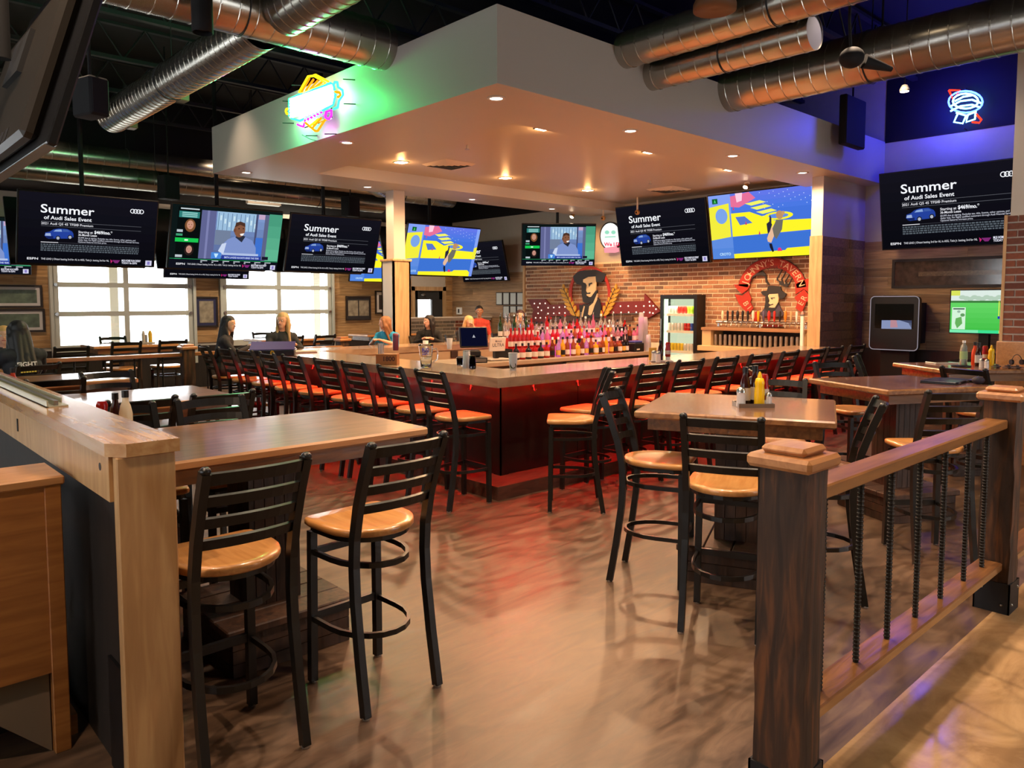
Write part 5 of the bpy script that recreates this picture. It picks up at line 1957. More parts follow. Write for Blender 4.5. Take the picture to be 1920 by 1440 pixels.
MB().cyl((0, 0, .25), (0, 0, ZC - 3.95), .01, n=6).build('stem', M_black, t)
p = onz(1340, 20, 4.05)
t = thing('dome_fixture', 'round brown dome fixture above the upper right duct', 'ceiling light', (p.x, p.y, 4.05))
MB().lathe([(.02, .2), (.12, .16), (.17, .05), (.17, 0), (.02, .02)], 20).build('shade', mat('dome_brown', (110, 78, 52), .5), t)
MB().cyl((0, 0, .18), (0, 0, ZC - 4.05), .012, n=6).build('stem', M_black, t)
p = onz(1597, 108, 3.75)
t = thing('stage_spot', 'black spotlight with long snoot in front of the wide right duct', 'spotlight', (p.x, p.y, 3.75))
MB().sph((0, 0, 0), (.10, .10, .085), 14, 10).build('housing', M_black, t)
e_ = onz(1672, 130, 3.66) - p
MB().cyl(e_ * .3, e_ * 1.0, .06, .02, n=14).build('snoot', M_black, t)
MB().tube([(-.02, 0, .06), (-.02, .02, .3), (-.02, .02, ZC - 3.75)], .012, n=6).build('stem', M_black, t)
p = ony(1696, 168, 3.5)
t = thing('small_pendant_light', 'small bright pendant light below the wide right duct', 'ceiling light', (p.x, p.y, p.z))
MB().lathe([(.05, -.02), (.055, 0), (.03, .05), (.008, .06)], 14).build('shade', M_white, t)
MB().lathe([(.046, -.024), (.046, -.022)], 14).build('lens', M_dl, t)
MB().cyl((0, 0, .05), (0, 0, ZC - p.z), .006, n=6).build('stem', M_black, t)
# fluorescent strips near the far ducts
for (x0_, y0_, x1_, Yd, l) in ((463, 381, 525, 13.9, 'long white strip light above the studio show screen'), (535, 361, 640, 14.8, 'long white strip light near the ducts behind the soffit')):
    a = ony(x0_, y0_, Yd); b = ony(x1_, y0_ + 2, Yd)
    t = thing('strip_light', l, 'ceiling light', (a.x, Yd, a.z))
    MB().box(0, -.05, 0, b.x - a.x, .05, .06).build('housing', M_white, t)
    MB().box(.02, -.03, -.012, b.x - a.x - .02, .03, 0).build('tube', emit('strip_glow', (230, 224, 205), 1.0), t)
    light('lamp', 'AREA', ((b.x - a.x) / 2, 0, -.03), 40, (255, 240, 214), size=b.x - a.x - .1, sy=.06, rot=(0, 0, 0), parent=t)
    for q_ in (.15, .85):
        MB().cyl(((b.x - a.x) * q_, 0, .06), ((b.x - a.x) * q_, 0, ZC - a.z), .006, n=5).build('stem', M_black, t)

# ================================================================== small things
def bottle(name, label, cat, p, prof, m, cap=None, capm=None, lab=None, labm=None, group=None, n=14, rz=0):
    """prof: body profile; cap: profile; lab: profile band"""
    t = thing(name, label, cat, p, rz, group)
    MB().lathe(prof, n).build('body', m, t)
    if cap:
        MB().lathe(cap, n).build('cap', capm, t)
    if lab:
        MB().lathe(lab, n, capb=False, capt=False).build('paper_label', labm, t)
    return t


M_ket = mat('ketchup_red', (150, 18, 16), .25)
M_mus = mat('mustard_yellow', (232, 186, 14), .3)
M_dark = mat('sauce_brown', (46, 16, 12), .2)
M_capb = mat('cap_black', (16, 16, 18), .35)
M_capw = mat('cap_white', (230, 230, 226), .4)
M_paper = mat('label_paper', (206, 198, 190), .6)
M_salt = mat('salt_white', (226, 226, 226), .3)
M_org = mat('hot_sauce_orange', (196, 62, 24), .25)
M_ranch = mat('ranch_cream', (226, 212, 176), .35)


def squeeze(label, p, m, capm, s=1.0, group=None):
    return bottle('squeeze_bottle', label, 'bottle', p, [(.028 * s, 0), (.030 * s, .01), (.030 * s, .09 * s), (.026 * s, .12 * s), (.029 * s, .14 * s), (.022 * s, .165 * s), (.012 * s, .17 * s)], m,
                  [(.014 * s, .168 * s), (.013 * s, .182 * s), (.005 * s, .205 * s)], capm, group=group)


def ketchup(label, p, s=1.0, group=None):
    return bottle('ketchup_bottle', label, 'bottle', p, [(.024 * s, .035 * s), (.030 * s, .05 * s), (.031 * s, .11 * s), (.024 * s, .15 * s), (.028 * s, .175 * s), (.02 * s, .195 * s)], M_ket,
                  [(.025 * s, 0), (.026 * s, .035 * s)], M_capw, [(.0316 * s, .065 * s), (.0316 * s, .105 * s)], M_paper, group)


def sauce(label, p, m, s=1.0, group=None, lab=True):
    return bottle('sauce_bottle', label, 'bottle', p, [(.027 * s, 0), (.029 * s, .006), (.029 * s, .11 * s), (.022 * s, .145 * s), (.014 * s, .165 * s), (.013 * s, .185 * s)], m,
                  [(.0155 * s, .183 * s), (.0155 * s, .215 * s)], M_capb, [(.0296 * s, .03 * s), (.0296 * s, .1 * s)] if lab else None, M_paper, group)


def shaker(label, p, s=1.0, group=None):
    return bottle('salt_shaker', label, 'shaker', p, [(.02 * s, 0), (.021 * s, .005), (.019 * s, .06 * s), (.021 * s, .065 * s)], M_salt, [(.021 * s, .065 * s), (.02 * s, .08 * s), (.01 * s, .088 * s)], M_steel, group=group)


TZ = 1.07
# --- condiment tray on the square pub table
c = onz(1412, 762, TZ)
t = thing('condiment_tray', 'small rimmed metal tray holding condiments on the square pub table', 'tray', (c.x, c.y, TZ), R(-43))
MB().box(-.11, -.075, 0, .11, .075, .004).build('base', M_steel, t)
for (x0, y0, x1, y1) in ((-.11, -.075, .11, -.071), (-.11, .071, .11, .075), (-.11, -.071, -.106, .071), (.106, -.071, .11, .071)):
    MB().box(x0, y0, .004, x1, y1, .026).build('rim', M_steel, t)
ux, uy = math.cos(R(-43)), math.sin(R(-43))
vx, vy = math.cos(R(47)), math.sin(R(47))


def tray_p(a, b):
    return (c.x + ux * a + vx * b, c.y + uy * a + vy * b, TZ + .004)


gc = 'condiments on the square pub table'
sauce('dark barbecue sauce bottle with black cap on the pub table tray', tray_p(-.045, .02), M_dark, 1.12, gc)
sauce('second dark sauce bottle half hidden behind on the pub table tray', tray_p(.025, .048), M_dark, 1.15, gc)
squeeze('yellow mustard squeeze bottle on the pub table tray', tray_p(.03, -.025), M_mus, M_mus, 1.05, gc)
ketchup('red ketchup bottle behind the mustard on the pub table tray', tray_p(.075, .03), 1.0, gc)
shaker('white salt shaker at the tray corner on the pub table', tray_p(-.085, -.03), 1.35, gc)
shaker('small shaker in front of the ketchup on the pub table tray', tray_p(.085, -.035), 1.0, gc)

# --- laptop and pouch on the second pub table
c = onz(1772, 717, TZ)
t = thing('laptop', 'closed dark laptop lying on the pub table at right', 'laptop', (c.x, c.y, TZ), A2 + .5)
MB().box(-.19, -.13, 0, .19, .13, .012, b=.004).build('base', mat('laptop_black', (28, 30, 40), .4), t)
MB().box(-.19, -.13, .013, .19, .13, .022, b=.004).build('lid', mat('laptop_lid', (52, 56, 72), .22), t)
for x in (-.1, .1):
    MB().box(x - .02, -.136, .006, x + .02, -.13, .018).build('hinge', M_steel, t)
c = onz(1834, 720, TZ)
t = thing('small_pouch', 'dark rounded pouch beside the laptop', 'pouch', (c.x, c.y, TZ))
MB().sph((0, 0, .03), (.06, .045, .03), 14, 8).build('bag', mat('pouch_cloth', (40, 34, 48), .7), t)
MB().tube([(-.05, 0, .045), (0, 0, .062), (.05, 0, .045)], .004, n=6).build('zip', M_steel, t)

# --- back pub table
gb3 = 'things on the back pub table'
c = onz(1806, 686, TZ)
t = thing('water_bottle', 'clear plastic water bottle on the back pub table', 'bottle', (c.x, c.y, TZ))
MB().lathe([(.03, 0), (.036, .008), (.036, .06), (.032, .075), (.036, .09), (.036, .16), (.03, .2), (.014, .225), (.014, .24)], 16).build('body', mat('pet_plastic', (214, 228, 216), .08, trans=.7), t)
MB().lathe([(.0362, .07), (.0362, .15)], 16, capb=False, capt=False).build('paper_label', mat('water_label', (150, 176, 120), .5), t)
MB().lathe([(.016, .235), (.016, .258)], 12).build('cap', M_capw, t)
for (x, y, k, l) in ((1827, 684, 'o', 'orange hot sauce bottle on the back pub table'), (1834, 686, 'd', 'dark sauce bottle on the back pub table'), (1846, 683, 'k', 'ketchup bottle on the back pub table'), (1858, 684, 'm', 'mustard squeeze bottle on the back pub table'), (1840, 689, 's', 'glass shaker in front of the back table sauces'), (1850, 690, 's', 'second glass shaker in front of the back table sauces')):
    c = onz(x, y, TZ)
    p = (c.x, c.y, TZ)
    if k == 'o': sauce(l, p, M_org, 1.1, gb3, False)
    if k == 'd': sauce(l, p, M_dark, 1.1, gb3)
    if k == 'k': ketchup(l, p, 1.0, gb3)
    if k == 'm': squeeze(l, p, M_mus, M_mus, 1.0, gb3)
    if k == 's': shaker(l, p, 1.0, gb3)
c = onz(1766, 681, TZ)
t = thing('tablet', 'white edged tablet lying on the back pub table', 'tablet', (c.x, c.y, TZ), A3)
MB().box(-.13, -.09, 0, .13, .09, .012, b=.005).build('case', M_capw, t)
MB().box(-.12, -.08, .012, .12, .08, .0135).build('screen', M_blank, t)
c = onz(1797, 687, TZ)
t = thing('round_tray', 'black round tray under the water bottle', 'tray', (c.x - .02, c.y - .03, TZ))
MB().lathe([(.02, .0), (.085, .0), (.095, .012), (.088, .012), (.08, .004), (.02, .004)], 20).build('dish', M_capb, t)
M_cloth = mat('cable_grey', (60, 52, 56), .6)
for i, (x, y) in enumerate(((1868, 690), (1890, 691), (1906, 692))):
    c = onz(x, y, TZ)
    t = thing('coiled_cable', ['coiled dark cable on the back pub table beside the mustard', 'coiled dark cable in the middle of the back pub table', 'coiled dark cable at the right picture edge'][i], 'cable', (c.x, c.y, TZ))
    pts = [((.05 - .002 * k) * math.cos(k * .7), (.05 - .002 * k) * math.sin(k * .7), .006 + .0016 * k) for k in range(20)]
    MB().tube(pts, .005, n=6).build('cord', M_cloth, t)
    MB().box(.03, -.012, .0, .08, .012, .016, b=.004).build('plug', M_capb, t)
c = onz(1906, 684, TZ)
t = thing('headphones', 'thin dark headphones standing on the back pub table', 'headphones', (c.x, c.y, TZ), R(-40))
MB().tube([(.055 * math.cos(a * PI / 12), 0, .03 + .075 * math.sin(a * PI / 12)) for a in range(13)], .004, n=6).build('band', M_capb, t)
for s_ in (-1, 1):
    MB().cyl((s_ * .055 - .01, 0, .028), (s_ * .055 + .01, 0, .028), .028, n=12).build('ear_cup', M_capb, t)

# --- left long tables
gl1 = 'sauces on the long tables'
c = ony(236, 780, 3.92)
sauce('cream ranch dressing bottle with dark cap behind the half wall', (c.x, c.y, TZ), M_ranch, 1.05, gl1, False)
c = ony(217, 780, 3.98)
sauce('clear and maroon bottle beside the ranch dressing', (c.x - .0, c.y, TZ), M_dark, .98, gl1, True)
c = ony(192, 780, 3.9)
ketchup('ketchup bottle beside the ranch dressing behind the half wall', (c.x, c.y, TZ), .95, gl1)
c = ony(26, 742, 5.9)
sauce('red hot sauce bottle with black cap at the left edge', (c.x, c.y, TZ), M_org, 1.0, gl1, False)
c = ony(10, 742, 5.95)
ketchup('ketchup bottle cut by the left picture edge', (.965, 5.98, TZ), .85, gl1)

# --- on the bar: carton with straws, pitcher, glasses, pint, caddy
def on_bar(x, y):
    p = onz(x, y, BZ)
    return (p.x, p.y, BZ)


c = on_bar(727, 683)
t = thing('straw_carton', 'brown carton caddy with straws standing on the bar', 'carton', c, R(-45))
MB().box(-.11, -.07, 0, .11, .07, .11, b=.003).build('carton', mat('carton_brown', (156, 98, 46), .6), t)
vs, fs, a, b = text_geo('1800', .03)
MB().add([((x - a) / (b - a) * .12 - .03, -.0712, .04 + y * .065) for x, y in vs], fs).build('lettering', mat('carton_ink', (70, 36, 20), .6), t)
g = random.Random(4)
for i in range(14):
    x, y = -.07 + g.uniform(-.025, .025), g.uniform(-.04, .04)
    MB().cyl((x, y, .02), (x + g.uniform(-.01, .01), y + g.uniform(-.01, .01), .22), .0035, n=5).build('straw', M_plastic, t)
c = on_bar(799, 689)
t = thing('beer_pitcher', 'clear plastic pitcher with blue print standing on the bar', 'pitcher', c, R(-40))
MB().lathe([(.05, .004), (.055, .01), (.062, .12), (.072, .215), (.076, .23), (.073, .23), (.069, .215), (.059, .12), (.052, .014), (.005, .012)], 24, capb=True, capt=False).build('body', M_glass, t)
MB().tube([(.066, 0, .18), (.105, 0, .19), (.115, 0, .15), (.108, 0, .08), (.06, 0, .05)], .008, n=8).build('handle', M_glass, t)
for k, (s_, zz) in enumerate((('BUD', .165), ('LIGHT', .13))):
    vs, fs, a, b = text_geo(s_, .03)
    w_ = .07
    out = []
    for x, y in vs:
        an = -PI / 2 + ((x - a) / (b - a) - .5) * w_ / .068
        rr = .0625 + (zz - .12) * .1 + .004
        out.append((rr * math.cos(an), rr * math.sin(an), zz + y * .045))
    MB().add(out, fs).build('lettering', mat('print_blue', (30, 60, 190), .4), t)


def cup(label, p, m, h=.15, r0=.03, r1=.042, name='drinking_cup', group=None, n=18):
    t = thing(name, label, 'cup', p, 0, group)
    MB().lathe([(r0, 0), (r0, .004), (r1, h), (r1 - .002, h), (r0 - .002, .006), (.002, .006)], n, capt=False).build('wall', m, t)
    MB().tube([(r1 * math.cos(2 * PI * i / n), r1 * math.sin(2 * PI * i / n), h) for i in range(n)], .002, n=5, closed=True).build('rim', m, t)
    return t


cup('upside-down tall clear glass nearest the pitcher', on_bar(875, 690), M_plastic, .17, .04, .034)
cup('second tall clear glass near the bar corner', on_bar(886, 692), M_glass, .13, .036, .03)
cup('short clear glass left of the tall glasses', on_bar(862, 686), M_glass, .08, .03, .035)
c = on_bar(962, 694)
t = cup('white plastic pint cup with dark round logo at the bar corner', c, M_plastic, .165, .031, .046)
lg = []
for i in range(16):
    a = 2 * PI * i / 16
    an = R(-133) + math.cos(a) * .9
    lg.append((.0375 * math.cos(an), .0375 * math.sin(an), .05 + .032 * math.sin(a)))
MB().add(lg, [tuple(range(16))]).build('logo', mat('cup_logo', (58, 56, 26), .5), t)
c = on_bar(1240, 678)
t = thing('napkin_caddy', 'tan napkin caddy tray with salt and sauces on the bar', 'caddy', c, R(-45))
MB().box(-.12, -.08, 0, .12, .08, .012, b=.003).build('tray', mat('tray_grey', (150, 140, 150), .4), t)
MB().box(-.13, .02, .012, -.05, .045, .15).build('menu_card', mat('card_yellow', (206, 156, 60), .6), t)
gcb = 'condiments in the bar caddy'
for (x, y, k, l) in ((1226, 677, 's', 'glass salt shaker in the bar caddy'), (1238, 675, 'd', 'dark sauce bottle in the bar caddy'), (1252, 675, 'k', 'ketchup bottle in the bar caddy'), (1234, 679, 's', 'pepper shaker in the bar caddy')):
    p = onz(x, y, BZ + .012)
    p = (p.x, p.y, BZ + .012)
    if k == 's': shaker(l, p, 1.3, gcb)
    if k == 'd': sauce(l, p, M_dark, 1.0, gcb, False)
    if k == 'k': ketchup(l, p, 1.0, gcb)
# hinged dark case with gold number, purple folder
c = on_bar(512, 666)
t = thing('presentation_case', 'dark hinged case with purple lid and gold mark on the bar', 'box', c, R(-30))
MB().box(-.26, -.16, 0, .26, .16, .07, b=.008).build('case', mat('case_black', (22, 20, 34), .4), t)
MB().prism([(-.16, .071), (.16, .15), (.16, .16), (-.16, .081)], -.26, .26, 0, Matrix(((0, 0, 1, 0), (1, 0, 0, 0), (0, 1, 0, 0), (0, 0, 0, 1)))).build('lid', mat('case_purple', (66, 56, 112), .35), t)
vs, fs, a, b = text_geo('0', .05)
MB().add([((x - a) * .09 - .02, -.1612, .012 + y * .075) for x, y in vs], fs).build('gold_mark', mat('gold_foil', (196, 150, 40), .35, .5), t)
c = on_bar(570, 661)
t = thing('menu_folder', 'dark red menu folder behind the hinged case', 'menu', c, R(-10))
MB().box(-.14, -.1, 0, .14, .1, .008).build('cover', mat('menu_red', (110, 36, 60), .5), t)
MB().box(-.135, -.095, .008, .135, .095, .026).build('pages', M_paper, t)
# far bar cups
cup('tall clear cup in front of the person in black', on_bar(843, 655), M_plastic, .15, .03, .044)
cup('white cup between the blue and the black tops', on_bar(798, 657), M_capw, .13, .03, .038)
c = on_bar(742, 657)
t = thing('tumbler', 'dark maroon tumbler in front of the person in blue', 'tumbler', c)
MB().lathe([(.035, 0), (.038, .01), (.042, .2), (.038, .21)], 18).build('body', mat('tumbler_maroon', (84, 30, 52), .35), t)
MB().lathe([(.04, .205), (.036, .225), (.01, .23)], 18).build('lid', mat('tumbler_lid', (130, 50, 60), .4), t)
for (x, y, l) in ((700, 672, 'small tan coaster holder inside the bar'), ):
    pass

# ================================================================== back bar island with bottles
IX0, IX1, IY0, IY1, IZ = 6.05, 10.35, 7.5, 8.35, .92
isl = thing('back_bar_island', 'back bar island with concrete top and glowing pink bottle steps', 'counter', (IX0, IY0, 0))
M_conc = mat('island_top', (150, 136, 116), .4, noise=.08)


def ip(mb, n, m):
    return mb.build(n, m, isl, (-IX0, -IY0, 0))


ip(MB().box(IX0, IY0, IZ - .06, IX1, IY1, IZ, b=.006), 'counter_top', M_conc)
ip(MB().box(IX0 + .05, IY0 + .05, 0, IX1 - .05, IY1 - .05, IZ - .06), 'body', mat('island_body', (38, 30, 26), .5))
for i in range(4):
    x = IX0 + .1 + i * 1.03
    ip(MB().box(x, IY0 + .035, .15, x + .95, IY0 + .05, IZ - .1, b=.004), 'door', mat('island_door', (60, 42, 32), .45))
ip(MB().box(8.0, IY0 - .004, IZ - .16, 8.5, IY0 + .05, IZ - .075), 'switch_panel', M_steel)
M_pinkstep = emit('pink_step', (255, 80, 190), .75)
M_redstep = emit('red_step', (255, 60, 40), .6)
for k, (y0, y1, z0, z1) in enumerate(((7.78, 7.98, 0, .14), (7.98, 8.2, 0, .28))):
    for (a, b, m_) in ((7.2, 7.95, M_redstep), (7.95, 9.4, M_pinkstep), (9.4, 10.25, M_redstep)):
        st_ = thing('lit_bottle_step', '%s %s lit step under the liquor bottles' % ({7.2: 'left', 7.95: 'middle', 9.4: 'right'}[a], ['lower', 'upper'][k]), 'shelf', (a, y0, IZ), 0, 'lit bottle steps')
        MB().box(0.004, 0, 0, b - a - .005, y1 - y0, z1).build('glowing_riser', m_, st_)
        MB().box(0, 0, 0, .004, y1 - y0, z1).build('end_panel', M_capb, st_)
light('step_glow', 'AREA', (8.9 - IX0, 7.62 - IY0, IZ + .55), 7, (255, 70, 170), rot=(R(0), 0, 0), size=2.4, sy=.3, parent=isl)

BOT = {}
LIQ = {'clear': ((225, 228, 232), .85), 'amber': ((150, 74, 22), .35), 'whiskey': ((110, 44, 16), .3), 'red': ((176, 22, 16), .3), 'green': ((40, 70, 36), .4), 'dark': ((26, 18, 16), .1), 'yellow': ((214, 160, 30), .2), 'pink': ((220, 120, 160), .5)}  # pink: glow of the lit steps put into the bottle colour
for k_, (c_, tr_) in LIQ.items():
    mat('liquor_' + k_, c_, .08, trans=tr_)
SHP = {'round': [(.034, 0), (.037, .006), (.037, .155), (.03, .185), (.014, .21), (.0125, .265), (.015, .268), (.015, .275)],
       'squat': [(.042, 0), (.046, .006), (.046, .11), (.038, .14), (.015, .16), (.014, .2), (.016, .205), (.016, .212)],
       'tall': [(.03, 0), (.032, .006), (.033, .19), (.026, .215), (.0125, .235), (.012, .3), (.015, .303), (.015, .31)]}


def liquor(label, p, shape, liq, capc, group, pour=False, lab=None):
    key = (shape, liq, capc, pour, lab)
    if key in BOT:
        o = copy_tree(BOT[key], p, rnd.uniform(0, 6), label, group)
        return o
    t = thing('liquor_bottle', label, 'bottle', p, 0, group)
    pr = SHP[shape]
    MB().lathe(pr, 14).build('body', MATS['liquor_' + liq], t)
    h = pr[-1][1]
    r = pr[2][0]
    if pour:
        b = MB().cyl((0, 0, h), (.012, 0, h + .05), .008, .004, n=8)
        b.build('pourer', M_chrome, t)
    else:
        MB().lathe([(.0165, h - .02), (.0165, h + .015)], 12).build('cap', {'black': M_capb, 'white': M_capw, 'red': M_ket}[capc], t)
    lm = {'white': M_paper, 'gold': mat('label_gold', (206, 160, 70), .5), 'black': M_capb, 'red': M_ket, None: M_paper}[lab]
    MB().lathe([(r + .0006, .03), (r + .0006, .1)], 14, capb=False, capt=False).build('paper_label', lm, t)
    BOT[key] = t
    return t


g = random.Random(11)
rows = [(7.63, IZ, 'in the front row of the island', ['amber', 'whiskey', 'yellow', 'whiskey', 'clear', 'amber', 'dark']),
        (7.88, IZ + .14, 'on the lower lit step', ['clear', 'red', 'pink', 'amber', 'clear', 'pink']),
        (8.09, IZ + .28, 'on the upper lit step', ['clear', 'clear', 'pink', 'red', 'clear'])]
x_lab = {'clear': 'clear', 'amber': 'amber', 'whiskey': 'brown', 'red': 'red', 'green': 'green', 'dark': 'dark', 'yellow': 'yellow', 'pink': 'pink-lit'}
for ri, (y, z, where, liqs) in enumerate(rows):
    x = 7.86 if ri == 0 else 7.79
    bi = 0
    while x < (9.6 if ri == 0 else 10.15):
        lq = g.choice(liqs)
        sh = g.choice(['round', 'squat', 'tall'] if ri == 2 else ['round', 'squat', 'round'])
        bi += 1
        liquor('%s %s liquor bottle, %s from the left %s' % ({'round': 'standard', 'squat': 'squat', 'tall': 'tall slim'}[sh], x_lab[lq], OT[bi], where), (x, y + g.uniform(-.015, .015), z), sh, lq, g.choice(['black', 'black', 'red', 'white']), 'liquor bottles on the island', ri == 2 and g.random() < .5, g.choice(['white', 'gold', 'white', 'black']))
        x += g.uniform(.088, .115)
# left cluster with silver pourers
for i in range(7):
    liquor('%s tall bottle with silver pourer from the left end of the upper step' % OT[i + 1], (7.25 + i * .085, 8.09 - (.02 if i % 2 else 0), IZ + .28 if i > 0 else IZ + .28), 'tall', 'clear' if i % 3 else 'green', 'black', 'pourer bottles', True, 'white')
for i in range(6):
    liquor('%s red bottle with pale label from the left end of the lower step' % OT[i + 1], (7.26 + i * .082, 7.88, IZ + .14), 'round', 'red', 'red', 'red bottles', False, 'white')
for i in range(6):
    liquor('%s squat %s bottle from the left end of the counter beside the display' % (OT[i + 1], ['dark', 'red'][i % 2]), (7.12 + i * .12, 7.62, IZ), 'squat', 'dark' if i % 2 == 0 else 'red', 'black', 'front left bottles', False, 'white')

# cup stacks, printer with napkins
for (x, y, n_, l) in ((9.98, 7.68, 20, 'tall stack of clear plastic cups at the island end, left of two'), (10.17, 7.74, 17, 'tall stack of clear plastic cups at the island end, right of two'), (10.02, 7.56, 6, 'short stack of clear plastic cups in front of the tall stacks')):
    t = thing('cup_stack', l, 'cups', (x, y, IZ))
    cm = MB().lathe([(.044, 0), (.046, .004), (.034, .13), (.030, .135)], 16).mesh('cup', M_plastic)
    for k in range(n_):
        obj('cup', cm, t, (0, 0, k * .026))
t = thing('receipt_printer', 'black receipt printer with blue napkins on top at the island end', 'printer', (9.76, 7.62, IZ), 0)
MB().box(-.12, -.09, 0, .12, .09, .14, b=.01).build('housing', M_capb, t)
MB().box(-.1, -.07, .14, .1, .07, .175, b=.01).build('napkin_pad', mat('napkin_blue', (52, 58, 120), .8), t)
MB().box(-.08, -.093, .03, .0, -.09, .05).build('slot', M_paper, t)

# point of sale: monitor, drawer, display
c = onz(932, 690, IZ)
t = thing('pos_terminal', 'black touchscreen register tilted back on the island', 'register', (6.42, 7.72, IZ), R(-28))
MB().box(-.17, -.16, 0, .17, .2, .07, b=.006).build('cash_drawer', mat('drawer_black', (34, 34, 36), .4), t)
MB().box(-.15, -.166, .015, .15, -.16, .055).build('drawer_front', mat('drawer_grey', (110, 108, 104), .35, .4), t)
MB().box(-.11, -.05, .07, .11, .12, .16, b=.02).build('base', M_capb, t)
MB().box(-.19, -.02, -.14, .19, .02, .14, b=.01).build('monitor', M_tv, t, (.02, .02, .33), (R(-18), 0, 0))
o = MB().box(-.175, -.0225, -.125, .175, -.021, .125).build('screen', emit('pos_screen', (10, 12, 34), 1.0), t, (.02, .02, .33), (R(-18), 0, 0))
MB().prism([(-.02, -.02), (.02, -.02), (0, .02)], .0228, .0232, 0, Matrix.Rotation(PI / 2, 4, 'X')).build('logo', emit('pos_logo', (190, 190, 200), .8), t, (.02, .02, .34), (R(-18), 0, 0))
t = thing('display_sign', 'white lettered back of a small display beside the register', 'display', (6.86, 7.74, IZ), R(-8))
MB().box(-.13, -.008, .13, .13, .008, .32, b=.004).build('panel', mat('display_white', (206, 198, 190), .45), t, (0, 0, 0), (R(8), 0, 0))
MB().box(-.03, -.02, .0, .03, .03, .16).build('stand', M_capb, t)
MB().box(-.16, -.1, 0, .16, .08, .03, b=.01).build('keyboard', mat('keyboard_tan', (170, 160, 150), .5), t)
for (s_, z_, w_, h_) in (('Michelob', .255, .1, .03), ('ULTRA', .195, .19, .045)):
    vs, fs, a, b = text_geo(s_, .01)
    MB().add([((x - a) / (b - a) * w_ - w_ / 2 + .01, -.0088, z_ + y / .69 * h_) for x, y in vs], fs).build('lettering', mat('print_dark', (60, 62, 80), .5), t, (0, 0, 0), (R(8), 0, 0))

# ================================================================== fridge with cans
FX = 11.98
p0 = onx(1240, 553, FX)
p1 = onx(1309, 553, FX)
FW = p0.y - p1.y
fr = thing('drinks_fridge', 'black framed glass door drinks fridge lit inside, by the brick wall', 'fridge', (FX, (p0.y + p1.y) / 2, 0))
FH = p0.z
fw = FW / 2
M_fr = mat('fridge_black', (18, 18, 20), .35)
MB().box(0, -fw, 0, .25, -fw + .05, FH).build('side_panel', M_fr, fr)
MB().box(0, fw - .05, 0, .25, fw, FH).build('side_panel', M_fr, fr)
MB().box(0, -fw + .05, FH - .08, .25, fw - .05, FH).build('top_panel', M_fr, fr)
MB().box(0, -fw + .05, 0, .25, fw - .05, .22).build('base_panel', M_fr, fr)
MB().box(.235, -fw + .05, .22, .25, fw - .05, FH - .08).build('back_panel', emit('fridge_glow', (214, 232, 196), 1.0), fr)
MB().box(.02, fw - .12, .22, .06, fw - .05, FH - .08).build('light_tube', emit('fridge_tube', (226, 255, 206), 2.2), fr)
fd = MB()
fd.box(-.03, -fw, .2, 0, -fw + .07, FH); fd.box(-.03, fw - .07, .2, 0, fw, FH)
fd.box(-.03, -fw + .07, FH - .07, 0, fw - .07, FH); fd.box(-.03, -fw + .07, .2, 0, fw - .07, .26)
fd = fd.build('door', M_fr, fr)
MB().box(-.012, -fw + .07, .26, -.008, fw - .07, FH - .07).build('pane', M_pane, fd)
MB().box(-.06, fw - .05, .8, -.04, fw - .03, 1.4).build('handle', M_steel, fd)
light('fridge_lamp', 'AREA', (.12, 0, FH - .1), 22, (232, 255, 214), size=.25, sy=FW * .7, rot=(0, 0, PI), parent=fr)
can_c = {'red': (196, 40, 36), 'white': (222, 222, 216), 'yellow': (226, 196, 40), 'blue': (50, 90, 190), 'lime': (176, 206, 60)}
CAN = {}


def can(label, p, colr, h=.122, group=None, slim=False):
    k = (colr, slim, h)
    if k in CAN:
        return copy_tree(CAN[k], p, rnd.uniform(0, 6), label, group)
    t = thing('drink_can', label, 'can', p, 0, group)
    r = .028 if slim else .032
    MB().lathe([(r * .8, 0), (r, .008), (r, h - .012), (r * .82, h)], 14, capt=False).build('shell', mat('can_' + colr, can_c[colr], .3, .3), t)
    MB().lathe([(r * .82, h - .002), (r * .8, h)], 14).build('lid', M_steel, t)
    CAN[k] = t
    return t


for k, z in enumerate((.42, .80, 1.18, 1.50)):
    MB().box(.03, -fw + .05, z - .015, .23, fw - .05, z).build('shelf', mat('shelf_white', (226, 230, 214), .5), fr)
    MB().box(.02, -fw + .05, z - .045, .03, fw - .05, z).build('price_rail', MATS['shelf_white'], fr)
    n_ = int((FW - .16) / .072)
    for i in range(n_):
        y = fr.location.y + fw - .13 - i * .072
        cc = [['yellow'], ['yellow', 'white'], ['white', 'white', 'red', 'blue'], ['white', 'red', 'lime']][k]
        cl = cc[min(int(i / n_ * len(cc)), len(cc) - 1)]
        can('%s can, %s from the left on the %s fridge shelf' % (cl, OT[i + 1], ['bottom', 'second', 'third', 'top'][k]), (FX + .1, y, z), cl, .14, 'cans in the drinks fridge')

# ================================================================== tap wall with can shelf
q0, q1 = onx(1316, 650, 11.7), onx(1500, 650, 11.7)
TY0, TY1 = q1.y - .1, q0.y          # right .. left ends
tw = thing('tap_counter', 'tap counter with recessed can shelf and drip ledge under the round sign', 'counter', (11.7, TY0, 0))
M_tan = mat('tap_tan', (196, 166, 122), .55, noise=.05)


def tp(mb, n, m):
    return mb.build(n, m, tw, (-11.7, -TY0, 0))


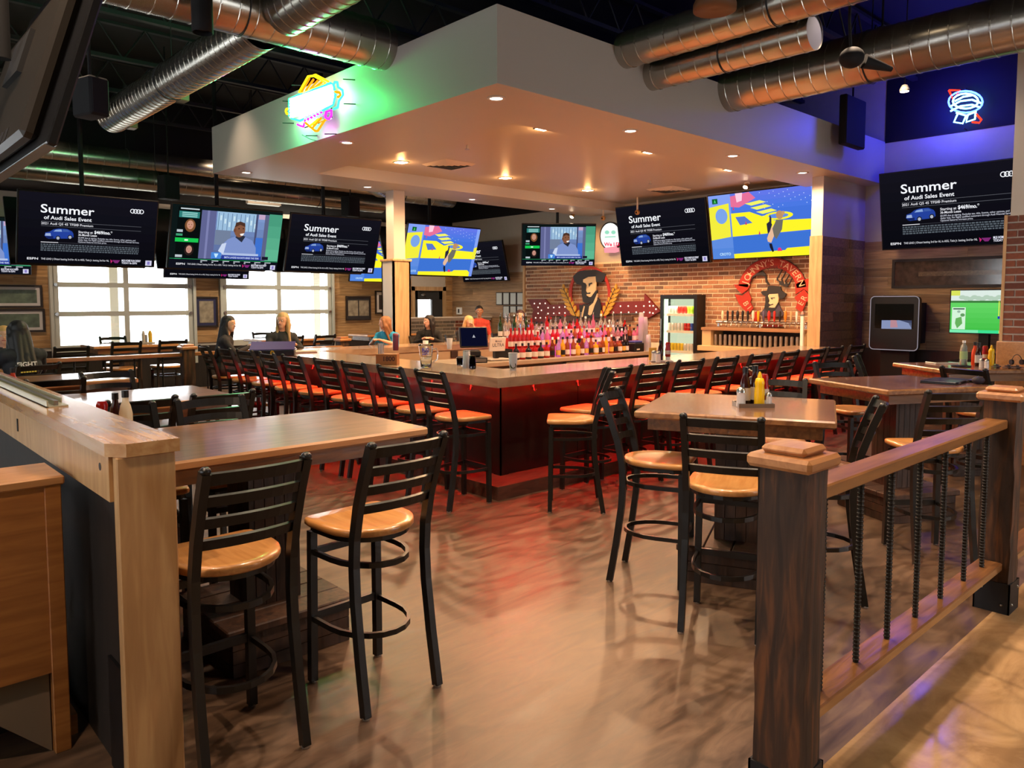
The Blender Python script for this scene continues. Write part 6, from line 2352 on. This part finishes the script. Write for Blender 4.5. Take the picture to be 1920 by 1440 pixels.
tp(MB().box(11.62, TY0, 0, 12.17, TY1, .86), 'base_cabinet', mat('tap_dark', (34, 26, 22), .5))
tp(MB().box(11.55, TY0, .86, 12.17, TY1, .95, b=.006), 'ledge', M_tan)
tp(MB().box(11.7, TY0, .95, 12.17, TY0 + .05, 1.22), 'end_board', M_tan)
tp(MB().box(11.7, TY1 - .18, .95, 12.17, TY1, 1.22), 'end_board', M_tan)
tp(MB().box(12.1, TY0 + .05, .95, 12.17, TY1 - .18, 1.22), 'back_board', mat('tap_back', (30, 24, 20), .6))
tp(MB().box(11.66, TY0, 1.22, 12.17, TY1, 1.27, b=.004), 'upper_board', mat('tap_upper', (150, 110, 76), .6))
tp(MB().tube([(12.0, TY0 + .1, 1.36), (12.0, TY1 - .1, 1.36)], .03, n=12), 'tap_rail', M_chrome)
for y in (TY0 + .15, (TY0 + TY1) / 2, TY1 - .15):
    tp(MB().cyl((12.0, y, 1.27), (12.0, y, 1.36), .025, n=10), 'tap_column', M_chrome)
can_c['charcoal'] = (150, 138, 128)
n_ = 18
for i in range(n_):
    y = TY0 + .1 + (TY1 - .18 - .14 - TY0) * i / (n_ - 1)
    can('%s dark grey can from the left in the row below the beer taps' % OT[n_ - i], (11.80, y, .95), 'charcoal', .2, 'dark cans under the taps', True)
g = random.Random(9)
TAPS = [('pale', (226, 206, 176)), ('black', (30, 26, 26)), ('black', (30, 26, 26)), ('black', (30, 26, 26)), ('black', (30, 26, 26)), ('black', (30, 26, 26)), ('white', (226, 220, 206)), ('yellow', (226, 170, 40)), ('slate', (90, 80, 110)), ('red', (196, 40, 32)), ('red', (206, 50, 40)), ('black', (24, 22, 24)), ('orange', (216, 130, 40)), ('tan', (186, 150, 110)), ('slim white', (230, 226, 220)), ('pink', (206, 150, 140))]
for i, (cn, cc) in enumerate(TAPS):
    y = TY1 - .25 - (TY1 - TY0 - .45) * i / (len(TAPS) - 1)
    t = thing('beer_tap', '%s beer tap handle, %s from the fridge' % (cn, oc[i] if i < 15 else 'sixteenth'), 'beer tap', (11.96, y, 1.36), 0, 'beer taps')
    MB().tube([(.04, 0, 0), (-.03, 0, .0), (-.05, 0, -.06)], .009, n=8).build('faucet', M_chrome, t)
    MB().lathe([(.009, .02), (.014, .04), (.02, .12), (.022, .18), (.014, .205)] if i % 3 else [(.009, .02), (.012, .05), (.026, .09), (.026, .17), (.01, .21)], 10).build('handle', mat('tap_' + cn.replace(' ', '_'), cc, .4), t)
    MB().lathe([(.008, -.005), (.010, .025)], 8).build('collar', M_chrome, t)
# white tub, tall pole, utensils at the right end
t = thing('utensil_tub', 'white tub of utensils at the right end of the tap counter', 'tub', (11.62, TY0 - .24, 1.0), 0)
MB().lathe([(.09, 0), (.10, .005), (.115, .17), (.11, .17), (.096, .01), (.01, .01)], 20, capt=False).build('tub', M_capw, t)
for i in range(6):
    a = i * 1.1
    MB().cyl((.05 * math.cos(a), .05 * math.sin(a), .01), (.08 * math.cos(a), .08 * math.sin(a), .28 + .03 * (i % 3)), .008, n=6).build('utensil', M_capb if i % 2 else M_steel, t)
t = thing('side_cabinet', 'small cabinet under the utensil tub by the wing wall', 'cabinet', (11.62, TY0 - .22, 0))
MB().box(-.18, -.15, 0, .3, .2, .96).build('body', MATS['tap_dark'], t)
MB().box(-.2, -.16, .96, .3, .21, 1.0, b=.004).build('top', M_tan, t)
t = thing('tap_post', 'tall pale post at the right end of the taps', 'post', (11.62, TY0 + .03, .95))
MB().box(-.025, -.025, 0, .025, .025, .55, b=.004).build('shaft', M_capw, t)
MB().box(-.03, -.03, .55, .03, .03, .57).build('cap', M_steel, t)

# ================================================================== kiosk, golf screen, pictures
k0, k1 = onx(1633, 556, 11.7), onx(1720, 658, 11.7)
kw, kh = k0.y - k1.y, k0.z - k1.z
t = thing('touch_kiosk', 'black rounded touchscreen kiosk with white outline against the plank wall', 'kiosk', (11.7, (k0.y + k1.y) / 2, 0))


def rrect(w, h, r, n=6):
    pts = []
    for (cx_, cy_, a0) in ((w / 2 - r, h / 2 - r, 0), (-w / 2 + r, h / 2 - r, 90), (-w / 2 + r, -h / 2 + r, 180), (w / 2 - r, -h / 2 + r, 270)):
        for i in range(n + 1):
            a = R(a0 + 90 * i / n)
            pts.append((cx_ + r * math.cos(a), cy_ + r * math.sin(a)))
    return pts


zc = (k0.z + k1.z) / 2
MK = Matrix(((0, 0, -1, 0), (1, 0, 0, 0), (0, 1, 0, zc), (0, 0, 0, 1)))
fixn(MB().prism(rrect(kw, kh, .06), -.1, .0, 0, MK).build('housing', M_tv, t))
MB().tube([MK @ Vector((x, y, .002)) for x, y in rrect(kw, kh, .06)], .006, n=6, closed=True).build('outline', emit('kiosk_outline', (190, 180, 190), .5), t)
MB().box(-.004, -kw * .40, zc - .08, 0, kw * .40, zc + kh * .36).build('screen', M_blank, t)
sk = Scr(1.0)
sk.grad(0, 0, 1, 1, (60, 66, 92), (110, 116, 140), 4)
sk.poly([(0, .05), (.6, 0), (.9, .3), (1, .9), (0, 1)], (128, 140, 176))
sk.poly([(.3, .0), (.5, .0), (.55, .8), (.3, .85)], (176, 130, 140))
o = obj('picture', sk.done('screen_kiosk'), t, (-.006, -kw * .06, zc - .02), (0, 0, -PI / 2))
o.scale = (kw * .62, 1, .13)
MB().box(.08, -kw * .3, 0, .3, kw * .3, zc - kh / 2).build('pedestal', M_black, t)
MB().box(.1, -kw * .4, zc - .3, .5, kw * .4, zc + .3).build('rear_cabinet', M_black, t)

g0, g1 = onx(1784, 545, 11.85), onx(1890, 626, 11.85)
gw, gh = g0.y - g1.y, g0.z - g1.z
t = thing('golf_game_screen', 'golf game monitor with bright green picture on a black stand', 'arcade game', (11.85, (g0.y + g1.y) / 2, 0))
zc = (g0.z + g1.z) / 2
MB().box(0, -gw / 2 - .015, zc - gh / 2 - .015, .05, gw / 2 + .015, zc + gh / 2 + .015, b=.005).build('housing', M_tv, t)
o = obj('screen', S_GOLF, t, (-.002, 0, zc), (0, 0, -PI / 2))
o.scale = (gw, 1, gh * 1.1)
MB().box(.02, -.12, 0, .12, .0, zc - gh / 2).build('stand', M_black, t)
MB().box(-.1, -.3, 0, .3, .3, .9).build('cabinet', M_black, t)

f0, f1 = onx(1673, 487, XW - .04), onx(1885, 538, XW - .04)
t = thing('panorama_picture', 'long dark framed stadium panorama below the right car ad screen', 'picture', (XW - .04, (f0.y + f1.y) / 2, (f0.z + f1.z) / 2))
pw, ph = f0.y - f1.y, f0.z - f1.z
mb = MB()
for (a, b, c_, d) in ((-pw / 2, -ph / 2, pw / 2, -ph / 2 + .04), (-pw / 2, ph / 2 - .04, pw / 2, ph / 2), (-pw / 2, -ph / 2 + .04, -pw / 2 + .04, ph / 2 - .04), (pw / 2 - .04, -ph / 2 + .04, pw / 2, ph / 2 - .04)):
    mb.box(0, a, b, .03, c_, d)
mb.build('frame', mat('frame_dark', (42, 32, 26), .5), t)
MB().box(.015, -pw / 2 + .04, -ph / 2 + .04, .025, pw / 2 - .04, ph / 2 - .04).build('print', mat('stadium_print', (78, 58, 46), .12, noise=.5, nscale=14, coat=.8), t)
MB().box(.012, -pw / 2 + .05, -ph * .1, .014, pw * .25, ph * .05).build('print_band', mat('stadium_band', (104, 84, 62), .2, noise=.4, nscale=40, coat=.6), t)


def framed(label, x0, y0, x1, y1, fm, matc, art, Y=YW - .03, two=False):
    a, b = ony(x0, y0, Y), ony(x1, y1, Y)
    w, h = b.x - a.x, a.z - b.z
    t = thing('framed_picture', label, 'picture', ((a.x + b.x) / 2, Y, (a.z + b.z) / 2), 0, 'framed pictures on the window wall')
    e = .035
    mb = MB()
    for (p, q_, r_, s_) in ((-w / 2, -h / 2, w / 2, -h / 2 + e), (-w / 2, h / 2 - e, w / 2, h / 2), (-w / 2, -h / 2 + e, -w / 2 + e, h / 2 - e), (w / 2 - e, -h / 2 + e, w / 2, h / 2 - e)):
        mb.box(p, -.025, q_, r_, .01, s_)
    mb.build('frame', fm, t)
    MB().box(-w / 2 + e, -.01, -h / 2 + e, w / 2 - e, 0, h / 2 - e).build('mount', matc, t)
    e2 = e + min(w, h) * .12
    xs = [(-w / 2 + e2, w / 2 - e2)] if not two else [(-w / 2 + e + .02, -.015), (.015, w / 2 - e - .02)]
    for (p, q_) in xs:
        MB().box(p, -.013, -h / 2 + e2, q_, -.01, h / 2 - e2).build('print', art, t)
    return t


M_fd = MATS['frame_dark']
M_field = mat('field_print', (92, 104, 84), .4, noise=.6, nscale=6)
M_sepia = mat('sepia_print', (150, 138, 116), .4, noise=.5, nscale=9)
M_navy = mat('mount_navy', (44, 44, 76), .6)
framed('upper wide framed field picture at the left edge', -60, 533, 80, 577, M_fd, M_paper, M_field)
framed('lower wide framed field picture at the left edge', -60, 580, 85, 622, M_fd, M_paper, M_field)
framed('framed picture with navy mount between the two roll-up doors', 364, 556, 409, 613, M_fd, M_navy, M_sepia)
framed('framed pair of prints right of the second roll-up door', 648, 555, 695, 600, M_fd, M_ink, M_sepia, two=True)
framed('framed small print partly behind the wooden column', 703, 545, 742, 588, M_fd, M_paper, M_fd)
# framed papers near the brick corner
t0_ = onx(930, 548, XW - .03)
for r_ in range(2):
    for c_ in range(4):
        if r_ == 1 and c_ == 0:
            continue
        x0_, y0_ = 930 + c_ * 13, 548 + r_ * 25
        a, b = onx(x0_, y0_, XW - .03), onx(x0_ + 12, y0_ + 24, XW - .03)
        t = thing('licence_frame', 'small framed paper, %s of the %s row, near the brick wall end' % (oc[c_ - (1 if r_ else 0)], ['upper', 'lower'][r_]), 'frame', (XW - .03, (a.y + b.y) / 2, (a.z + b.z) / 2), 0, 'framed papers on the far wall')
        w, h = a.y - b.y, a.z - b.z
        MB().box(0, -w / 2, -h / 2, .02, w / 2, h / 2).build('frame', M_ink, t)
        MB().box(-.003, -w / 2 + .02, -h / 2 + .02, 0, w / 2 - .02, h / 2 - .02).build('sheet', mat('pale_sheet', (196, 206, 204), .4), t)
p = onx(860, 583, XW - .05)
t = thing('wall_box', 'small white wall box beside the far corner', 'box', (XW - .05, p.y, p.z))
MB().box(0, -.1, -.09, .05, .1, .09, b=.005).build('case', M_capw, t)
MB().box(-.003, -.03, -.05, 0, .03, .05).build('window', M_ink, t)
p = ony(945, 590, 13.0)
# sauces by the far wall ledge near the column
for i, (x, y, l) in enumerate(((687, 636, 'condiment caddy on the far table left of the wooden column'), (288, 645, 'condiment caddy on the table below the first roll-up door'))):
    q = onz(x, y, TZ)
    far = (8.6, 13.2) if i == 0 else (3.85, 12.6)
    t = thing('condiment_caddy', l, 'caddy', (far[0], far[1], TZ))
    MB().box(-.1, -.07, 0, .1, .07, .02, b=.004).build('tray', M_paper, t)
    MB().lathe([(.03, .02), (.03, .16), (.012, .2)], 12, (.05, 0, 0)).build('mustard_bottle', M_mus, t)
    MB().lathe([(.025, .02), (.025, .15), (.012, .2)], 12, (-.05, 0, 0)).build('sauce_bottle', M_paper, t)
    MB().lathe([(.02, .02), (.02, .12), (.012, .14)], 12, (0, .03, 0)).build('shaker', M_steel, t)

# ================================================================== people
def capsule(mb, p0, p1, r0, r1, n=12):
    mb.cyl(p0, p1, r0, r1, n=n)
    mb.sph(p0, r0, n, 8)
    mb.sph(p1, r1, n, 8)


def remesh(mb, voxel, smooth=2):
    me = mb.mesh('tmp', M_black)
    o = bpy.data.objects.new('tmp', me)
    COL.objects.link(o)
    md = o.modifiers.new('r', 'REMESH')
    md.mode = 'VOXEL'
    md.voxel_size = voxel
    if smooth:
        ms = o.modifiers.new('s', 'SMOOTH')
        ms.factor = .5
        ms.iterations = smooth
    dg = bpy.context.evaluated_depsgraph_get()
    out = bpy.data.meshes.new_from_object(o.evaluated_get(dg))
    bpy.data.objects.remove(o)
    bpy.data.meshes.remove(me)
    return out


SKIN = {'light': (214, 164, 136), 'tan': (178, 124, 92)}


def person(label, loc, rz, shirt, pants=(36, 38, 50), hair=(30, 22, 20), skin='light', style='long', pose='bar', lean=.12, head_yaw=0.0, head_pitch=0.0, s=.92, stand=False, hairlen=.42, coat=False):
    t = thing('person', label, 'person', loc, rz)
    hip = Vector((0, 0, .858 if not stand else .88 * s / .95))
    ca, sa = math.cos(lean), math.sin(lean)

    def T(x, y, z):
        x, y, z = x * s, y * s, z * s
        return hip + Vector((x * ca + z * sa, y, -x * sa + z * ca))
    P = []   # (p0,p1,r0,r1,tag)
    def add(p0, p1, r0, r1, tg):
        P.append((Vector(p0), Vector(p1), r0, r1, tg))
    # torso
    add(T(0, -.07, .0), T(0, .07, .0), .125 * s, .125 * s, 1)
    add(T(0, -.06, .12), T(0, .06, .12), .105 * s, .105 * s, 1)
    add(T(.0, -.075, .27), T(.0, .075, .27), .112 * s, .112 * s, 1)
    add(T(-.01, -.11, .39), T(-.01, .11, .39), .088 * s, .088 * s, 1)
    add(T(0, 0, .05), T(0, 0, .38), .13 * s, .12 * s, 1)
    add(T(-.01, -.06, .44), T(0, .06, .44), .06 * s, .06 * s, 1)
    add(T(-.005, 0, .43), T(.02, 0, .55), .052 * s, .048 * s, 0)
    # head
    hc = T(.035, 0, .635)
    def Hd(x, y, z):
        x, y, z = x * s, y * s, z * s
        cp, sp_ = math.cos(head_pitch), math.sin(head_pitch)
        x, z = x * cp + z * sp_, -x * sp_ + z * cp
        c_, s_ = math.cos(head_yaw), math.sin(head_yaw)
        return hc + Vector((x * c_ - y * s_, x * s_ + y * c_, z))
    add(Hd(-.02, 0, .035), Hd(.012, 0, .03), .083 * s, .082 * s, 0)
    add(Hd(.03, 0, -.035), Hd(.045, 0, -.072), .058 * s, .036 * s, 0)
    add(Hd(.088, 0, .0), Hd(.104, 0, -.022), .009 * s, .013 * s, 0)
    for q in (-1, 1):
        add(Hd(-.005, q * .078, .012), Hd(-.008, q * .084, -.02), .014 * s, .01 * s, 0)
    add(Hd(.078, -.022, .03), Hd(.078, .022, .03), .014 * s, .014 * s, 0)
    hands = []
    for q in (-1, 1):
        sh = T(-.01, q * .175, .395)
        if pose == 'bar':
            el = sh + Vector((.13, q * .08, -.21)) * s
            el.z = max(el.z, 1.06) if not stand else el.z
            wr = Vector((el.x + .2 * s, q * .09 * s, max(1.13, el.z - .02) if not stand else el.z + .03))
        elif pose == 'chin' and q == 1:
            el = sh + Vector((.2, .03, -.20)) * s
            wr = hc + Vector((.10, .05, -.11))
        elif pose == 'chin':
            el = sh + Vector((.16, -.05, -.22)) * s
            wr = Vector((el.x + .16, .02, 1.125))
        else:
            el = sh + Vector((.03, q * .06, -.27)) * s
            wr = el + Vector((.2, -q * .08, -.10 if not stand else -.16)) * s
        add(sh, sh, .068 * s, .068 * s, 1)
        add(sh, el, .055 * s, .044 * s, 1)
        slv = 1 if coat else (1 if hash(label) % 2 else 0)
        add(el, wr, .041 * s, .030 * s, 1 if coat else 0)
        d = (wr - el).normalized()
        sd = d.cross(Vector((0, 0, 1))).normalized()
        up_ = sd.cross(d).normalized()
        pm = wr + d * .05
        add(wr + d * .015 - sd * .014, pm + d * .02 - sd * .018, .019, .018, 0)
        add(wr + d * .015 + sd * .014, pm + d * .02 + sd * .018, .019, .018, 0)
        for k, ln in enumerate((.062, .074, .07, .055)):
            b0 = pm + d * .025 + sd * (-.03 + .02 * k)
            b1 = b0 + d * ln * .55 - up_ * .006
            b2 = b1 + d * ln * .35 - up_ * .026
            add(b0, b1, .0095, .0085, 0)
            add(b1, b2, .0085, .0078, 0)
        th = wr + d * .03 - sd * q * -.028
        add(th, th + d * .035 + sd * q * .03, .011, .009, 0)
        # legs
        hp = hip + Vector((.0, q * .085, -.01))
        if stand:
            kn = Vector((.02, q * .1, .47 * s)); an = Vector((-.02, q * .1, .09))
            toe = an + Vector((.14, q * .02, -.045))
        else:
            kn = Vector((.40 * s, q * .12, .835)); an = Vector((.36 * s, q * .10, .40))
            toe = an + Vector((.13, 0, -.045))
        add(hp, kn, .092 * s, .062 * s, 2)
        add(kn, an, .058 * s, .04 * s, 2)
        add(an + Vector((-.02, 0, -.03)), toe, .042, .032, 3)
    mb = MB()
    for p0, p1, r0, r1, tg in P:
        capsule(mb, p0, p1, r0, r1, 10)
    me = remesh(mb, .0095, 2)
    mats = [mat('skin_' + skin, SKIN[skin], .5), mat('cloth_%d_%d_%d' % shirt, shirt, .85, noise=.1, nscale=20), mat('cloth_%d_%d_%d' % pants, pants, .85), mat('shoe', (30, 28, 28), .5)]
    me.materials.clear()
    for m_ in mats:
        me.materials.append(m_)
    n = len(me.polygons)
    cen = np.empty(n * 3, dtype=np.float32)
    me.polygons.foreach_get('center', cen)
    cen = cen.reshape(-1, 3)
    best = np.full(n, 1e9, np.float32)
    tagv = np.zeros(n, np.int32)
    for p0, p1, r0, r1, tg in P:
        a = np.array(p0); d = np.array(p1) - a
        L2 = float(d @ d)
        u = np.clip((cen - a) @ d / L2, 0, 1) if L2 > 1e-9 else np.zeros(n)
        dist = np.linalg.norm(cen - (a + u[:, None] * d), axis=1) - (r0 + (r1 - r0) * u)
        m_ = dist < best
        best[m_] = dist[m_]
        tagv[m_] = tg
    me.polygons.foreach_set('material_index', tagv)
    me.polygons.foreach_set('use_smooth', np.ones(n, dtype=bool))
    me.update()
    obj('body', me, t)
    # face details
    for q in (-1, 1):
        p = Hd(.083, q * .031, .008)
        MB().sph(p, .0105 * s, 8, 6).build('eye', mat('eye_white', (222, 216, 210), .3), t)
        p = Hd(.0915, q * .031, .008)
        MB().sph(p, .0052 * s, 8, 6).build('iris', mat('iris_brown', (44, 28, 20), .3), t)
        a, b = Hd(.088, q * .018, .03), Hd(.080, q * .046, .031)
        MB().cyl(a, b, .004, .003, n=6).build('eyebrow', mat('hair_%d_%d_%d' % hair, hair, .55), t)
    a, b, c_ = Hd(.079, -.02, -.052), Hd(.089, 0, -.05), Hd(.079, .02, -.052)
    MB().tube([a, b, c_], .0055 * s, n=6).build('mouth', mat('lips', (164, 84, 78), .45), t)
    # hair
    hb = MB()
    def hc_(p0, p1, r0, r1):
        capsule(hb, p0, p1, r0 * s, r1 * s, 10)
    hc_(Hd(-.03, 0, .045), Hd(.0, 0, .052), .090, .086)
    hc_(Hd(-.045, 0, .0), Hd(-.04, 0, .05), .08, .085)
    if style == 'long':
        for q in (-1, 1):
            hc_(Hd(.01, q * .072, .05), Hd(-.02, q * .082, -.06), .028, .034)
            e = T(-.055, q * .085, .62 - hairlen * .8)
            hc_(Hd(-.03, q * .078, -.05), e, .042, .03)
            if hairlen > .38:
                f_ = T(.085, q * .10, .62 - hairlen * .75)
                hc_(Hd(.0, q * .082, -.05), f_, .026, .02)
        for yq in (-.04, 0, .04):
            hc_(Hd(-.07, yq, .0), T(-.105, yq * 1.6, .62 - hairlen), .05, .035)
    elif style == 'bun':
        hc_(Hd(-.03, 0, .13), Hd(-.045, 0, .135), .035, .035)
        hc_(Hd(-.07, 0, .0), T(-.10, 0, .3), .06, .04)
    else:
        hc_(Hd(-.055, 0, -.02), Hd(-.05, 0, .03), .066, .075)
    # carve the face: hair stays behind a plane in front of the ears
    hm = remesh(hb, .009, 2)
    bm = bmesh.new()
    bm.from_mesh(hm)
    fdir = (Hd(1, 0, 0) - Hd(0, 0, 0)).normalized()
    h0 = Hd(0, 0, 0)
    upv = (Hd(0, 0, 1) - h0).normalized()
    rem = []
    for v in bm.verts:
        d = v.co - h0
        f_ = d.dot(fdir) / s
        u_ = d.dot(upv) / s
        if f_ > .035 and -.12 < u_ < .052 + .1 * max(0, .09 - f_) and abs(d.dot(fdir.cross(upv))) < .062 * s:
            rem.append(v)
    bmesh.ops.delete(bm, geom=rem, context='VERTS')
    bm.to_mesh(hm)
    bm.free()
    hm.materials.clear()
    hm.materials.append(mat('hair_%d_%d_%d' % hair, hair, .45, noise=.25, nscale=60))
    for p in hm.polygons:
        p.use_smooth = True
    obj('hair', hm, t)
    return t, T


SZ = 0
w1, T1 = person('person in a dark lettered jacket seen from behind at the left', (1.45, 8.30, 0), R(105), (30, 34, 40), hair=(20, 22, 22), style='long', pose='bar', lean=.14, s=.91, hairlen=.40, coat=True)
# jacket print
for (s_, z_, w_, h_, c_) in (('FIGHT', .30, .19, .07, (206, 206, 210)),):
    vs, fs, a, b = text_geo(s_, .03)
    pts = []
    for x, y in vs:
        lx = ((x - a) / (b - a) - .5) * w_
        q = T1(-.118 - .02, -lx + .02, z_ + y * h_ - .03)
        pts.append(q)
    MB().add(pts, [f[::-1] for f in fs]).build('lettering', mat('jacket_print_%d' % c_[2], c_, .7), w1)
for i in range(6):
    y0 = -.07 + i * .026
    MB().add([T1(-.138, -y0 + .02, .21), T1(-.138, -y0 - .0, .21), T1(-.138, -y0 - .004, .245 + .006 * (i % 2)), T1(-.138, -y0 + .016, .245)], [(0, 1, 2, 3)]).build('print_mark', mat('jacket_print_gold', (190, 172, 66), .7), w1)
person('blonde person at the left picture edge facing the lettered jacket', (1.52, 9.72, 0), R(-100), (54, 50, 50), hair=(196, 156, 96), style='short', pose='bar', lean=.3, s=.84)
person('person with long dark hair seated sideways at the far left bar end', (3.92, 9.80, 0), R(-20), (44, 40, 44), hair=(22, 20, 24), style='long', pose='bar', lean=.1, head_yaw=R(-38), s=.90, coat=True, hairlen=.46)
person('blonde person in a dark hoodie facing the room behind the bar end', (4.84, 10.02, 0), R(-97), (42, 44, 48), hair=(190, 160, 112), style='long', pose='bar', lean=.08, head_yaw=R(-45), s=.94, coat=True, hairlen=.5)
person('person with light brown hair in a bright blue top beside the column', (6.62, 10.0, 0), R(-150), (40, 150, 196), hair=(150, 104, 66), style='long', pose='bar', lean=.2, head_yaw=R(-70), s=.86, hairlen=.42)
person('person with straight black hair in a black top looking left', (7.40, 10.0, 0), R(-130), (18, 18, 20), hair=(20, 16, 18), style='long', pose='bar', lean=.12, head_yaw=R(-55), s=.86, hairlen=.5, coat=True)
person('blonde person in a black top leaning on the bar with a hand raised', (8.15, 10.0, 0), R(-105), (24, 22, 24), hair=(206, 160, 100), style='long', pose='chin', lean=.28, s=.86, head_pitch=.2, hairlen=.42)
person('standing person with short dark hair in a coral shirt near the exit', (10.25, 12.1, 0), R(-125), (206, 74, 58), hair=(26, 20, 18), skin='tan', style='short', pose='down', lean=.0, s=.97, stand=True)
person('person with long dark wavy hair turned away behind the register', (9.2, 10.0, 0), R(-30), (34, 30, 30), hair=(40, 30, 24), style='long', pose='bar', lean=.05, s=.88, hairlen=.42, coat=True)
person('standing person with dark red hair in a blue top left of the bottles', (9.75, 10.30, 0), R(-160), (70, 100, 190), hair=(54, 24, 22), style='long', pose='down', lean=.0, head_yaw=R(30), s=.93, stand=True, hairlen=.36)
